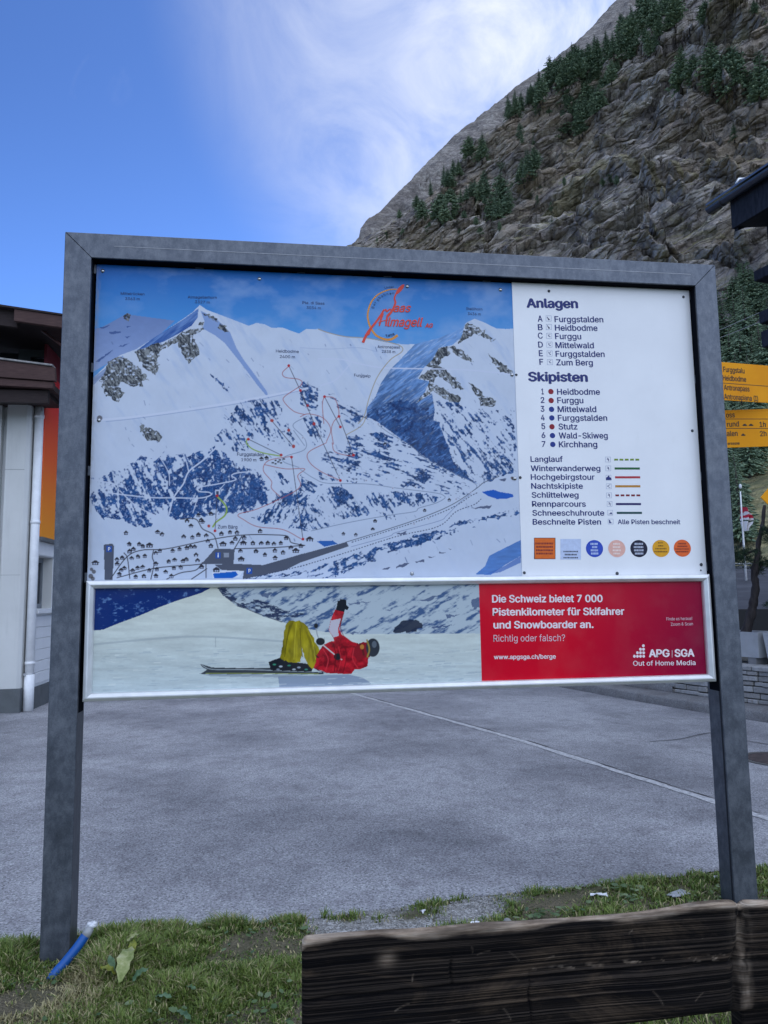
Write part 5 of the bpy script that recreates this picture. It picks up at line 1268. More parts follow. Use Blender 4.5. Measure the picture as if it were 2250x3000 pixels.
# ================================================================== bench in the foreground, one wide charred looking plank as its back
BX0, BX1, BZ0, BZ1, BY = 1.033, 2.42, .515, .752, -1.724
bench = empty('wooden_bench', (1.7, -1.9, 0), 'dark weathered wooden bench with a wide plank backrest in the foreground', 'bench')
def mat_plank():
    t = NT('weathered_dark_plank', 0.85, 0.12)
    v = t.obj((1.0, 1, 9.0)); tcw = t.n('ShaderNodeTexCoord')
    warp = t.noise(t.obj((2.2, 1, 2.2)), 1.6, 3, .5)
    sepv = t.n('ShaderNodeSeparateXYZ'); t.l(tcw.outputs['Object'], sepv.inputs[0])
    zz = t.math('ADD', sepv.outputs[2], t.math('MULTIPLY', warp, .012))
    comb = t.n('ShaderNodeCombineXYZ'); t.l(t.math('MULTIPLY', sepv.outputs[0], .5), comb.inputs[0]); t.l(t.math('MULTIPLY', zz, 210.0), comb.inputs[2]); t.l(sepv.outputs[1], comb.inputs[1])
    gr = t.noise(comb.outputs[0], 1.5, 5, .6, .3)
    fib = t.noise(t.obj((6, 6, 260)), 1.0, 4, .6)
    patch = t.noise(t.obj((2.0, 2, 7)), 1.3, 6, .7, .6)
    dark = t.ramp(gr, [(.38, (.0012, .001, .0015)), (.5, (.008, .006, .005)), (.62, (.044, .034, .027))])
    dark = t.mix(t.mrange(patch, .50, .62, 0, .9), t.mix(t.mrange(patch, .30, .48, .75, 0), dark, (.003, .003, .005)), t.ramp(gr, [(.38, (.007, .005, .004)), (.62, (.10, .070, .046))]))
    dark = t.mix(t.mrange(fib, .6, .85, 0, .35), dark, (.06, .052, .045))
    a_ = t.n('ShaderNodeVertexColor'); a_.layer_name = 'wear'
    wornc = t.ramp(t.noise(t.obj((4, 4, 60)), 2.2, 5, .65), [(.35, (.16, .115, .08)), (.5, (.36, .275, .20)), (.68, (.55, .45, .35))])
    sp = t.noise(t.obj((7, 7, 22)), 3.0, 6, .75)
    lich = t.mrange(sp, .70, .76)
    sc = t.n('ShaderNodeSeparateColor'); t.l(a_.outputs['Color'], sc.inputs[0])
    col = t.mix(t.math('MULTIPLY', sc.outputs[1], .85), dark, (.002, .002, .003))
    col = t.mix(sc.outputs[0], col, wornc)
    col = t.mix(t.math('MULTIPLY', lich, .5), col, (.26, .22, .17))
    t.color(col)
    t.bump(t.math('ADD', t.math('MULTIPLY', gr, 1.0), t.math('MULTIPLY', fib, .35)), .9, .008)
    return t.m
PLANK = mat_plank()
def top_line(x):
    """the worn upper edge: sagging, with a hump near the right"""
    return .006 * fbm(x * 3, x * 0, octv=3, seed=401) + .016 * np.exp(-((x - 2.01) / .13) ** 2) - .004 * np.exp(-((x - 1.75) / .2) ** 2)
nu, nv = 520, 120
us = np.linspace(0, 1, nu)
th = .034
# section runs up the front face, over the rounded top, down the back, and under
sec = []
def seg(a, b, n_): return [(a[0] + (b[0] - a[0]) * i / n_, a[1] + (b[1] - a[1]) * i / n_) for i in range(n_)]
hz = BZ1 - BZ0; rr_ = .012
sec += seg((0, .012), (0, hz - rr_), 74)
sec += [(rr_ - rr_ * math.cos(a), hz - rr_ + rr_ * math.sin(a)) for a in np.linspace(0, math.pi / 2, 9)[:-1]]
sec += seg((rr_, hz), (th - rr_, hz), 8)
sec += [(th - rr_ + rr_ * math.sin(a), hz - rr_ + rr_ * math.cos(a)) for a in np.linspace(0, math.pi / 2, 7)[:-1]]
sec += seg((th, hz - rr_), (th, .012), 10) + seg((th, .012), (th - .012, 0), 3) + seg((th - .012, 0), (.012, 0), 4) + seg((.012, 0), (0, .012), 3)
sec = np.array(sec); ns = len(sec)
U_, Sy = np.meshgrid(us, sec[:, 0], indexing='ij'); _, Sz = np.meshgrid(us, sec[:, 1], indexing='ij')
Xb = BX0 + U_ * (BX1 - BX0)
hfrac = Sz / hz
Zb = BZ0 + Sz + top_line(Xb) * np.clip(hfrac, 0, 1) ** 2 + .004 * fbm(Xb * 4, Sz * 0, octv=2, seed=402) * (1 - hfrac)
Yb = BY + Sy
front = np.clip((.02 - Sy) / .02, 0, 1)
wz = Zb + .003 * fbm(Xb * 2.2, Zb * 3, octv=3, seed=403)
grain = fbm(Xb * 1.1, wz * 210, octv=4, seed=404, gain=.6)
crack = np.exp(-((wz - (BZ0 + .105 + .016 * np.sin((Xb - 1) * 2.4) + .006 * fbm(Xb * 9, Xb * 0, octv=3, seed=405))) / .0042) ** 2)
knot = np.exp(-((Xb - (2.055 + .012 * fbm(Zb * 16, Zb * 0, octv=3, seed=406) + .03 * (hfrac - .5))) / .010) ** 2) * (.6 + .4 * hfrac)
knot2 = np.exp(-((Xb - (1.365 + .004 * fbm(Zb * 30, Zb * 0, octv=2, seed=407))) / .0035) ** 2) * np.exp(-((Zb - .665) / .03) ** 2)
knot3 = np.exp(-((Xb - (1.545 + .004 * fbm(Zb * 30, Zb * 0, octv=2, seed=417))) / .0028) ** 2) * np.exp(-((Zb - .585) / .05) ** 2)
Yb = Yb + front * (-.0022 * grain + .011 * crack + .014 * knot + .006 * knot2 + .005 * knot3)
Zb = Zb - .010 * knot * (hfrac > .9)
# rounded left end
endr = np.clip((Xb - BX0) / .012, 0, 1); Zb = np.where(hfrac > .9, Zb - .010 * (1 - endr) ** 2, Zb); Yb = Yb + front * .006 * (1 - endr) ** 2
Vp = np.stack([Xb, Yb, Zb], -1).reshape(-1, 3)
i = np.arange(nu - 1)[:, None] * ns; j = np.arange(ns)[None, :]; j2 = (j + 1) % ns
F = np.stack([(i + j), (i + ns + j), (i + ns + j2), (i + j2)], -1).reshape(-1, 4)
pk = mesh_np('backrest', Vp, F, PLANK, bench, smooth=True)
wear = np.clip((hfrac - .945 + .06 * fbm(Xb * 6, Sy * 40, octv=5, seed=408)) / .04, 0, 1) * np.clip(.75 + .9 * fbm(Xb * 9, Sy * 60, octv=3, seed=409), .35, 1)
wear = np.maximum(wear, .5 * np.exp(-((Xb - 1.22) / .018) ** 2 - ((Zb - .70) / .014) ** 2)); wear = np.maximum(wear, .55 * np.exp(-((Xb - 2.07) / .02) ** 2) * np.clip(.3 + fbm(Xb * 60, Zb * 20, octv=3, seed=410), 0, 1))
# pale flakes along the crack and a few random scratches
ck = np.exp(-((wz - (BZ0 + .118 + .016 * np.sin((Xb - 1) * 2.4))) / .006) ** 2) * np.clip((Xb - 1.5) / .3, 0, 1) * np.clip((2.1 - Xb) / .1, 0, 1)
wear = np.maximum(wear, .7 * front * ck * np.clip(fbm(Xb * 45, Zb * 160, octv=3, seed=411) * 4 - .9, 0, 1))
rs_ = np.random.default_rng(21)
for _ in range(15):
    x0, z0, aa, LL = rs_.uniform(1.05, 2.2), rs_.uniform(BZ0 + .01, BZ1 - .03), rs_.uniform(-1.5, 1.5), rs_.uniform(.006, .022)
    dx_, dz_ = Xb - x0, Zb - z0; al = dx_ * math.cos(aa) + dz_ * math.sin(aa); ac = -dx_ * math.sin(aa) + dz_ * math.cos(aa) + 6 * al * al
    wear = np.maximum(wear, rs_.uniform(.12, .34) * front * (np.abs(al) < LL) * np.exp(-(ac / .0013) ** 2))
ca = pk.data.color_attributes.new('wear', 'FLOAT_COLOR', 'POINT'); w1 = wear.ravel()
g1_ = np.clip(crack + .8 * knot + knot2 + knot3, 0, 1).ravel()
ca.data.foreach_set('color', np.stack([w1, g1_, w1, np.ones_like(w1)], 1).astype(np.float32).ravel())
for side, xx in ((0, BX0), (nu - 1, BX1)):
    pass
m = MB(); m.poly([tuple(Vp[k]) for k in range(ns)]); m.poly([tuple(Vp[(nu - 1) * ns + k]) for k in range(ns)]); m.build('end_grain', PLANK, pk)
m = MB(); m.box(BX0 + .02, BX1 - .02, BY - .44, BY - .03, .40, .455, .012, 3); m.build('seat', PLANK, bench)
for xx in (1.30, 2.14):
    m = MB(); m.box(xx - .07, xx + .07, BY - .40, BY - .06, -.05, .398, .015, 2); m.build('leg', PLANK, bench)
    m = MB(); m.prism([(xx - .045, BY + .062, -.05), (xx + .045, BY + .062, -.05), (xx + .045, BY + .062, .60), (xx - .045, BY + .062, .60)], Vector((0, .05, 0)), .006); m.build('back_support', PLANK, bench)

# ================================================================== building on the left
def mat_render_white(name, c, streak=.12):
    t = NT(name, .85, .25)
    n = t.noise(t.obj(), 1.3, 5, .6); s_ = t.noise(t.obj((5, 5, .5)), 2.0, 5, .65); f = t.noise(t.obj(), 70, 4, .6)
    col = t.mix(t.mrange(n, .35, .7), tuple(x * .90 for x in c), c)
    col = t.mix(t.mrange(s_, .52, .8, 0, streak * 2.5), col, tuple(x * .62 for x in c))
    t.color(col); t.bump(f, .25, .004); return t.m
WALLW = mat_render_white('white_render', (.80, .805, .80)); WALLG = mat_render_white('grey_render', (.64, .645, .62), .16)
BOARDW = mat_render_white('white_boarding', (.76, .77, .775), .05)
PLIN = plain('plinth_grey', (.105, .115, .12), .8, var=.12, scale=5)
def mat_darkwood(name, lo, hi, axis=(1, 12, 12)):
    t = NT(name, .75, .25)
    g_ = t.noise(t.obj(axis), 2.5, 6, .65); b_ = t.noise(t.obj(), 1.7, 4)
    t.color(t.mix(t.mrange(b_, .4, .7, 0, .4), t.ramp(g_, [(.35, lo), (.65, hi)]), lo)); t.bump(g_, .4, .004); return t.m
BRN = mat_darkwood('brown_boards', (.052, .029, .027), (.105, .060, .053), (3, 40, 40))
BLK = mat_darkwood('shade_painted_wood', (.022, .015, .015), (.042, .030, .029), (3, 40, 40))  # the brown boards darkened: shade under the roof is put into the colour
hb = empty('left_building', (-4.5, 9.0, 0), 'white rendered building with brown roof boards and a red to orange panel', 'building')
hb.name = 'building'
XS = -2.5                                     # side wall plane
def part(name, mat, par, fn):
    m = MB(); fn(m); return m.build(name, mat, par)
def walls(m):
    m.box(-12, XS, 7.98, 8.02, .30, 4.6)                       # behind the pillar
    m.box(XS - .3, XS, 8.85, 14.0, .30, 4.9)                   # side wall beyond the window
    m.box(XS - .3, XS, 8.022, 8.85, .30, 1.345)
    m.box(XS - .3, XS, 8.022, 8.85, 2.19, 4.9)
    m.box(-12, XS - .302, 13.6, 14, .3, 6.2)
part('wall', WALLW, hb, walls)
def boards(m):
    for k in range(6):
        z0 = .34 + k * .162
        m.box(XS + .002, XS + .016, 8.03, 13.9, z0, z0 + .156, .004, 1)
part('cladding', BOARDW, hb, boards)
part('plinth', PLIN, hb, lambda m: (m.box(XS - .28, XS + .012, 8.03, 13.95, -.02, .30, .004), m.box(-12, -2.75, 7.95, 8.03, -.02, .30)))
pil = part('pillar', WALLG, hb, lambda m: m.prism([(-2.905, 7.8, .315), (-2.635, 7.8, .315), (-2.585, 7.835, .315), (-2.585, 8.0, .315), (-2.905, 8.0, .315)], Vector((0, 0, 4.1)), .006))
part('joint', plain('joint_grey', (.30, .31, .30), .9), pil, lambda m: (m.box(-2.904, -2.64, 7.7985, 7.802, 3.405, 3.413), m.box(-2.904, -2.64, 7.7985, 7.802, 1.895, 1.900)))  # thin grey strips mark the pillar's joints
part('plinth', PLIN, hb, lambda m: m.box(-2.915, -2.575, 7.785, 8.0, -.02, .315, .006))
part('wall', WALLG, hb, lambda m: m.box(-12, -3.0, 7.86, 7.96, .3, 4.4))
# downpipe with collars and clamps
dp = part('downpipe', plain('white_pipe', (.84, .85, .855), .45), hb, lambda m: m.tube([(-2.505, 7.93, .0), (-2.505, 7.93, 4.42)], .062, 18))
for z in (.655, 4.22, 2.66): part('collar', plain('white_pipe', (.84, .85, .855), .45), dp, lambda m: m.tube([(-2.505, 7.93, z - .022), (-2.505, 7.93, z + .022)], .069, 18))
part('clamp', plain('clamp_zinc', (.45, .46, .47), .4, .6), dp, lambda m: (m.tube([(-2.505, 7.93, .49), (-2.505, 7.93, .515)], .068, 18), m.box(-2.56, -2.53, 7.85, 7.88, .485, .52)))
part('sleeve', plain('white_pipe', (.84, .85, .855), .45), dp, lambda m: m.tube([(-2.505, 7.93, -.005), (-2.505, 7.93, .50)], .070, 18))
# window in the side wall
GLASS = NT('window_glass', .05, .6); GLASS.color((.025, .032, .042)); GLASS = GLASS.m
wd = part('window', plain('grey_frame', (.20, .22, .24), .5), hb, lambda m: (m.box(XS - .20, XS - .14, 8.03, 8.10, 1.42, 2.18), m.box(XS - .20, XS - .14, 8.79, 8.848, 1.42, 2.18), m.box(XS - .20, XS - .14, 8.10, 8.79, 2.11, 2.18), m.box(XS - .20, XS - .14, 8.10, 8.79, 1.42, 1.49)))
part('pane', GLASS, wd, lambda m: m.box(XS - .18, XS - .165, 8.10, 8.79, 1.49, 2.11))
part('sill', BOARDW, wd, lambda m: m.box(XS - .14, XS + .07, 8.0, 8.95, 1.346, 1.415, .006))
part('jamb', WALLG, wd, lambda m: (m.box(XS - .28, XS - .004, 8.835, 8.8485, 1.416, 2.188),))
part('jamb', WALLG, wd, lambda m: (m.box(XS - .28, XS - .004, 8.024, 8.03, 1.416, 2.188)))
part('lintel', WALLW, wd, lambda m: m.box(XS - .2, XS + .018, 8.0, 9.2, 2.20, 2.40, .004))
# colour graded panel (a printed fade from orange to red)
t = NT('graded_panel', .5, .35)
tcx = t.n('ShaderNodeTexCoord'); sp_ = t.n('ShaderNodeSeparateXYZ'); t.l(tcx.outputs['Generated'], sp_.inputs[0])
n = t.noise(t.obj(), 2, 4)
t.color(t.mix(t.mrange(n, .3, .8, 0, .04), t.ramp(sp_.outputs[2], [(0.0, (.98, .33, .02)), (.22, (.96, .24, .02)), (.48, (.92, .12, .025)), (.80, (.78, .03, .03)), (1.0, (.60, .012, .03))]), (.3, .1, .05)))
part('panel', t.m, hb, lambda m: m.box(XS + .002, XS + .05, 8.02, 13.5, 2.46, 4.95, .003))
part('panel_ledge', plain('grey_ledge', (.13, .14, .15), .6), hb, lambda m: m.box(XS + .002, XS + .085, 8.0, 13.6, 2.402, 2.458, .004))
# lower brown balcony beam and its underside, upper roof board
def roofboard(m, a0, a1, b0, b1, y, d):
    m.prism([(a0[0], y, a0[1]), (a1[0], y, a1[1]), (b0[0], y, b0[1]), (b1[0], y, b1[1])], Vector((0, d, 0)), .006)
bl_ = part('balcony_beam', BRN, hb, lambda m: roofboard(m, (-7, 5.22), (-2.05, 4.695), (-2.035, 4.50), (-7, 4.76), 7.0, .09))
part('balcony_beam', BRN, hb, lambda m: roofboard(m, (-7, 4.745), (-2.06, 4.492), (-2.075, 4.405), (-7, 4.57), 7.03, .09))
part('flashing', plain('weathered_flashing', (.30, .29, .28), .7, var=.25, scale=20), bl_, lambda m: roofboard(m, (-7, 5.255), (-2.07, 4.727), (-2.07, 4.702), (-7, 5.228), 6.97, .16))
part('balcony_floor', BLK, hb, lambda m: (m.box(-7, -2.10, 7.13, 7.97, 4.42, 4.50), m.box(-7, -2.16, 7.13, 7.22, 4.225, 4.40), m.box(-7, -2.2, 7.23, 7.96, 4.36, 4.415)))
part('roof_board', BRN, hb, lambda m: roofboard(m, (-2.532, 5.425), (-1.86, 5.339), (-1.86, 5.180), (-2.532, 5.255), 6.8, .07))
part('roof_board', BLK, hb, lambda m: roofboard(m, (-7, 5.90), (-2.52, 5.43), (-2.52, 5.20), (-7, 5.68), 6.9, .07))
part('roof', BLK, hb, lambda m: m.prism([(-7, 6.78, 5.99), (-1.84, 6.78, 5.364), (-1.84, 6.78, 5.342), (-7, 6.78, 5.94)], Vector((0, 7.1, 0))))
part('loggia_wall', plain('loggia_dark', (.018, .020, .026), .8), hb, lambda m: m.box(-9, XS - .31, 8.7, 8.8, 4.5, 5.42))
lw = part('window', plain('loggia_frame', (.085, .10, .11), .6), hb, lambda m: (m.box(-3.02, -2.84, 8.5, 8.58, 4.5, 5.42), m.box(-2.84, -2.55, 8.5, 8.58, 5.30, 5.42)))
part('pane', GLASS, lw, lambda m: m.box(-2.83, -2.56, 8.54, 8.55, 4.5, 5.29))
part('gable_panel', plain('deep_red', (.16, .008, .022), .6), hb, lambda m: m.prism([(-2.50, 8.03, 4.952), (-2.46, 8.03, 4.952), (-2.46, 8.03, 5.36), (-2.50, 8.03, 5.36)], Vector((0, 4, -.0))))
part('strut', plain('red_brown_rail', (.20, .10, .10), .6), hb, lambda m: m.tube([(-2.42, 7.6, 5.42), (-1.9, 7.6, 5.02)], .018, 8))

# ================================================================== right side: kerb, dry stone wall, planters, pine, chalet, signpost
K0, K1, K2 = np.array([5.711, 8.241]), np.array([6.25, 5.997]), np.array([6.627, 4.787])
kp = np.array([[4.9, 12.5], K0, K1, K2, [7.05, 3.35], [7.5, 1.9]]); kc = catmull(kp, 10)
kd = np.gradient(kc, axis=0); kd /= np.linalg.norm(kd, axis=1)[:, None]; kn = np.stack([-kd[:, 1], kd[:, 0]], 1); kn *= np.sign(kn[:, 0])[:, None]   # away from the road
def sweep(name, prof, mat, jit=0.0, seed=0, idx=None):
    c_, n_ = (kc, kn) if idx is None else (kc[idx], kn[idx]); V = []
    for (o_, z) in prof:
        j = jit * fbm(np.arange(len(c_)) * .7, np.zeros(len(c_)) + o_ * 7 + z * 5, octv=3, seed=seed)
        V.append(np.c_[c_ + n_ * (o_ + j)[:, None], np.full(len(c_), z) + j])
    V = np.stack(V, 1); k = len(prof)
    return mesh_np(name, V.reshape(-1, 3), grid_faces(len(c_), k), mat)
t = NT('kerb_concrete', .9, .25); n = t.noise(t.obj(), 3, 6, .7); n2 = t.noise(t.obj(), 60, 4, .7); t.color(t.mix(t.mrange(n, .45, .7, 0, .6), t.ramp(n2, [(.35, (.12, .12, .125)), (.65, (.25, .25, .25))]), (.10, .085, .08))); t.bump(n2, .5, .006); KERB = t.m
o = sweep('kerb', [(0, -.03), (.005, .085), (.03, .11), (.30, .12), (1.2, .12)], KERB, .012, 4); tag(o, kind='structure')
# wall: courses of split stone blocks
t = NT('split_stone', .9, .25)
gi = t.n('ShaderNodeNewGeometry'); n = t.noise(t.obj(), 5, 6, .7); n2 = t.noise(t.obj(), 38, 5, .7); rs = t.noise(t.obj((4, 4, .6)), 1.5, 5, .7)
base = t.ramp(gi.outputs['Random Per Island'], [(0, (.20, .20, .195)), (.35, (.36, .36, .36)), (.7, (.46, .46, .455)), (1, (.28, .265, .25))])
base = t.mix(t.mrange(n2, .35, .7, 0, .5), base, (.16, .16, .16)); base = t.mix(t.mrange(rs, .56, .68, 0, .75), base, (.15, .095, .055)); base = t.mix(t.mrange(n, .55, .72, 0, .4), base, (.09, .09, .07))
t.color(base); t.bump(n2, .6, .015); STONE = t.m
sw_ = empty('stone_wall', (6.9, 5.4, 0), 'low dry stone wall of pale grey split blocks behind the kerb, under the planters', 'wall')
m = MB(); r8 = random.Random(8)
arcl = np.concatenate([[0], np.cumsum(np.linalg.norm(np.diff(kc, axis=0), axis=1))])
def along(s_, off): return np.array([np.interp(s_, arcl, kc[:, 0] + kn[:, 0] * off), np.interp(s_, arcl, kc[:, 1] + kn[:, 1] * off)])
smin = float(np.interp(-8.0, -kc[:, 1], arcl)); z = .12; smax = float(arcl[-1]) - .2
while z < .50:
    h = r8.uniform(.05, .085); s_ = smin + r8.uniform(-.1, .1)
    while s_ < smax:
        L = r8.uniform(.10, .34); pr0 = r8.uniform(-.02, .02)
        a, b, c, d = along(s_ + .004, .40 + pr0), along(s_ + L - .004, .40 + pr0 + r8.uniform(-.012, .012)), along(s_ + L - .004, .72), along(s_ + .004, .72)
        m.prism([(*a, z + .003), (*b, z + .003 + r8.uniform(0, .006)), (*c, z + .003), (*d, z + .003)], Vector((0, 0, h - .008 - r8.uniform(0, .008))), .008, 1)
        s_ += L
    z += h
m.build('blocks', STONE, sw_)
wc_ = []
m = MB(); s_ = smin
while s_ < smax:
    L = r8.uniform(.5, .9); a, b, c, d = along(s_ + .004, .375), along(s_ + L - .004, .375), along(s_ + L - .004, .95), along(s_ + .004, .95)
    m.prism([(*a, z), (*b, z), (*c, z), (*d, z)], Vector((0, 0, .055)), .008, 1); s_ += L
m.build('coping', plain('coping_stone', (.34, .34, .335), .9, var=.2, scale=9), sw_)
part('core', plain('dark_joint', (.05, .048, .045), .95), sw_, lambda m: [m.prism([(*along(q, .43), .12), (*along(q + .2, .43), .12), (*along(q + .2, .70), .12), (*along(q, .70), .12)], Vector((0, 0, z - .125))) for q in np.arange(smin, smax - .2, .2)])
o = sweep('concrete_apron', [(.36, .122), (.37, .21), (.9, .22)], KERB, .01, 5, idx=slice(0, 18)); tag(o, kind='structure')
ZW = z + .055
o = sweep('terrace', [(.72, ZW - .004), (1.2, ZW - .004), (3.6, ZW + .05)], plain('terrace_soil', (.08, .075, .06), .95), .01, 6); tag(o, kind='structure')
# planters
PLAN = plain('planter_grey', (.40, .415, .43), .65, var=.06)
def planter(s0, L, label):
    a, b = along(s0, .62), along(s0 + L, .62); d = (b - a) / np.linalg.norm(b - a); nn = np.array([-d[1], d[0]]); nn *= np.sign(nn[0])
    o = empty('planter', (*((a + b) / 2), ZW), label, 'planter', 'grey tapered planters on the wall')
    zb, zt = ZW + .085, ZW + .41; tp = .03
    def quad(i, z): return [(*(a - d * i - nn * i), z), (*(b + d * i - nn * i), z), (*(b + d * i + nn * (.42 + i)), z), (*(a - d * i + nn * (.42 + i)), z)]
    m = MB(); lo, hi, hin, hlo = quad(-tp, zb), quad(.0, zt), quad(-.022, zt), quad(-.022, zt - .05)
    rings = [[m.bm.verts.new(p) for p in q] for q in (lo, hi, hin, hlo)]
    for r0, r1 in zip(rings, rings[1:]):
        for k in range(4): m.bm.faces.new((r0[k], r0[(k + 1) % 4], r1[(k + 1) % 4], r1[k]))
    m.bm.faces.new(rings[0][::-1]); bmesh.ops.recalc_face_normals(m.bm, faces=m.bm.faces); bx = m.build('box', PLAN, o)
    m = MB(); q = quad(-.022, zt - .045); m.poly(q); m.build('soil', plain('planter_soil', (.10, .09, .085), .95, var=.4, scale=30), o)
    for f0 in (.15, .85):
        c_ = a + (b - a) * f0
        m = MB(); m.prism([(*(c_ - d * .06 + nn * .04), ZW), (*(c_ + d * .06 + nn * .04), ZW), (*(c_ + d * .06 + nn * .36), ZW), (*(c_ - d * .06 + nn * .36), ZW)], Vector((0, 0, .086))); m.build('foot', plain('foot_concrete', (.22, .22, .225), .9), o)
    return a, b, d, nn, zt
sA = None
best = 1e9
for s_ in np.arange(0, arcl[-1], .01):
    p = along(s_, .62); x_, y_ = to_px(np.array([[p[0], p[1], ZW + .3]])); 
    if abs(x_[0] - 2222) < best: best, sA = abs(x_[0] - 2222), s_
pA = planter(sA - 1.0, 1.0, 'grey tapered planter holding the crooked pine beside the right board post')
planter(sA + .07, 1.0, 'grey tapered planter cut off by the right edge, next to the pine planter')
# ------------------------------------------------------------------ needle clumps for the pine
def needles(m, c, n_, L, r, wdt=.0035, flat=1.0):
    for _ in range(n_):
        v = Vector((r.gauss(0, 1), r.gauss(0, 1), r.gauss(0, .7) * flat + .25)).normalized(); s_ = v.cross(Vector((r.random(), r.random(), r.random() + .1))).normalized() * wdt
        p = Vector(c) + v * L * .1; q = Vector(c) + v * L * r.uniform(.6, 1)
        m.bm.faces.new([m.bm.verts.new(p - s_), m.bm.verts.new(p + s_), m.bm.verts.new(q)])
t = NT('pine_needles', .6, .3); gi = t.n('ShaderNodeNewGeometry'); t.color(t.ramp(gi.outputs['Random Per Island'], [(0, (.010, .026, .014)), (.6, (.024, .052, .026)), (1, (.05, .085, .04))])); NEED = t.m
BARK = mat_darkwood('pine_bark', (.018, .015, .016), (.060, .050, .048), (9, 9, 2))
trbase = np.array([*(pA[0] + (pA[1] - pA[0]) * .60 + pA[3] * .2), pA[4] - .06])
pine = empty('pine_tree', tuple(trbase), 'dark crooked young pine growing from the grey planter beside the board', 'tree')
hd = np.linalg.norm(trbase[:2] - CAM[:2])
def at_r(px, py, dd=0.0):
    d = ray(px, py); tt = (hd + dd) / np.hypot(d[0], d[1]); return CAM + d * tt
tr = [trbase + [0, 0, -.05], at_r(2200, 1800), at_r(2208, 1760), at_r(2214, 1715), at_r(2209, 1680), at_r(2219, 1630), at_r(2222, 1590), at_r(2234, 1540), at_r(2240, 1480), at_r(2262, 1390), at_r(2275, 1300)]
m = MB(); m.tube(catmull(np.array(tr), 3)[:33] if len(catmull(np.array(tr), 3)) >= 33 else catmull(np.array(tr), 4)[:33], list(np.linspace(.066, .020, 33) * (1 + .12 * np.sin(np.arange(33) * 1.9))), 9)
br = [((2214, 1690), (2230, 1655, .1), (2236, 1648, .2)), ((2218, 1610), (2180, 1625, -.2), (2150, 1640, -.4)), ((2230, 1540), (2255, 1560, -.3), (2280, 1580, -.5))]
r9 = random.Random(9); tips = []
for a, b, c in br:
    A_, B_, C_ = at_r(*a), at_r(b[0], b[1], b[2]), at_r(c[0], c[1], c[2]); path = catmull(np.array([A_, B_, C_]), 5); m.tube(path, list(np.linspace(.020, .006, len(path))), 6)
    tips.append(path)
m.build('trunk', BARK, pine)
m = MB()
for path in tips:
    for p in path[3:]:
        for k in range(7):
            needles(m, p + np.array([r9.gauss(0, .055), r9.gauss(0, .10), r9.gauss(0, .05)]), 16, .10, r9)
for c in ((2150, 1632), (2165, 1625), (2140, 1655), (2190, 1640), (2250, 1772), (2142, 1660), (2180, 1620)):
    for k in range(6): needles(m, at_r(c[0] + r9.gauss(0, 7), c[1] + r9.gauss(0, 6), r9.uniform(-.4, .1)), 16, .10, r9)
m.build('crown', NEED, pine)

# ------------------------------------------------------------------ hiking signpost
SY = 0.95
sp_ = empty('signpost', (*on(2334, 1500, 1, SY)[:2], 0), 'hiking signpost with two yellow arrow boards and a yellow diamond, right of the board', 'signpost')
YELS = NT('signal_yellow', .5, .15); n = YELS.noise(YELS.obj(), 4, 4); YELS.color(YELS.mix(YELS.mrange(n, .35, .7), (.80, .30, .004), (.90, .37, .006))); YELS = YELS.m
BLKI = ink('sign_black', (.035, .028, .02), .5)
px_ = on(2334, 1500, 1, SY)
m = MB(); m.tube([(px_[0], SY + .03, -.06), (px_[0], SY + .03, 3.25)], .030, 16); m.build('pole', plain('pole_grey', (.25, .26, .27), .45, .4), sp_)
def ydir(yaw_deg):
    a = math.radians(yaw_deg); return a
def signboard(tl, bl, tip, yaw, lines, rules, name='arrow_board'):
    """left pointing arrow board turned by yaw around the pole; tl, bl: photo points on its left part"""
    a = math.radians(yaw); u = np.array([math.cos(a), math.sin(a), 0]); nrm = np.array([math.sin(a), -math.cos(a), 0])   # nrm faces the viewer
    P0 = np.array([px_[0], SY - .005, 0])
    def onp(px, py, lift=0.0):
        d = ray(px, py); q = P0 + nrm * lift; t_ = ((q - CAM) @ nrm) / (d @ nrm); return CAM + d * t_
    zt, zb = onp(*tl)[2], onp(*bl)[2]; s0 = (onp(*tl) - P0) @ u
    s1 = .10
    def pt(s_, z, lift=0.0): return P0 + u * s_ + np.array([0, 0, z]) + nrm * lift
    zm = (zt + zb) / 2
    m = MB(); m.prism([tuple(pt(s1, zt)), tuple(pt(s0 - .05, zt)), tuple(pt(s0 - .05 - (zt - zb) / 2, zm)), tuple(pt(s0 - .05, zb)), tuple(pt(s1, zb))], Vector(-nrm * .006), .0008, 1)
    b_ = m.build(name, YELS, sp_)
    m = MB()
    for s_, pl, pr_2, cap in lines:
        V, F = glyphs(s_, .018); DD = DEPTHS[(s_, .018, 0.0)]; L = onp(*pl, .0008); Rr = onp(*pr_2, .0008); T = onp(pl[0], pl[1] - cap, .0008); wd_ = np.linalg.norm(Rr - L); h = T[2] - L[2]; x0, x1 = V[:, 0].min(), V[:, 0].max()
        uu = (Rr - L) / wd_; uu[2] = 0; uu /= np.linalg.norm(uu)
        vs = [m.bm.verts.new(L + uu * ((v[0] - x0) / (x1 - x0) * wd_) + np.array([0, 0, v[1] / cap_height() * h]) + nrm * (.00003 * DD[k_])) for k_, v in enumerate(V)]
        for f in F: m.bm.faces.new([vs[k] for k in f])
    for (a_, b_2) in rules:
        p, q = onp(*a_, .0008), onp(*b_2, .0008); m.poly([p + [0, 0, .0018], q + [0, 0, .0018], q - [0, 0, .0018], p - [0, 0, .0018]])
    m.build('lettering', BLKI, b_)
    return b_
N_ = zc(1980, 450, .4066)
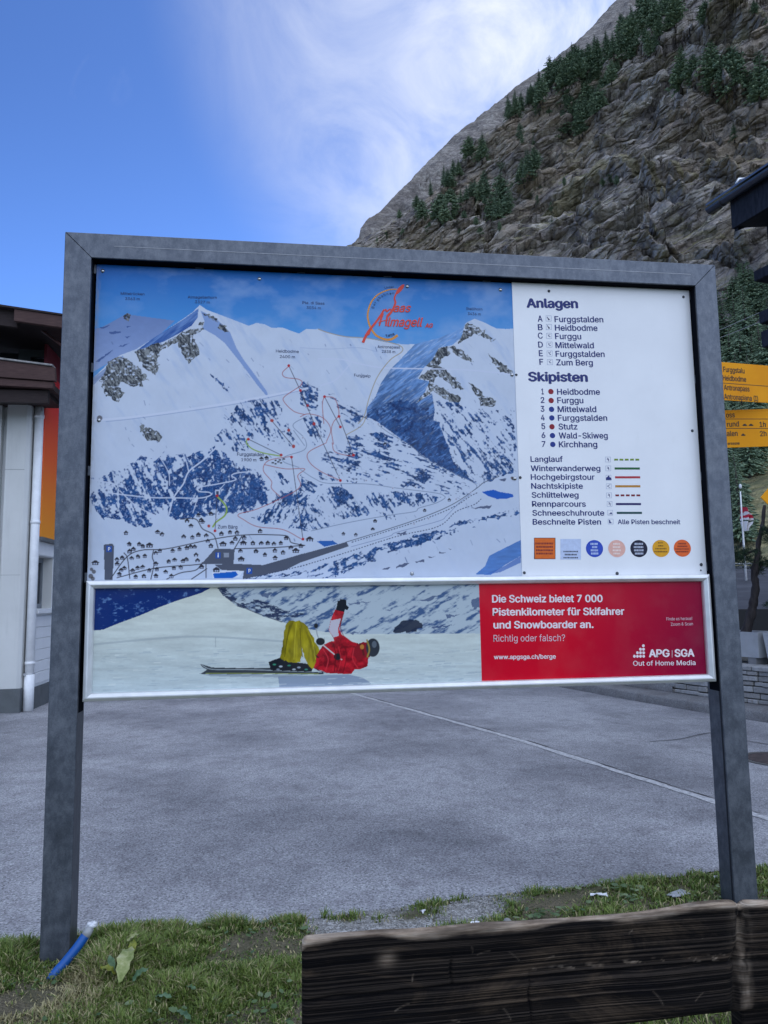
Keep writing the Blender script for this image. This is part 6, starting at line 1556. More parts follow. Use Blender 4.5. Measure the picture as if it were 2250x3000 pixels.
signboard((2114, 1060.5), (2122, 1172), None, 7, [('Furggstalu', N_((343, 1572))[0], N_((496, 1580))[0], 15), ('Heidbodme', N_((340, 1633))[0], N_((508, 1643))[0], 15), ('Antronapass', N_((348, 1702))[0], N_((532, 1714))[0], 15), ('Antronapiana (I)', N_((350, 1768))[0], N_((594, 1786))[0], 15)], [(N_((300, 1650))[0], N_((760, 1683))[0])])
signboard((2124, 1202), (2132, 1311.5), None, -13, [('oss', N_((363, 1902))[0], N_((426, 1902))[0], 15), ('rund', N_((370, 1968))[0], N_((456, 1968))[0], 15), ('1h', N_((604, 1970))[0], N_((650, 1970))[0], 15), ('alen', N_((368, 2036))[0], N_((447, 2036))[0], 15), ('2h', N_((607, 2036))[0], N_((655, 2036))[0], 15), ('ersasse', N_((374, 2098))[0], N_((460, 2098))[0], 8)], [(N_((330, 1912))[0], N_((760, 1912))[0]), (N_((330, 1980))[0], N_((760, 1980))[0])])
m = MB()
for (cx0, cy0) in ((2206, 1216), ): pass
def onsy(px, py):
    a = math.radians(-13); nrm = np.array([math.sin(a), -math.cos(a), 0]); d = ray(px, py); q = np.array([px_[0], SY - .005, 0]) + nrm * .0012
    return CAM + d * (((q - CAM) @ nrm) / (d @ nrm))
for q in (((2174, 1243), (2178, 1240), (2190, 1240), (2194, 1243), (2194, 1246), (2174, 1246)), ((2194, 1243), (2198, 1239), (2204, 1239), (2206, 1243), (2206, 1246), (2194, 1246)), ((2172, 1271), (2176, 1268), (2184, 1268), (2186, 1271), (2186, 1274), (2172, 1274))):
    pass
m.bm.free()
# little boat, cable car and bus symbols
for (x0, x1, y0) in ((480, 515, 1955), (525, 560, 1955), (470, 503, 2026)):
    part('symbol', BLKI, sp_, lambda m: (m.poly([onsy(*q) for q in N_((x0, y0), (x1, y0), (x1 - 4, y0 + 7), (x0 + 4, y0 + 7))]), m.poly([onsy(*q) for q in N_((x0 + 8, y0 - 8), (x1 - 12, y0 - 8), (x1 - 8, y0 - 1), (x0 + 6, y0 - 1))])))
c_ = on(2288, 1457, 1, SY - .012); e_ = on(2229, 1457, 1, SY - .012); hw = c_[0] - e_[0]
m = MB(); m.prism([(c_[0] - hw, SY - .012, c_[2]), (c_[0], SY - .012, c_[2] - hw), (c_[0] + hw, SY - .012, c_[2]), (c_[0], SY - .012, c_[2] + hw)], Vector((0, .006, 0)), .001, 1); dm = m.build('diamond_plate', YELS, sp_); part('holder', plain('pole_grey', (.25, .26, .27), .45, .4), sp_, lambda m: m.box(c_[0] - .02, px_[0], SY - .004, SY + .004, c_[2] - .02, c_[2] + .02))
m = MB(); q = hw * .93; m.bm.free()

# ------------------------------------------------------------------ dark chalet corner, upper right
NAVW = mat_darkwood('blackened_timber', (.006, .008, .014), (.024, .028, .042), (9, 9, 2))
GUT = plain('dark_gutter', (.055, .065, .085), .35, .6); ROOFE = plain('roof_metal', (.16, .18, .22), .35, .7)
EZ = 7.4
E0, E1 = G(2068, 612, EZ), G(2262, 484, EZ); ed = (E1 - E0) / np.linalg.norm(E1 - E0); en = np.array([-ed[1], ed[0], 0]); en *= np.sign(en[0])       # en: away from the road, towards the house
ch = empty('chalet', tuple((E0 + ed * 5 + en * 4) * [1, 1, 0]), 'dark timber chalet corner with gutter and stepped beam ends at the right edge', 'building')
def CH(s_, o_, z): return tuple(E0 + ed * s_ + en * o_ + np.array([0, 0, z - EZ]))
m = MB(); prof = [(-.075 * math.cos(a), -.075 * math.sin(a)) for a in np.linspace(0, math.pi, 9)]
for rr2, rev in ((1.0, 0), (.9, 1)):
    A_ = [m.bm.verts.new(CH(0, .06 + x * rr2, EZ + y * rr2)) for x, y in prof]; B_ = [m.bm.verts.new(CH(14, .06 + x * rr2, EZ + y * rr2)) for x, y in prof]
    for k in range(8): m.bm.faces.new((A_[k], A_[k + 1], B_[k + 1], B_[k]))
    if rev == 0: m.bm.faces.new(A_)
bmesh.ops.recalc_face_normals(m.bm, faces=m.bm.faces); gu = m.build('gutter', GUT, ch)
for s_ in (.28, 1.35, 2.4, 3.5): part('bracket', plain('gutter_bracket', (.02, .022, .03), .5), gu, lambda m: m.tube([CH(s_, .06 - .080 * math.cos(a), EZ - .080 * math.sin(a)) for a in np.linspace(0, math.pi, 8)], .012, 6))
part('roof', ROOFE, ch, lambda m: m.prism([CH(-.04, .04, EZ + .075), CH(-.04, .04, EZ + .105), CH(-.04, 4.6, EZ + 2.2), CH(-.04, 4.6, EZ + 2.14)], Vector(ed * 14)))
for s_ in (.55, 1.65, 2.75): part('snow_hook', plain('bright_hook', (.7, .72, .75), .3, .7), ch, lambda m: m.tube([CH(s_, .05, EZ + .11), CH(s_ + .02, .10, EZ + .19), CH(s_ + .03, .2, EZ + .21)], .018, 6))
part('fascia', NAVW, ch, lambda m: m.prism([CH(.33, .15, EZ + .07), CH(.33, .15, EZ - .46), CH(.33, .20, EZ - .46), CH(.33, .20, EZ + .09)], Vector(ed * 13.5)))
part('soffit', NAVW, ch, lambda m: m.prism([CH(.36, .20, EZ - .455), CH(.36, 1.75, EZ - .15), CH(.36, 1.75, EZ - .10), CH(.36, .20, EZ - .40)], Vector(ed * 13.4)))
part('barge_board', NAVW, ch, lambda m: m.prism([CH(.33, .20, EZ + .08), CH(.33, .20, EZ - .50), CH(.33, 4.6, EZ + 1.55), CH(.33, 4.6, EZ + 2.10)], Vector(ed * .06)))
# the wall corner and projecting beam ends, placed from the photo at the wall's own distance
def chd(px, py, dist):
    d = ray(px, py); return CAM + d * (dist / np.hypot(d[0], d[1]))
dW = float(np.hypot(*(np.array(CH(1.0, 1.35, 0))[:2] - CAM[:2])))
cw = chd(2236, 660, dW); cw2 = chd(2246, 780, dW)
wo = cw[:2]; u2 = np.array([ed[0], ed[1]]); n2_ = np.array([en[0], en[1]])
def WB(s_, o_, z): return (*(wo + u2 * s_ + n2_ * o_), z)
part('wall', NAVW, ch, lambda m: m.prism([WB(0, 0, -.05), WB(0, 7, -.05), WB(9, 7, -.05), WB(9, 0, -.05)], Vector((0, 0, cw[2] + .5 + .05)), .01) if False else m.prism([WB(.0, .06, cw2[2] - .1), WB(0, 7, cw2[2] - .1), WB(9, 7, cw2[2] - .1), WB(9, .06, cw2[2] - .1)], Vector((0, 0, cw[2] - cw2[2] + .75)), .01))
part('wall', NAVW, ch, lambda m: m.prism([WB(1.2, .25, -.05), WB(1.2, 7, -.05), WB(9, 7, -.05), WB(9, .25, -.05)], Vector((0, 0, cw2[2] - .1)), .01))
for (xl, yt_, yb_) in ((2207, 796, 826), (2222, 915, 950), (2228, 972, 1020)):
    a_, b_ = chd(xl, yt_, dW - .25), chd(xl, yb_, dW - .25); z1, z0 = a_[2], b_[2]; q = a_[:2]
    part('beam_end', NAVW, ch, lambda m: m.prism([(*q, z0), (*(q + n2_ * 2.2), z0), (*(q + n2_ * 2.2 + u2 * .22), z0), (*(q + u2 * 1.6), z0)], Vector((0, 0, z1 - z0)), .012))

# ------------------------------------------------------------------ slope with car park behind the planters, flagpole
t = NT('car_park_asphalt', .9, .2); n = t.noise(t.obj(), .5, 5); t.color(t.ramp(n, [(.35, (.038, .040, .050)), (.7, (.075, .078, .092))]))
def PK(px, d, el_): a = math.radians(azel(px, 1700)[0]); return (CAM[0] + d * math.sin(a), CAM[1] + d * math.cos(a), CAM[2] + d * math.tan(math.radians(el_)))
cols = np.linspace(-10, 62, 40); V = []
for d, el_ in ((26, -1.15), (55, 1.85)):
    for a in cols: V.append((CAM[0] + d * math.sin(math.radians(a)), CAM[1] + d * math.cos(math.radians(a)), CAM[2] + d * math.tan(math.radians(el_))))
o = mesh_np('car_park', V, grid_faces(2, len(cols)), t.m); tag(o, kind='structure')
def park_pt(px, py):
    el_ = azel(px, py)[1]; d = 26 + (el_ + 1.15) / 3.0 * 29; dd = ray(px, py); return CAM + dd * (d / np.hypot(dd[0], dd[1])) + [0, 0, .03]
LINE = plain('worn_white_line', (.34, .34, .35), .8)
m = MB()
for q in (((2160, 1733), (2200, 1733)), ((2200, 1733), (2160, 1755)), ((2222, 1722), (2262, 1700)), ((2198, 1727), (2190, 1719)), ((2220, 1693), (2265, 1692)), ((2165, 1696), (2200, 1695))):
    for (a, b) in (q,):
        a, b = np.array(a, float), np.array(b, float); dd = (b - a) / np.linalg.norm(b - a); nn = np.array([-dd[1], dd[0]]) * .85
        m.poly([park_pt(*(a + nn)), park_pt(*(b + nn)), park_pt(*(b - nn)), park_pt(*(a - nn))])
o = m.build('road_marking', LINE); tag(o, kind='structure')
m = MB(); cc = [(CAM[0] + 25.6 * math.sin(math.radians(a)), CAM[1] + 25.6 * math.cos(math.radians(a))) for a in np.linspace(20, 50, 16)]
for a, b in zip(cc, cc[1:]): m.prism([(*a, -.05), (*b, -.05), (b[0], b[1], 1.0), (a[0], a[1], 1.0)], Vector((.05, .25, 0)))
o = m.build('retaining_wall', plain('dark_concrete', (.028, .028, .03), .9)); tag(o, 'dark low retaining wall below the car park, behind the planters', 'wall')
# guard rail along the upper edge of the car park
gr_ = empty('guard_rail', tuple(PK(2200, 55, 1.8)), 'pale metal guard rail along the far edge of the dark car park', 'guard rail')
m = MB(); pts = [(CAM[0] + 55 * math.sin(math.radians(a)), CAM[1] + 55 * math.cos(math.radians(a)), CAM[2] + 55 * math.tan(math.radians(1.98))) for a in np.linspace(24, 46, 14)]; m.tube(pts, .07, 6); m.build('rail', plain('rail_zinc', (.5, .51, .53), .5, .3), gr_)
for p in pts: part('post', plain('rail_zinc', (.5, .51, .53), .5, .3), gr_, lambda m: m.tube([(p[0], p[1], p[2] - .55), p], .05, 6))
fd = 40.0
def fl(px, py): d = ray(px, py); return CAM + d * (fd / np.hypot(d[0], d[1]))
fp = empty('flagpole', tuple(fl(2184, 1690)), 'white flagpole in front of the dark trees, right of the board', 'flagpole')
m = MB(); m.tube([fl(2187, 1712), fl(2180, 1610), fl(2174, 1520), fl(2169, 1440)], [.055, .05, .04, .032], 10); m.build('pole', plain('pole_white', (.72, .72, .72), .4), fp)
m = MB(); c_ = fl(2169, 1425); m.ball(tuple(c_), .07, 10, (1, 1, 1.8)); m.build('finial', plain('pole_white', (.72, .72, .72), .4), fp)
fo = empty('flag', tuple(fl(2180, 1520)), 'limp red and white flag hanging on the white flagpole', 'flag')
t = NT('flag_cloth', .8, .2)
tcx = t.n('ShaderNodeTexCoord'); spx = t.n('ShaderNodeSeparateXYZ'); t.l(tcx.outputs['Generated'], spx.inputs[0])
nn_ = t.noise(t.obj(), 1.3, 3); w_ = t.math('ADD', spx.outputs[2], t.math('MULTIPLY', t.math('SUBTRACT', nn_, .5), .35)); t.color(t.ramp(w_, [(0, (.72, .70, .70)), (.32, (.74, .72, .72)), (.36, (.05, .09, .06)), (.41, (.74, .72, .72)), (.5, (.55, .03, .06)), (.6, (.55, .03, .06)), (.62, (.74, .7, .7)), (.72, (.7, .6, .6)), (.75, (.55, .04, .07))], 'CONSTANT'))
nu2, nv2 = 14, 26; V = []
for j in range(nv2):
    f = j / (nv2 - 1)
    for i_ in range(nu2):
        g_ = i_ / (nu2 - 1); wdt = (10 + 22 * math.sin(math.pi * min(1, f * .95 + .12)) ** 1.0 * (1 if f < .72 else max(.12, 1 - (f - .72) * 3)))
        p = fl(2173 + f * 6 + g_ * wdt * (.8), 1484 + f * 72 + g_ * 6 * (1 - f)); p = p + np.array([0, .22 * math.sin(g_ * 9 + f * 3), 0]); V.append(p)
me_o = mesh_np('cloth', V, grid_faces(nv2, nu2), t.m, fo, smooth=True)
# two thin cables crossing in front of the slope
for a, b in (((2105, 962), (2262, 900)), ((2105, 985), (2262, 930))):
    A_, B_ = [CAM + ray(*q) * (17 / np.hypot(*ray(*q)[:2])) for q in (a, b)]; A_ = A_ + (A_ - B_) * 1.5
    mid = (A_ + B_) / 2 - [0, 0, .05]; m = MB(); m.tube(catmull(np.array([A_, mid, B_]), 8), .008, 5); o = m.build('power_cable', plain('cable_grey', (.22, .24, .25), .6))
    tag(o, 'upper of two thin cables sloping down past the chalet beams' if a[1] < 970 else 'lower of two thin cables sloping down past the chalet beams', 'cable', 'cables at the right edge')

# ================================================================== mountain: rock face, far scree ridge, trees
CX, CY = CAM[0], CAM[1]
near_px = [(1010, 735), (1100, 690), (1150, 655), (1230, 610), (1300, 540), (1370, 450), (1440, 390), (1500, 345), (1600, 262), (1700, 190), (1800, 135), (1900, 62), (1965, 0)]
far_px = [(1025, 722), (1052, 695), (1056, 672), (1080, 640), (1110, 620), (1150, 578), (1190, 540), (1250, 478), (1290, 440), (1340, 390), (1400, 345), (1450, 305), (1540, 235), (1600, 197), (1650, 150), (1690, 120), (1730, 80), (1775, 35), (1800, 5), (1840, -30)]
nr = np.array([azel(*p) for p in near_px]); fr = np.array([azel(*p) for p in far_px])
nr = np.vstack([[-60, 3], [-30, 6], [-8, 11], [0, 17], nr, [35, 41.5], [40, 45.5], [50, 49], [62, 50]])
fr = np.vstack([[-60, 3], [-30, 5], [-10, 12], [0, 21], fr, [33, 43], [40, 46], [55, 48]])
prof = np.array([(52, 1.6), (60, 3.0), (100, 20), (138, 45), (150, 66), (172, 98), (182, 130), (205, 165), (225, 200), (262, 270), (330, 400), (420, 560)], float)
def prof_at(el_deg):
    els = np.degrees(np.arctan2(prof[:, 1], prof[:, 0])); return np.interp(el_deg, els, prof[:, 0]), np.interp(el_deg, els, prof[:, 1])
az = np.concatenate([np.linspace(-60, 3.2, 50)[:-1], np.linspace(3.2, 38.5, 640)[:-1], np.linspace(38.5, 62, 40)])
NC = len(az)
gsc = np.interp(az, [-60, 0, 10, 20, 30, 36, 45, 62], [1.7, 1.6, 1.42, 1.22, 1.06, 1.0, .92, .8])
jag = 0.16 * fbm(az * 1.1, az * 0, octv=5, seed=501, gain=.6)
emax = np.interp(az, nr[:, 0], nr[:, 1]) + jag
NR1, NR2 = 110, 400
rows = []
e_lo = 1.75
for i in range(NR1): rows.append(e_lo + (np.minimum(20.0, emax * .62) - e_lo) * (i / NR1))
eb = np.minimum(20.0, emax * .62)
for i in range(NR2 + 1): rows.append(eb + (emax - eb) * (i / NR2))
EL = np.array(rows)                                # rows x cols
RH, RZ = prof_at(EL)
AZ = np.broadcast_to(az, EL.shape); GS = np.broadcast_to(gsc, EL.shape)
wob_ = 1 + .05 * fbm(AZ * .12, EL * .10, octv=3, seed=503)
R_ = RH * GS * wob_; Zm = CAM[2] + RZ * GS * wob_
sa_, ca__ = np.sin(np.radians(AZ)), np.cos(np.radians(AZ))
X, Y = CX + R_ * sa_, CY + R_ * ca__
# back of the ridge
back = []
for k in range(1, 7):
    rr = R_[-1] * (1 + .07 * k); back.append(np.stack([CX + rr * sa_[-1], CY + rr * ca__[-1], Zm[-1] - 14 * k ** 1.3], -1))
# displacement: strata, ledges, blocks
cl_ = np.clip((EL - np.minimum(19.0, emax * .6)) / 3.0, 0, 1)          # 1 on the cliff
wx = X + 8 * fbm(X / 60, Y / 60, Zm / 60, octv=2, seed=505); wy = Zm + 8 * fbm(X / 60, Y / 60, Zm / 60, octv=2, seed=507)
tilt = wy - .42 * (X - CX) + .10 * Y                                 # strata rising to the right
led = fbm(tilt / 15.0, X / 90, Y / 90, octv=3, seed=509, gain=.55)
st1 = tilt / 8.5; st_f = st1 - np.floor(st1); ledge = (np.clip(st_f / .82, 0, 1) - np.clip((st_f - .82) / .18, 0, 1))   # sawtooth: overhang then step back
amp = .5 + .5 * vnoise(X / 26, Y / 26, Zm / 26, 511)
st2 = tilt / 3.4 + .5 * fbm(X / 14, Y / 14, Zm / 14, octv=2, seed=513); s2f = st2 - np.floor(st2); ledge2 = np.clip(s2f / .75, 0, 1) - np.clip((s2f - .75) / .25, 0, 1)
us_ = (X - CX) * .92 + wy * .38; ts_ = wy * .92 - (X - CX) * .38
w1, w2, wid, wfc = worley(us_ / 20 + .12 * fbm(X / 9, Y / 9, Zm / 9, octv=2, seed=541), Y / 17, ts_ / 7.5 + .10 * fbm(X / 7, Y / 7, Zm / 7, octv=2, seed=543), 551)
x1, x2_, xid, xfc = worley(us_ / 7.0 + .10 * fbm(X / 4, Y / 4, Zm / 4, octv=2, seed=545), Y / 7.0, ts_ / 2.4, 561)
rg = fbm(X / 34, Y / 34, Zm / 26, octv=4, seed=515, gain=.52, ridged=True)
blk = np.floor(vnoise(X / 7, Y / 7, Zm / 5, 517) * 4) / 4
blk2 = np.floor(vnoise(wx / 3.2, Y / 3.2, wy / 2.2, 519) * 4) / 4
gul = fbm((X + .5 * Zm) / 30, Y / 120, octv=4, seed=521, gain=.55, ridged=True)
disp = cl_ * (3.6 * led + 4.6 * amp * (ledge - .5) + 1.6 * (ledge2 - .5) * (.4 + amp) + 3.0 * rg + 2.8 * wid + 6.0 * wfc + 1.0 * xid + 2.6 * xfc - 1.2 * np.exp(-((w2 - w1) / .07) ** 2) + 2.6 * gul) + (1 - cl_) * (1.5 * fbm(X / 18, Y / 18, Zm / 18, octv=5, seed=523))
# surveyed ledges, overhangs and gullies of the face
vpx, vpy = to_px(np.stack([X, Y, Zm], -1).reshape(-1, 3)); vpx = vpx.reshape(X.shape); vpy = vpy.reshape(X.shape)
EE = zc(1000, 0, .7535)
ledges = [(((770, 840), (860, 800), (960, 755), (1060, 715), (1150, 722), (1250, 765), (1360, 790)), 16, 6.0), (((830, 880), (900, 860), (980, 868), (1060, 845), (1140, 855), (1200, 900)), 11, 5.0), (((800, 940), (900, 905), (960, 945), (1060, 955), (1140, 930), (1230, 965), (1330, 985)), 11, 5.0), (((1180, 545), (1280, 505), (1380, 485), (1490, 535)), 10, 4.5), (((1240, 700), (1340, 690), (1430, 700), (1580, 722)), 12, 5.0), (((1400, 205), (1520, 125), (1680, 95)), 14, 6.0), (((1300, 395), (1400, 385), (1480, 392), (1680, 402)), 9, 4.0), (((1040, 440), (1150, 405), (1260, 385)), 8, 3.5), (((640, 800), (720, 760), (800, 735)), 9, 3.5), (((400, 900), (520, 850), (620, 845)), 9, 3.5), (((860, 640), (960, 600), (1050, 560)), 9, 3.5), (((1290, 620), (1400, 590), (1520, 610), (1680, 640)), 10, 4.0), (((1050, 330), (1180, 270), (1290, 215)), 9, 4.0), (((1450, 300), (1560, 270), (1680, 285)), 9, 4.0), (((1100, 1010), (1250, 1020), (1400, 1000), (1600, 1030)), 11, 4.5), (((1420, 800), (1520, 780), (1680, 800)), 10, 4.0)]
led_d = np.zeros_like(X); grassy = np.zeros_like(X)
for pts_, w_, A_ in ledges:
    q = catmull(np.array(EE(*pts_)), 8); xs_, ys_ = q[:, 0], q[:, 1]
    yl_ = np.interp(vpx, xs_, ys_) + 7 * fbm(vpx / 26, vpy / 60, octv=3, seed=571); end = np.clip((vpx - xs_[0]) / 30, 0, 1) * np.clip((xs_[-1] - vpx) / 30, 0, 1)
    var = np.clip(.75 + .9 * fbm(vpx / 38, vpy / 300, octv=2, seed=573), .15, 1.4)
    dy = (vpy - yl_) / w_
    led_d += A_ * end * var * (np.where(dy < 0, np.exp(-(dy / 1.3) ** 2), np.exp(-(dy / .22) ** 2)) - .85 * np.exp(-((dy - 1.0) / .8) ** 2))
    grassy = np.maximum(grassy, end * np.exp(-((dy + .8) / .9) ** 2) * (1.0 if w_ in (16, 14, 12) else .55))
for pts_, w_, A_ in ((((1300, 270), (1240, 370), (1190, 470), (1150, 570), (1090, 690)), 9, 4.5), (((1010, 300), (930, 420), (860, 550), (770, 680)), 10, 4.0), (((1080, 520), (1050, 600), (1010, 690)), 7, 3.0), (((640, 600), (560, 700), (500, 800)), 8, 2.5)):
    q = catmull(np.array(EE(*pts_)), 8); xl_ = np.interp(vpy, q[:, 1], q[:, 0]) + 6 * fbm(vpy / 22, vpx / 60, octv=3, seed=575)
    led_d -= A_ * np.clip((vpy - q[0, 1]) / 25, 0, 1) * np.clip((q[-1, 1] - vpy) / 25, 0, 1) * np.exp(-((vpx - xl_) / w_) ** 2)
# the grassy ramp that runs down to the left from the big overhang, and ledges of turf
ramp = catmull(np.array(EE((560, 985), (700, 905), (800, 840), (930, 775), (1050, 718), (1150, 712), (1270, 760), (1360, 775))), 8)
grassy = np.maximum(grassy, np.exp(-((vpy - np.interp(vpx, ramp[:, 0], ramp[:, 1]) + 12) / 16) ** 2) * np.clip((vpx - ramp[0, 0]) / 40, 0, 1) * np.clip((ramp[-1, 0] - vpx) / 30, 0, 1))
disp = disp + .85 * cl_ * led_d
fade = np.clip((emax[None] - EL) / .8, .12, 1)
disp = disp * fade * 1.0
# displace outwards (towards the valley) and slightly up
X2, Y2, Z2 = X - sa_ * disp * .8, Y - ca__ * disp * .8, Zm + disp * .25
V = np.stack([X2, Y2, Z2], -1)
V = np.concatenate([V, np.array(back)], 0); NRR = V.shape[0]
def mat_rock():
    t = NT('cliff_rock', .92, .2)
    v = t.obj(coord='Object')
    g_ = t.n('ShaderNodeNewGeometry'); sn = t.n('ShaderNodeSeparateXYZ'); t.l(g_.outputs['Normal'], sn.inputs[0])
    a_ = t.noise(v, .035, 6, .6, .3); b_ = t.noise(v, .22, 6, .68, .4); c_ = t.noise(v, .9, 5, .7)
    # fractured beds: cells flattened along the dip of the strata
    wv = t.n('ShaderNodeTexNoise'); wv.inputs['Scale'].default_value = .11; wv.inputs['Detail'].default_value = 5; t.l(v, wv.inputs['Vector'])
    dv = t.n('ShaderNodeVectorMath', operation='MULTIPLY_ADD'); t.l(wv.outputs['Color'], dv.inputs[0]); dv.inputs[1].default_value = (4.5, 4.5, 3.5); t.l(v, dv.inputs[2])
    def cells(scale, rand):
        mp2 = t.n('ShaderNodeMapping'); mp2.vector_type = 'TEXTURE'; mp2.inputs['Rotation'].default_value = (0, math.radians(-24), 0); mp2.inputs['Scale'].default_value = scale
        t.l(dv.outputs[0], mp2.inputs['Vector'])
        e = t.n('ShaderNodeTexVoronoi'); e.feature = 'DISTANCE_TO_EDGE'; e.inputs['Scale'].default_value = 1; t.l(mp2.outputs[0], e.inputs['Vector'])
        f = t.n('ShaderNodeTexVoronoi'); f.inputs['Scale'].default_value = 1; t.l(mp2.outputs[0], f.inputs['Vector'])
        sc2 = t.n('ShaderNodeSeparateColor'); t.l(f.outputs['Color'], sc2.inputs[0]); return e.outputs['Distance'], sc2.outputs[0]
    e1, r1 = cells((13, 13, 4.2), 0); e2, r2 = cells((4.4, 4.4, 1.6), 0)
    mixv = t.math('ADD', t.math('ADD', t.math('MULTIPLY', b_, .38), t.math('MULTIPLY', c_, .30)), t.math('ADD', t.math('MULTIPLY', r1, .14), t.math('MULTIPLY', r2, .18)))
    col = t.ramp(mixv, [(.33, (.17, .148, .142)), (.44, (.35, .308, .285)), (.54, (.52, .465, .425)), (.68, (.76, .71, .65))])
    st = t.noise(t.obj((.02, .02, .30), (0, math.radians(-24), 0)), 1.0, 7, .7, .5)
    col = t.mix(t.mrange(st, .48, .62, .0, .3), col, (.26, .23, .23))
    col = t.mix(t.mrange(a_, .47, .60, 0, .7), col, t.ramp(c_, [(.3, (.30, .22, .15)), (.7, (.55, .45, .33))]))
    wet = t.noise(t.obj((.12, .12, .012)), 1.0, 5, .65, .4)                 # water stains run down the rock
    col = t.mix(t.mrange(wet, .55, .66, 0, .6), col, (.13, .125, .15))
    lic = t.noise(v, .09, 5, .7); col = t.mix(t.mrange(lic, .60, .70, 0, .45), col, (.46, .43, .22))
    col = t.mix(t.mrange(e1, 0.0, .05, .55, 0), col, (.07, .065, .07)); col = t.mix(t.mrange(e2, 0.0, .06, .35, 0), col, (.09, .085, .09))
    # grass holds on the flat ledges and the lower slope
    gn = t.noise(v, .16, 5, .7); up = t.math('ADD', sn.outputs[2], t.math('MULTIPLY', t.math('SUBTRACT', gn, .5), .65))
    grs = t.ramp(t.noise(v, .5, 5, .7), [(.35, (.12, .14, .06)), (.5, (.25, .235, .10)), (.66, (.42, .36, .18))])
    col = t.mix(t.mrange(up, .60, .76, 0, .85), col, grs)
    gp = t.noise(t.obj((.05, .05, .16), (0, math.radians(-20), 0)), 1.0, 7, .72, .6); col = t.mix(t.mrange(gp, .57, .65, 0, .55), col, grs)
    dk = t.noise(t.obj((.035, .035, .20), (0, math.radians(-8), 0)), 1.0, 6, .68, .4); col = t.mix(t.mrange(dk, .63, .70, 0, .6), col, (.10, .092, .10))
    ta_ = t.n('ShaderNodeVertexColor'); ta_.layer_name = 'turf'; tm = t.math('ADD', ta_.outputs['Color'], t.math('MULTIPLY', t.math('SUBTRACT', t.noise(v, .35, 5, .7), .5), 1.6)); col = t.mix(t.mrange(tm, .50, .80, 0, .7), col, t.mix(.5, grs, (.30, .255, .165)))
    t.color(col)
    t.bump(t.math('ADD', t.math('ADD', t.math('MULTIPLY', c_, .5), t.math('MULTIPLY', b_, 1.0)), t.math('ADD', t.mrange(e1, 0, .2, 0, .7), t.math('ADD', t.mrange(e2, 0, .2, 0, .35), t.math('MULTIPLY', r1, .6)))), 1.0, 2.2)
    return t.m
mo = mesh_np('mountain', V.reshape(-1, 3), grid_faces(NRR, NC)[:, ::-1], mat_rock()); tag(mo, kind='structure')
ga = np.concatenate([grassy, np.zeros((len(back), NC))], 0).ravel(); ca = mo.data.color_attributes.new('turf', 'FLOAT_COLOR', 'POINT'); ca.data.foreach_set('color', np.stack([ga, ga, ga, np.ones_like(ga)], 1).astype(np.float32).ravel())
MV = V.reshape(NRR, NC, 3)

# far ridge of pale scree and slabs
az2 = np.linspace(-45, 55, 700); e2 = np.interp(az2, fr[:, 0], fr[:, 1]) + .10 * fbm(az2 * 2.4, az2 * 0, octv=5, seed=531, gain=.62)
NR3 = 260; F_ = np.linspace(0, 1, NR3)[:, None]; lo_ = e2[None] * .30
EL2 = lo_ + (e2[None] - lo_) * F_; AZ2 = np.broadcast_to(az2, EL2.shape)
tn = np.tan(np.radians(EL2)); sl = math.tan(math.radians(47)); R2 = 330 * sl / np.maximum(.15, (sl - tn)) * .62
R2 = np.minimum(R2, 1500); Z3 = CAM[2] + R2 * tn
x2, y2 = CX + R2 * np.sin(np.radians(AZ2)), CY + R2 * np.cos(np.radians(AZ2))
dd2 = 7 * fbm(x2 / 60, y2 / 60, Z3 / 60, octv=6, seed=533, ridged=True, gain=.58) + 4.0 * fbm((x2 + Z3 * .7) / 16, y2 / 70, octv=4, seed=535, gain=.6) + 2.2 * np.floor(vnoise(x2 / 14, y2 / 14, Z3 / 11, 537) * 4) / 4
dd2 = dd2 * np.clip((e2[None] - EL2) / 1.0, .15, 1)
V2 = np.stack([x2 - np.sin(np.radians(AZ2)) * dd2, y2 - np.cos(np.radians(AZ2)) * dd2, Z3 + dd2 * .3], -1)
bk = [np.stack([CX + (R2[-1] + 40 * k) * np.sin(np.radians(az2)), CY + (R2[-1] + 40 * k) * np.cos(np.radians(az2)), Z3[-1] - 45 * k], -1) for k in range(1, 6)]
V2 = np.concatenate([V2, np.array(bk)], 0)
t = NT('pale_scree', .95, .15)
v = t.obj(); b_ = t.noise(v, .06, 7, .7, .3); c_ = t.noise(v, .35, 5, .7); w_ = t.noise(t.obj((.03, .03, .012), (0, math.radians(30), 0)), 1.2, 6, .7)
col = t.ramp(t.math('ADD', t.math('MULTIPLY', b_, .5), t.math('MULTIPLY', c_, .5)), [(.38, (.08, .072, .072)), (.5, (.20, .178, .165)), (.60, (.37, .34, .31))])
col = t.mix(t.mrange(w_, .50, .66, 0, .5), col, (.15, .125, .10)); t.color(col); t.bump(t.math('ADD', c_, b_), .9, 3.0)
o = mesh_np('far_ridge', V2.reshape(-1, 3), grid_faces(V2.shape[0], len(az2))[:, ::-1], t.m); tag(o, kind='structure')

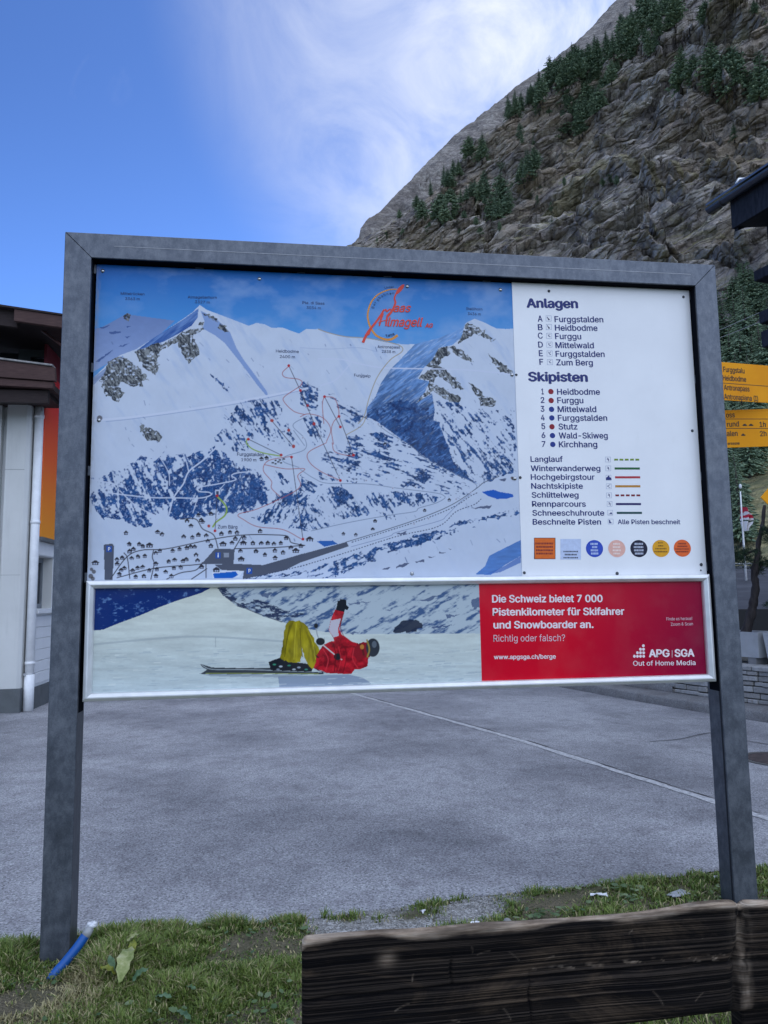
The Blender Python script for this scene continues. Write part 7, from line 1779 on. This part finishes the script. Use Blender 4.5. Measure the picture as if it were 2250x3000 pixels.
# ------------------------------------------------------------------ conifers
def needle_mat(name, a, b, c):
    t = NT(name, .7, .2); oi = t.n('ShaderNodeObjectInfo'); gi = t.n('ShaderNodeNewGeometry'); n = t.noise(t.obj(), 1.2, 3)
    col = t.ramp(t.math('ADD', t.math('MULTIPLY', gi.outputs['Random Per Island'], .7), t.math('MULTIPLY', oi.outputs['Random'], .3)), [(0, a), (.5, b), (1, c)])
    t.color(col); return t.m
NM = needle_mat('conifer_needles', (.080, .122, .086), (.130, .190, .122), (.22, .28, .165))
TRK = plain('conifer_bark', (.05, .042, .036), .9)
def conifer(seed, H, Rad, rounded, fine=1.0):
    r = random.Random(seed); root = bpy.data.objects.new('conifer', None); root.empty_display_size = .2
    m = MB(); m.tube([(0, 0, -1.2), (0, 0, H * .3), (0.02 * H * r.uniform(-1, 1), 0, H * .75), (0, 0, H * .97)], [H * .028, H * .022, H * .012, H * .003], 7); me = bpy.data.meshes.new('trunk'); m.bm.to_mesh(me); m.bm.free(); me.materials.append(TRK); t_ = bpy.data.objects.new('trunk', me); t_.parent = root
    m = MB(); tiers = int(17 * fine)
    for k in range(tiers):
        f = k / (tiers - 1); z = H * (.10 + .88 * f)
        rad = Rad * ((1 - f) ** .75 * .95 + .05 if not rounded else (math.sin(math.pi * min(1, .18 + f * .82)) ** .7 * .9 + .08)) * r.uniform(.72, 1.12)
        nb = max(4, int(12 * (1 - f * .55) * (1 if fine == 1 else 1.35)))
        for q in range(nb):
            if r.random() < .10: continue
            a = 2 * math.pi * (q + r.random() * .8) / nb; L = rad * r.uniform(.55, 1.1); dr = r.uniform(.10, .42) * L
            d = Vector((math.cos(a), math.sin(a), 0)); s_ = Vector((-math.sin(a), math.cos(a), 0)); zz0 = z + r.uniform(-.03, .03) * H
            for c in range(3):                                   # clumps of foliage along the bough
                g0, g1 = .12 + c * .30, .52 + c * .27; w_ = L * r.uniform(.16, .28) * (1.1 - c * .22) / fine ** .6
                p = d * (L * g0) + Vector((0, 0, zz0 - dr * g0)); e = d * (L * g1) + Vector((0, 0, zz0 - dr * g1 + r.uniform(0, .06) * L)); md = (p + e) * .5
                up = Vector((0, 0, L * r.uniform(.06, .16) / fine ** .8))
                vs = [m.bm.verts.new(x) for x in (p, md + s_ * w_ + up * .4, e, md - s_ * w_ + up * .4, md + up * 1.6, md - up * .9)]
                for tri in ((0, 1, 4), (1, 2, 4), (2, 3, 4), (3, 0, 4), (1, 0, 5), (2, 1, 5), (3, 2, 5), (0, 3, 5)): m.bm.faces.new([vs[i] for i in tri])
    me = bpy.data.meshes.new('crown'); m.bm.to_mesh(me); m.bm.free(); me.materials.append(NM); c_ = bpy.data.objects.new('crown', me); c_.parent = root
    return root
protos = [conifer(1, 10, 2.5, False, 1.7), conifer(2, 10, 2.9, True, 1.7), conifer(3, 10, 2.0, False, 1.6), conifer(4, 10, 3.5, True, 1.8), conifer(5, 10, 2.7, True, 1.7), conifer(6, 10, 2.4, False, 2.1), conifer(7, 10, 2.9, False, 2.0), conifer(8, 10, 2.6, True, 2.0)]
bvh = BVHTree.FromPolygons([tuple(p) for p in MV.reshape(-1, 3)], [tuple(f) for f in grid_faces(NRR, NC)])
ntree = 0
def plant(px, py, hpx, kind, label, group, name='conifer'):
    """a conifer rooted where the photo shows its foot; hpx: its height in photo pixels"""
    global ntree
    d = ray(px, py); hit = bvh.ray_cast(Vector(CAM), Vector(d), 2000)
    if hit[0] is None: return None
    p = hit[0]; dist = (p - Vector(CAM)).length; h = hpx / 2200 * dist * 1.12
    src = protos[kind]; o = src.copy(); COL.objects.link(o); o.name = name; s_ = h / 10; o.location = (p.x, p.y, p.z); k = rnd.uniform(.85, 1.15)
    o.scale = (s_ * k, s_ * k, s_); o.rotation_euler = (rnd.uniform(-.05, .05), rnd.uniform(-.05, .05), rnd.uniform(0, 6.28))
    for ch_ in src.children:
        c = ch_.copy(); COL.objects.link(c); c.parent = o; c.name = ch_.name
    tag(o, label, 'tree', group); ntree += 1; return o
def patch(pts, n_, h0, h1, kinds, label, group):
    """n_ trees with feet scattered in a photo polygon given as a centre line with half widths"""
    for i in range(n_):
        t_ = rnd.random() * (len(pts) - 1); j = min(len(pts) - 2, int(t_)); f = t_ - j
        a, b = pts[j], pts[j + 1]; x = a[0] + (b[0] - a[0]) * f; y = a[1] + (b[1] - a[1]) * f; w_ = a[2] + (b[2] - a[2]) * f
        d = np.array([b[0] - a[0], b[1] - a[1]], float); d /= np.linalg.norm(d); o_ = rnd.uniform(-w_, w_)
        plant(x - d[1] * o_, y + d[0] * o_, rnd.uniform(h0, h1), rnd.choice(kinds), label, group)
RG = 'conifers along the upper left edge of the cliff'
patch([(1540, 312, 12), (1620, 268, 24), (1700, 228, 34), (1780, 175, 36), (1860, 120, 36), (1950, 62, 40), (1985, 50, 30)], 74, 36, 86, (1, 4, 0, 1, 0, 2), 'dark conifer in the dense band along the upper left edge of the cliff', RG)
patch([(1690, 300, 20), (1780, 240, 18), (1850, 160, 16)], 14, 34, 60, (1, 4, 0), 'conifer at the lower fringe of the dense upper tree band', 'conifers fringing the upper band')
patch([(1490, 350, 14), (1560, 295, 16)], 13, 46, 70, (0, 1, 4), 'conifer where the tree band thins out in the middle of the cliff edge', 'conifers in the thinning band')
patch([(1640, 425, 16), (1690, 375, 26), (1740, 335, 26), (1775, 300, 20)], 22, 44, 80, (0, 1, 4), 'conifer in the diagonal clump below the upper tree band', 'diagonal clump of conifers')
patch([(1655, 330, 26), (1690, 270, 30)], 8, 38, 58, (0, 4), 'conifer on the slope between the upper band and the diagonal clump', 'conifers between band and clump')
patch([(1985, 268, 10), (2060, 250, 16), (2120, 262, 20), (2180, 262, 18), (2240, 290, 16)], 20, 60, 112, (1, 0, 4), 'large conifer on the ledge at the right of the cliff', 'conifers on the right ledge')
patch([(1890, 150, 22), (1960, 120, 22), (2070, 62, 18), (2100, 45, 14)], 12, 36, 66, (0, 2, 4), 'small conifer high on the cliff right of the tree band', 'small conifers high on the cliff')
for x, y, h, k, lb in ((1372, 465, 62, 1, 'round topped dark conifer, left of the pair at the cliff edge midway up'), (1382, 460, 54, 2, 'slim conifer standing close behind the round topped one midway up the edge'), (1412, 470, 76, 0, 'tall conifer right of the round topped pair midway up the cliff edge'), (1398, 468, 50, 0, None),
                       (1300, 545, 60, 2, 'slim conifer leading the steep lower group at the cliff edge'), (1312, 550, 48, 1, None), (1330, 520, 52, 0, None), (1345, 515, 46, 0, None), (1322, 558, 44, 3, None),
                       (1243, 580, 46, 2, 'left of two slim conifers low on the cliff edge'), (1263, 575, 48, 2, 'right of two slim conifers low on the cliff edge'), (1222, 615, 40, 1, None), (1236, 648, 58, 3, 'bushy conifer below the two slim ones low on the cliff'),
                       (1188, 612, 22, 3, None), (1170, 640, 24, 3, None), (1105, 715, 26, 2, None), (1153, 690, 24, 2, None), (1180, 690, 20, 3, None), (1350, 600, 44, 2, None), (1360, 640, 22, 3, None), (1408, 690, 40, 0, None), (1618, 672, 36, 2, 'thin lone conifer at the foot of the grassy gully'),
                       (1525, 410, 44, 1, None), (1530, 300, 40, 0, None), (1580, 330, 56, 4, None), (1530, 425, 40, 2, None), (1565, 425, 34, 2, None), (1478, 500, 36, 3, None), (1466, 490, 24, 3, None), (1420, 600, 26, 3, None), (1395, 660, 24, 3, None), (1610, 250, 40, 0, None),
                       (1790, 538, 34, 3, None), (1770, 545, 26, 3, None), (1808, 542, 26, 3, None), (1785, 520, 30, 0, 'pointed conifer topping the small bush clump in mid cliff'), (2152, 412, 44, 0, 'lone conifer on the bare slabs at the right of the cliff'), (1610, 335, 40, 1, None), (2210, 42, 30, 1, None), (2245, 90, 34, 2, None)):
    plant(x, y, h, k, lb or 'small dark conifer scattered alone over the lower cliff', None if lb else 'conifers scattered over the lower cliff')
patch([(1275, 655, 14), (1330, 640, 16)], 9, 48, 76, (3, 1, 4), 'broad conifer in the bushy clump above the middle of the board', 'bushy clump of conifers above the board')
patch([(1440, 655, 12), (1490, 610, 22)], 9, 60, 100, (0, 1, 4), 'tall conifer in the clump low on the cliff, above the legend panel', 'clump of conifers above the legend')
patch([(1520, 545, 10), (1570, 500, 14)], 9, 42, 78, (0, 1), 'conifer in the sparse group on the lower middle of the cliff', 'sparse conifers on the lower middle cliff')
patch([(1130, 705, 14), (1240, 660, 40), (1380, 640, 60), (1560, 600, 60), (1700, 560, 50)], 22, 14, 30, (3, 1, 4), 'low bushy conifer dotted between the bigger trees on the lower cliff', 'low bushy conifers on the lower cliff')
patch([(1370, 600, 20), (1430, 560, 20)], 7, 40, 62, (0, 1, 4), 'conifer between the round topped group and the bushy clump', 'conifers between the two clumps')
# wood at the foot of the cliff, seen between the board and the chalet
for i in range(44):
    y = rnd.uniform(900, 1600); plant(rnd.uniform(2070, 2300), y, 100 + 120 * (y - 900) / 700 + rnd.uniform(-20, 40), rnd.choice((5, 6, 7)), 'tall dark conifer in the wood between the board and the chalet', 'wood at the foot of the cliff')
for i in range(9):
    plant(rnd.uniform(2095, 2250), rnd.uniform(800, 900), rnd.uniform(30, 60), rnd.choice((0, 1, 4)), 'small conifer on the rocky slope just above the wood', 'small conifers above the wood')
for p in protos:
    for c in list(p.children): bpy.data.objects.remove(c)
    bpy.data.objects.remove(p)
print('trees', ntree, 'objects', len(bpy.data.objects))
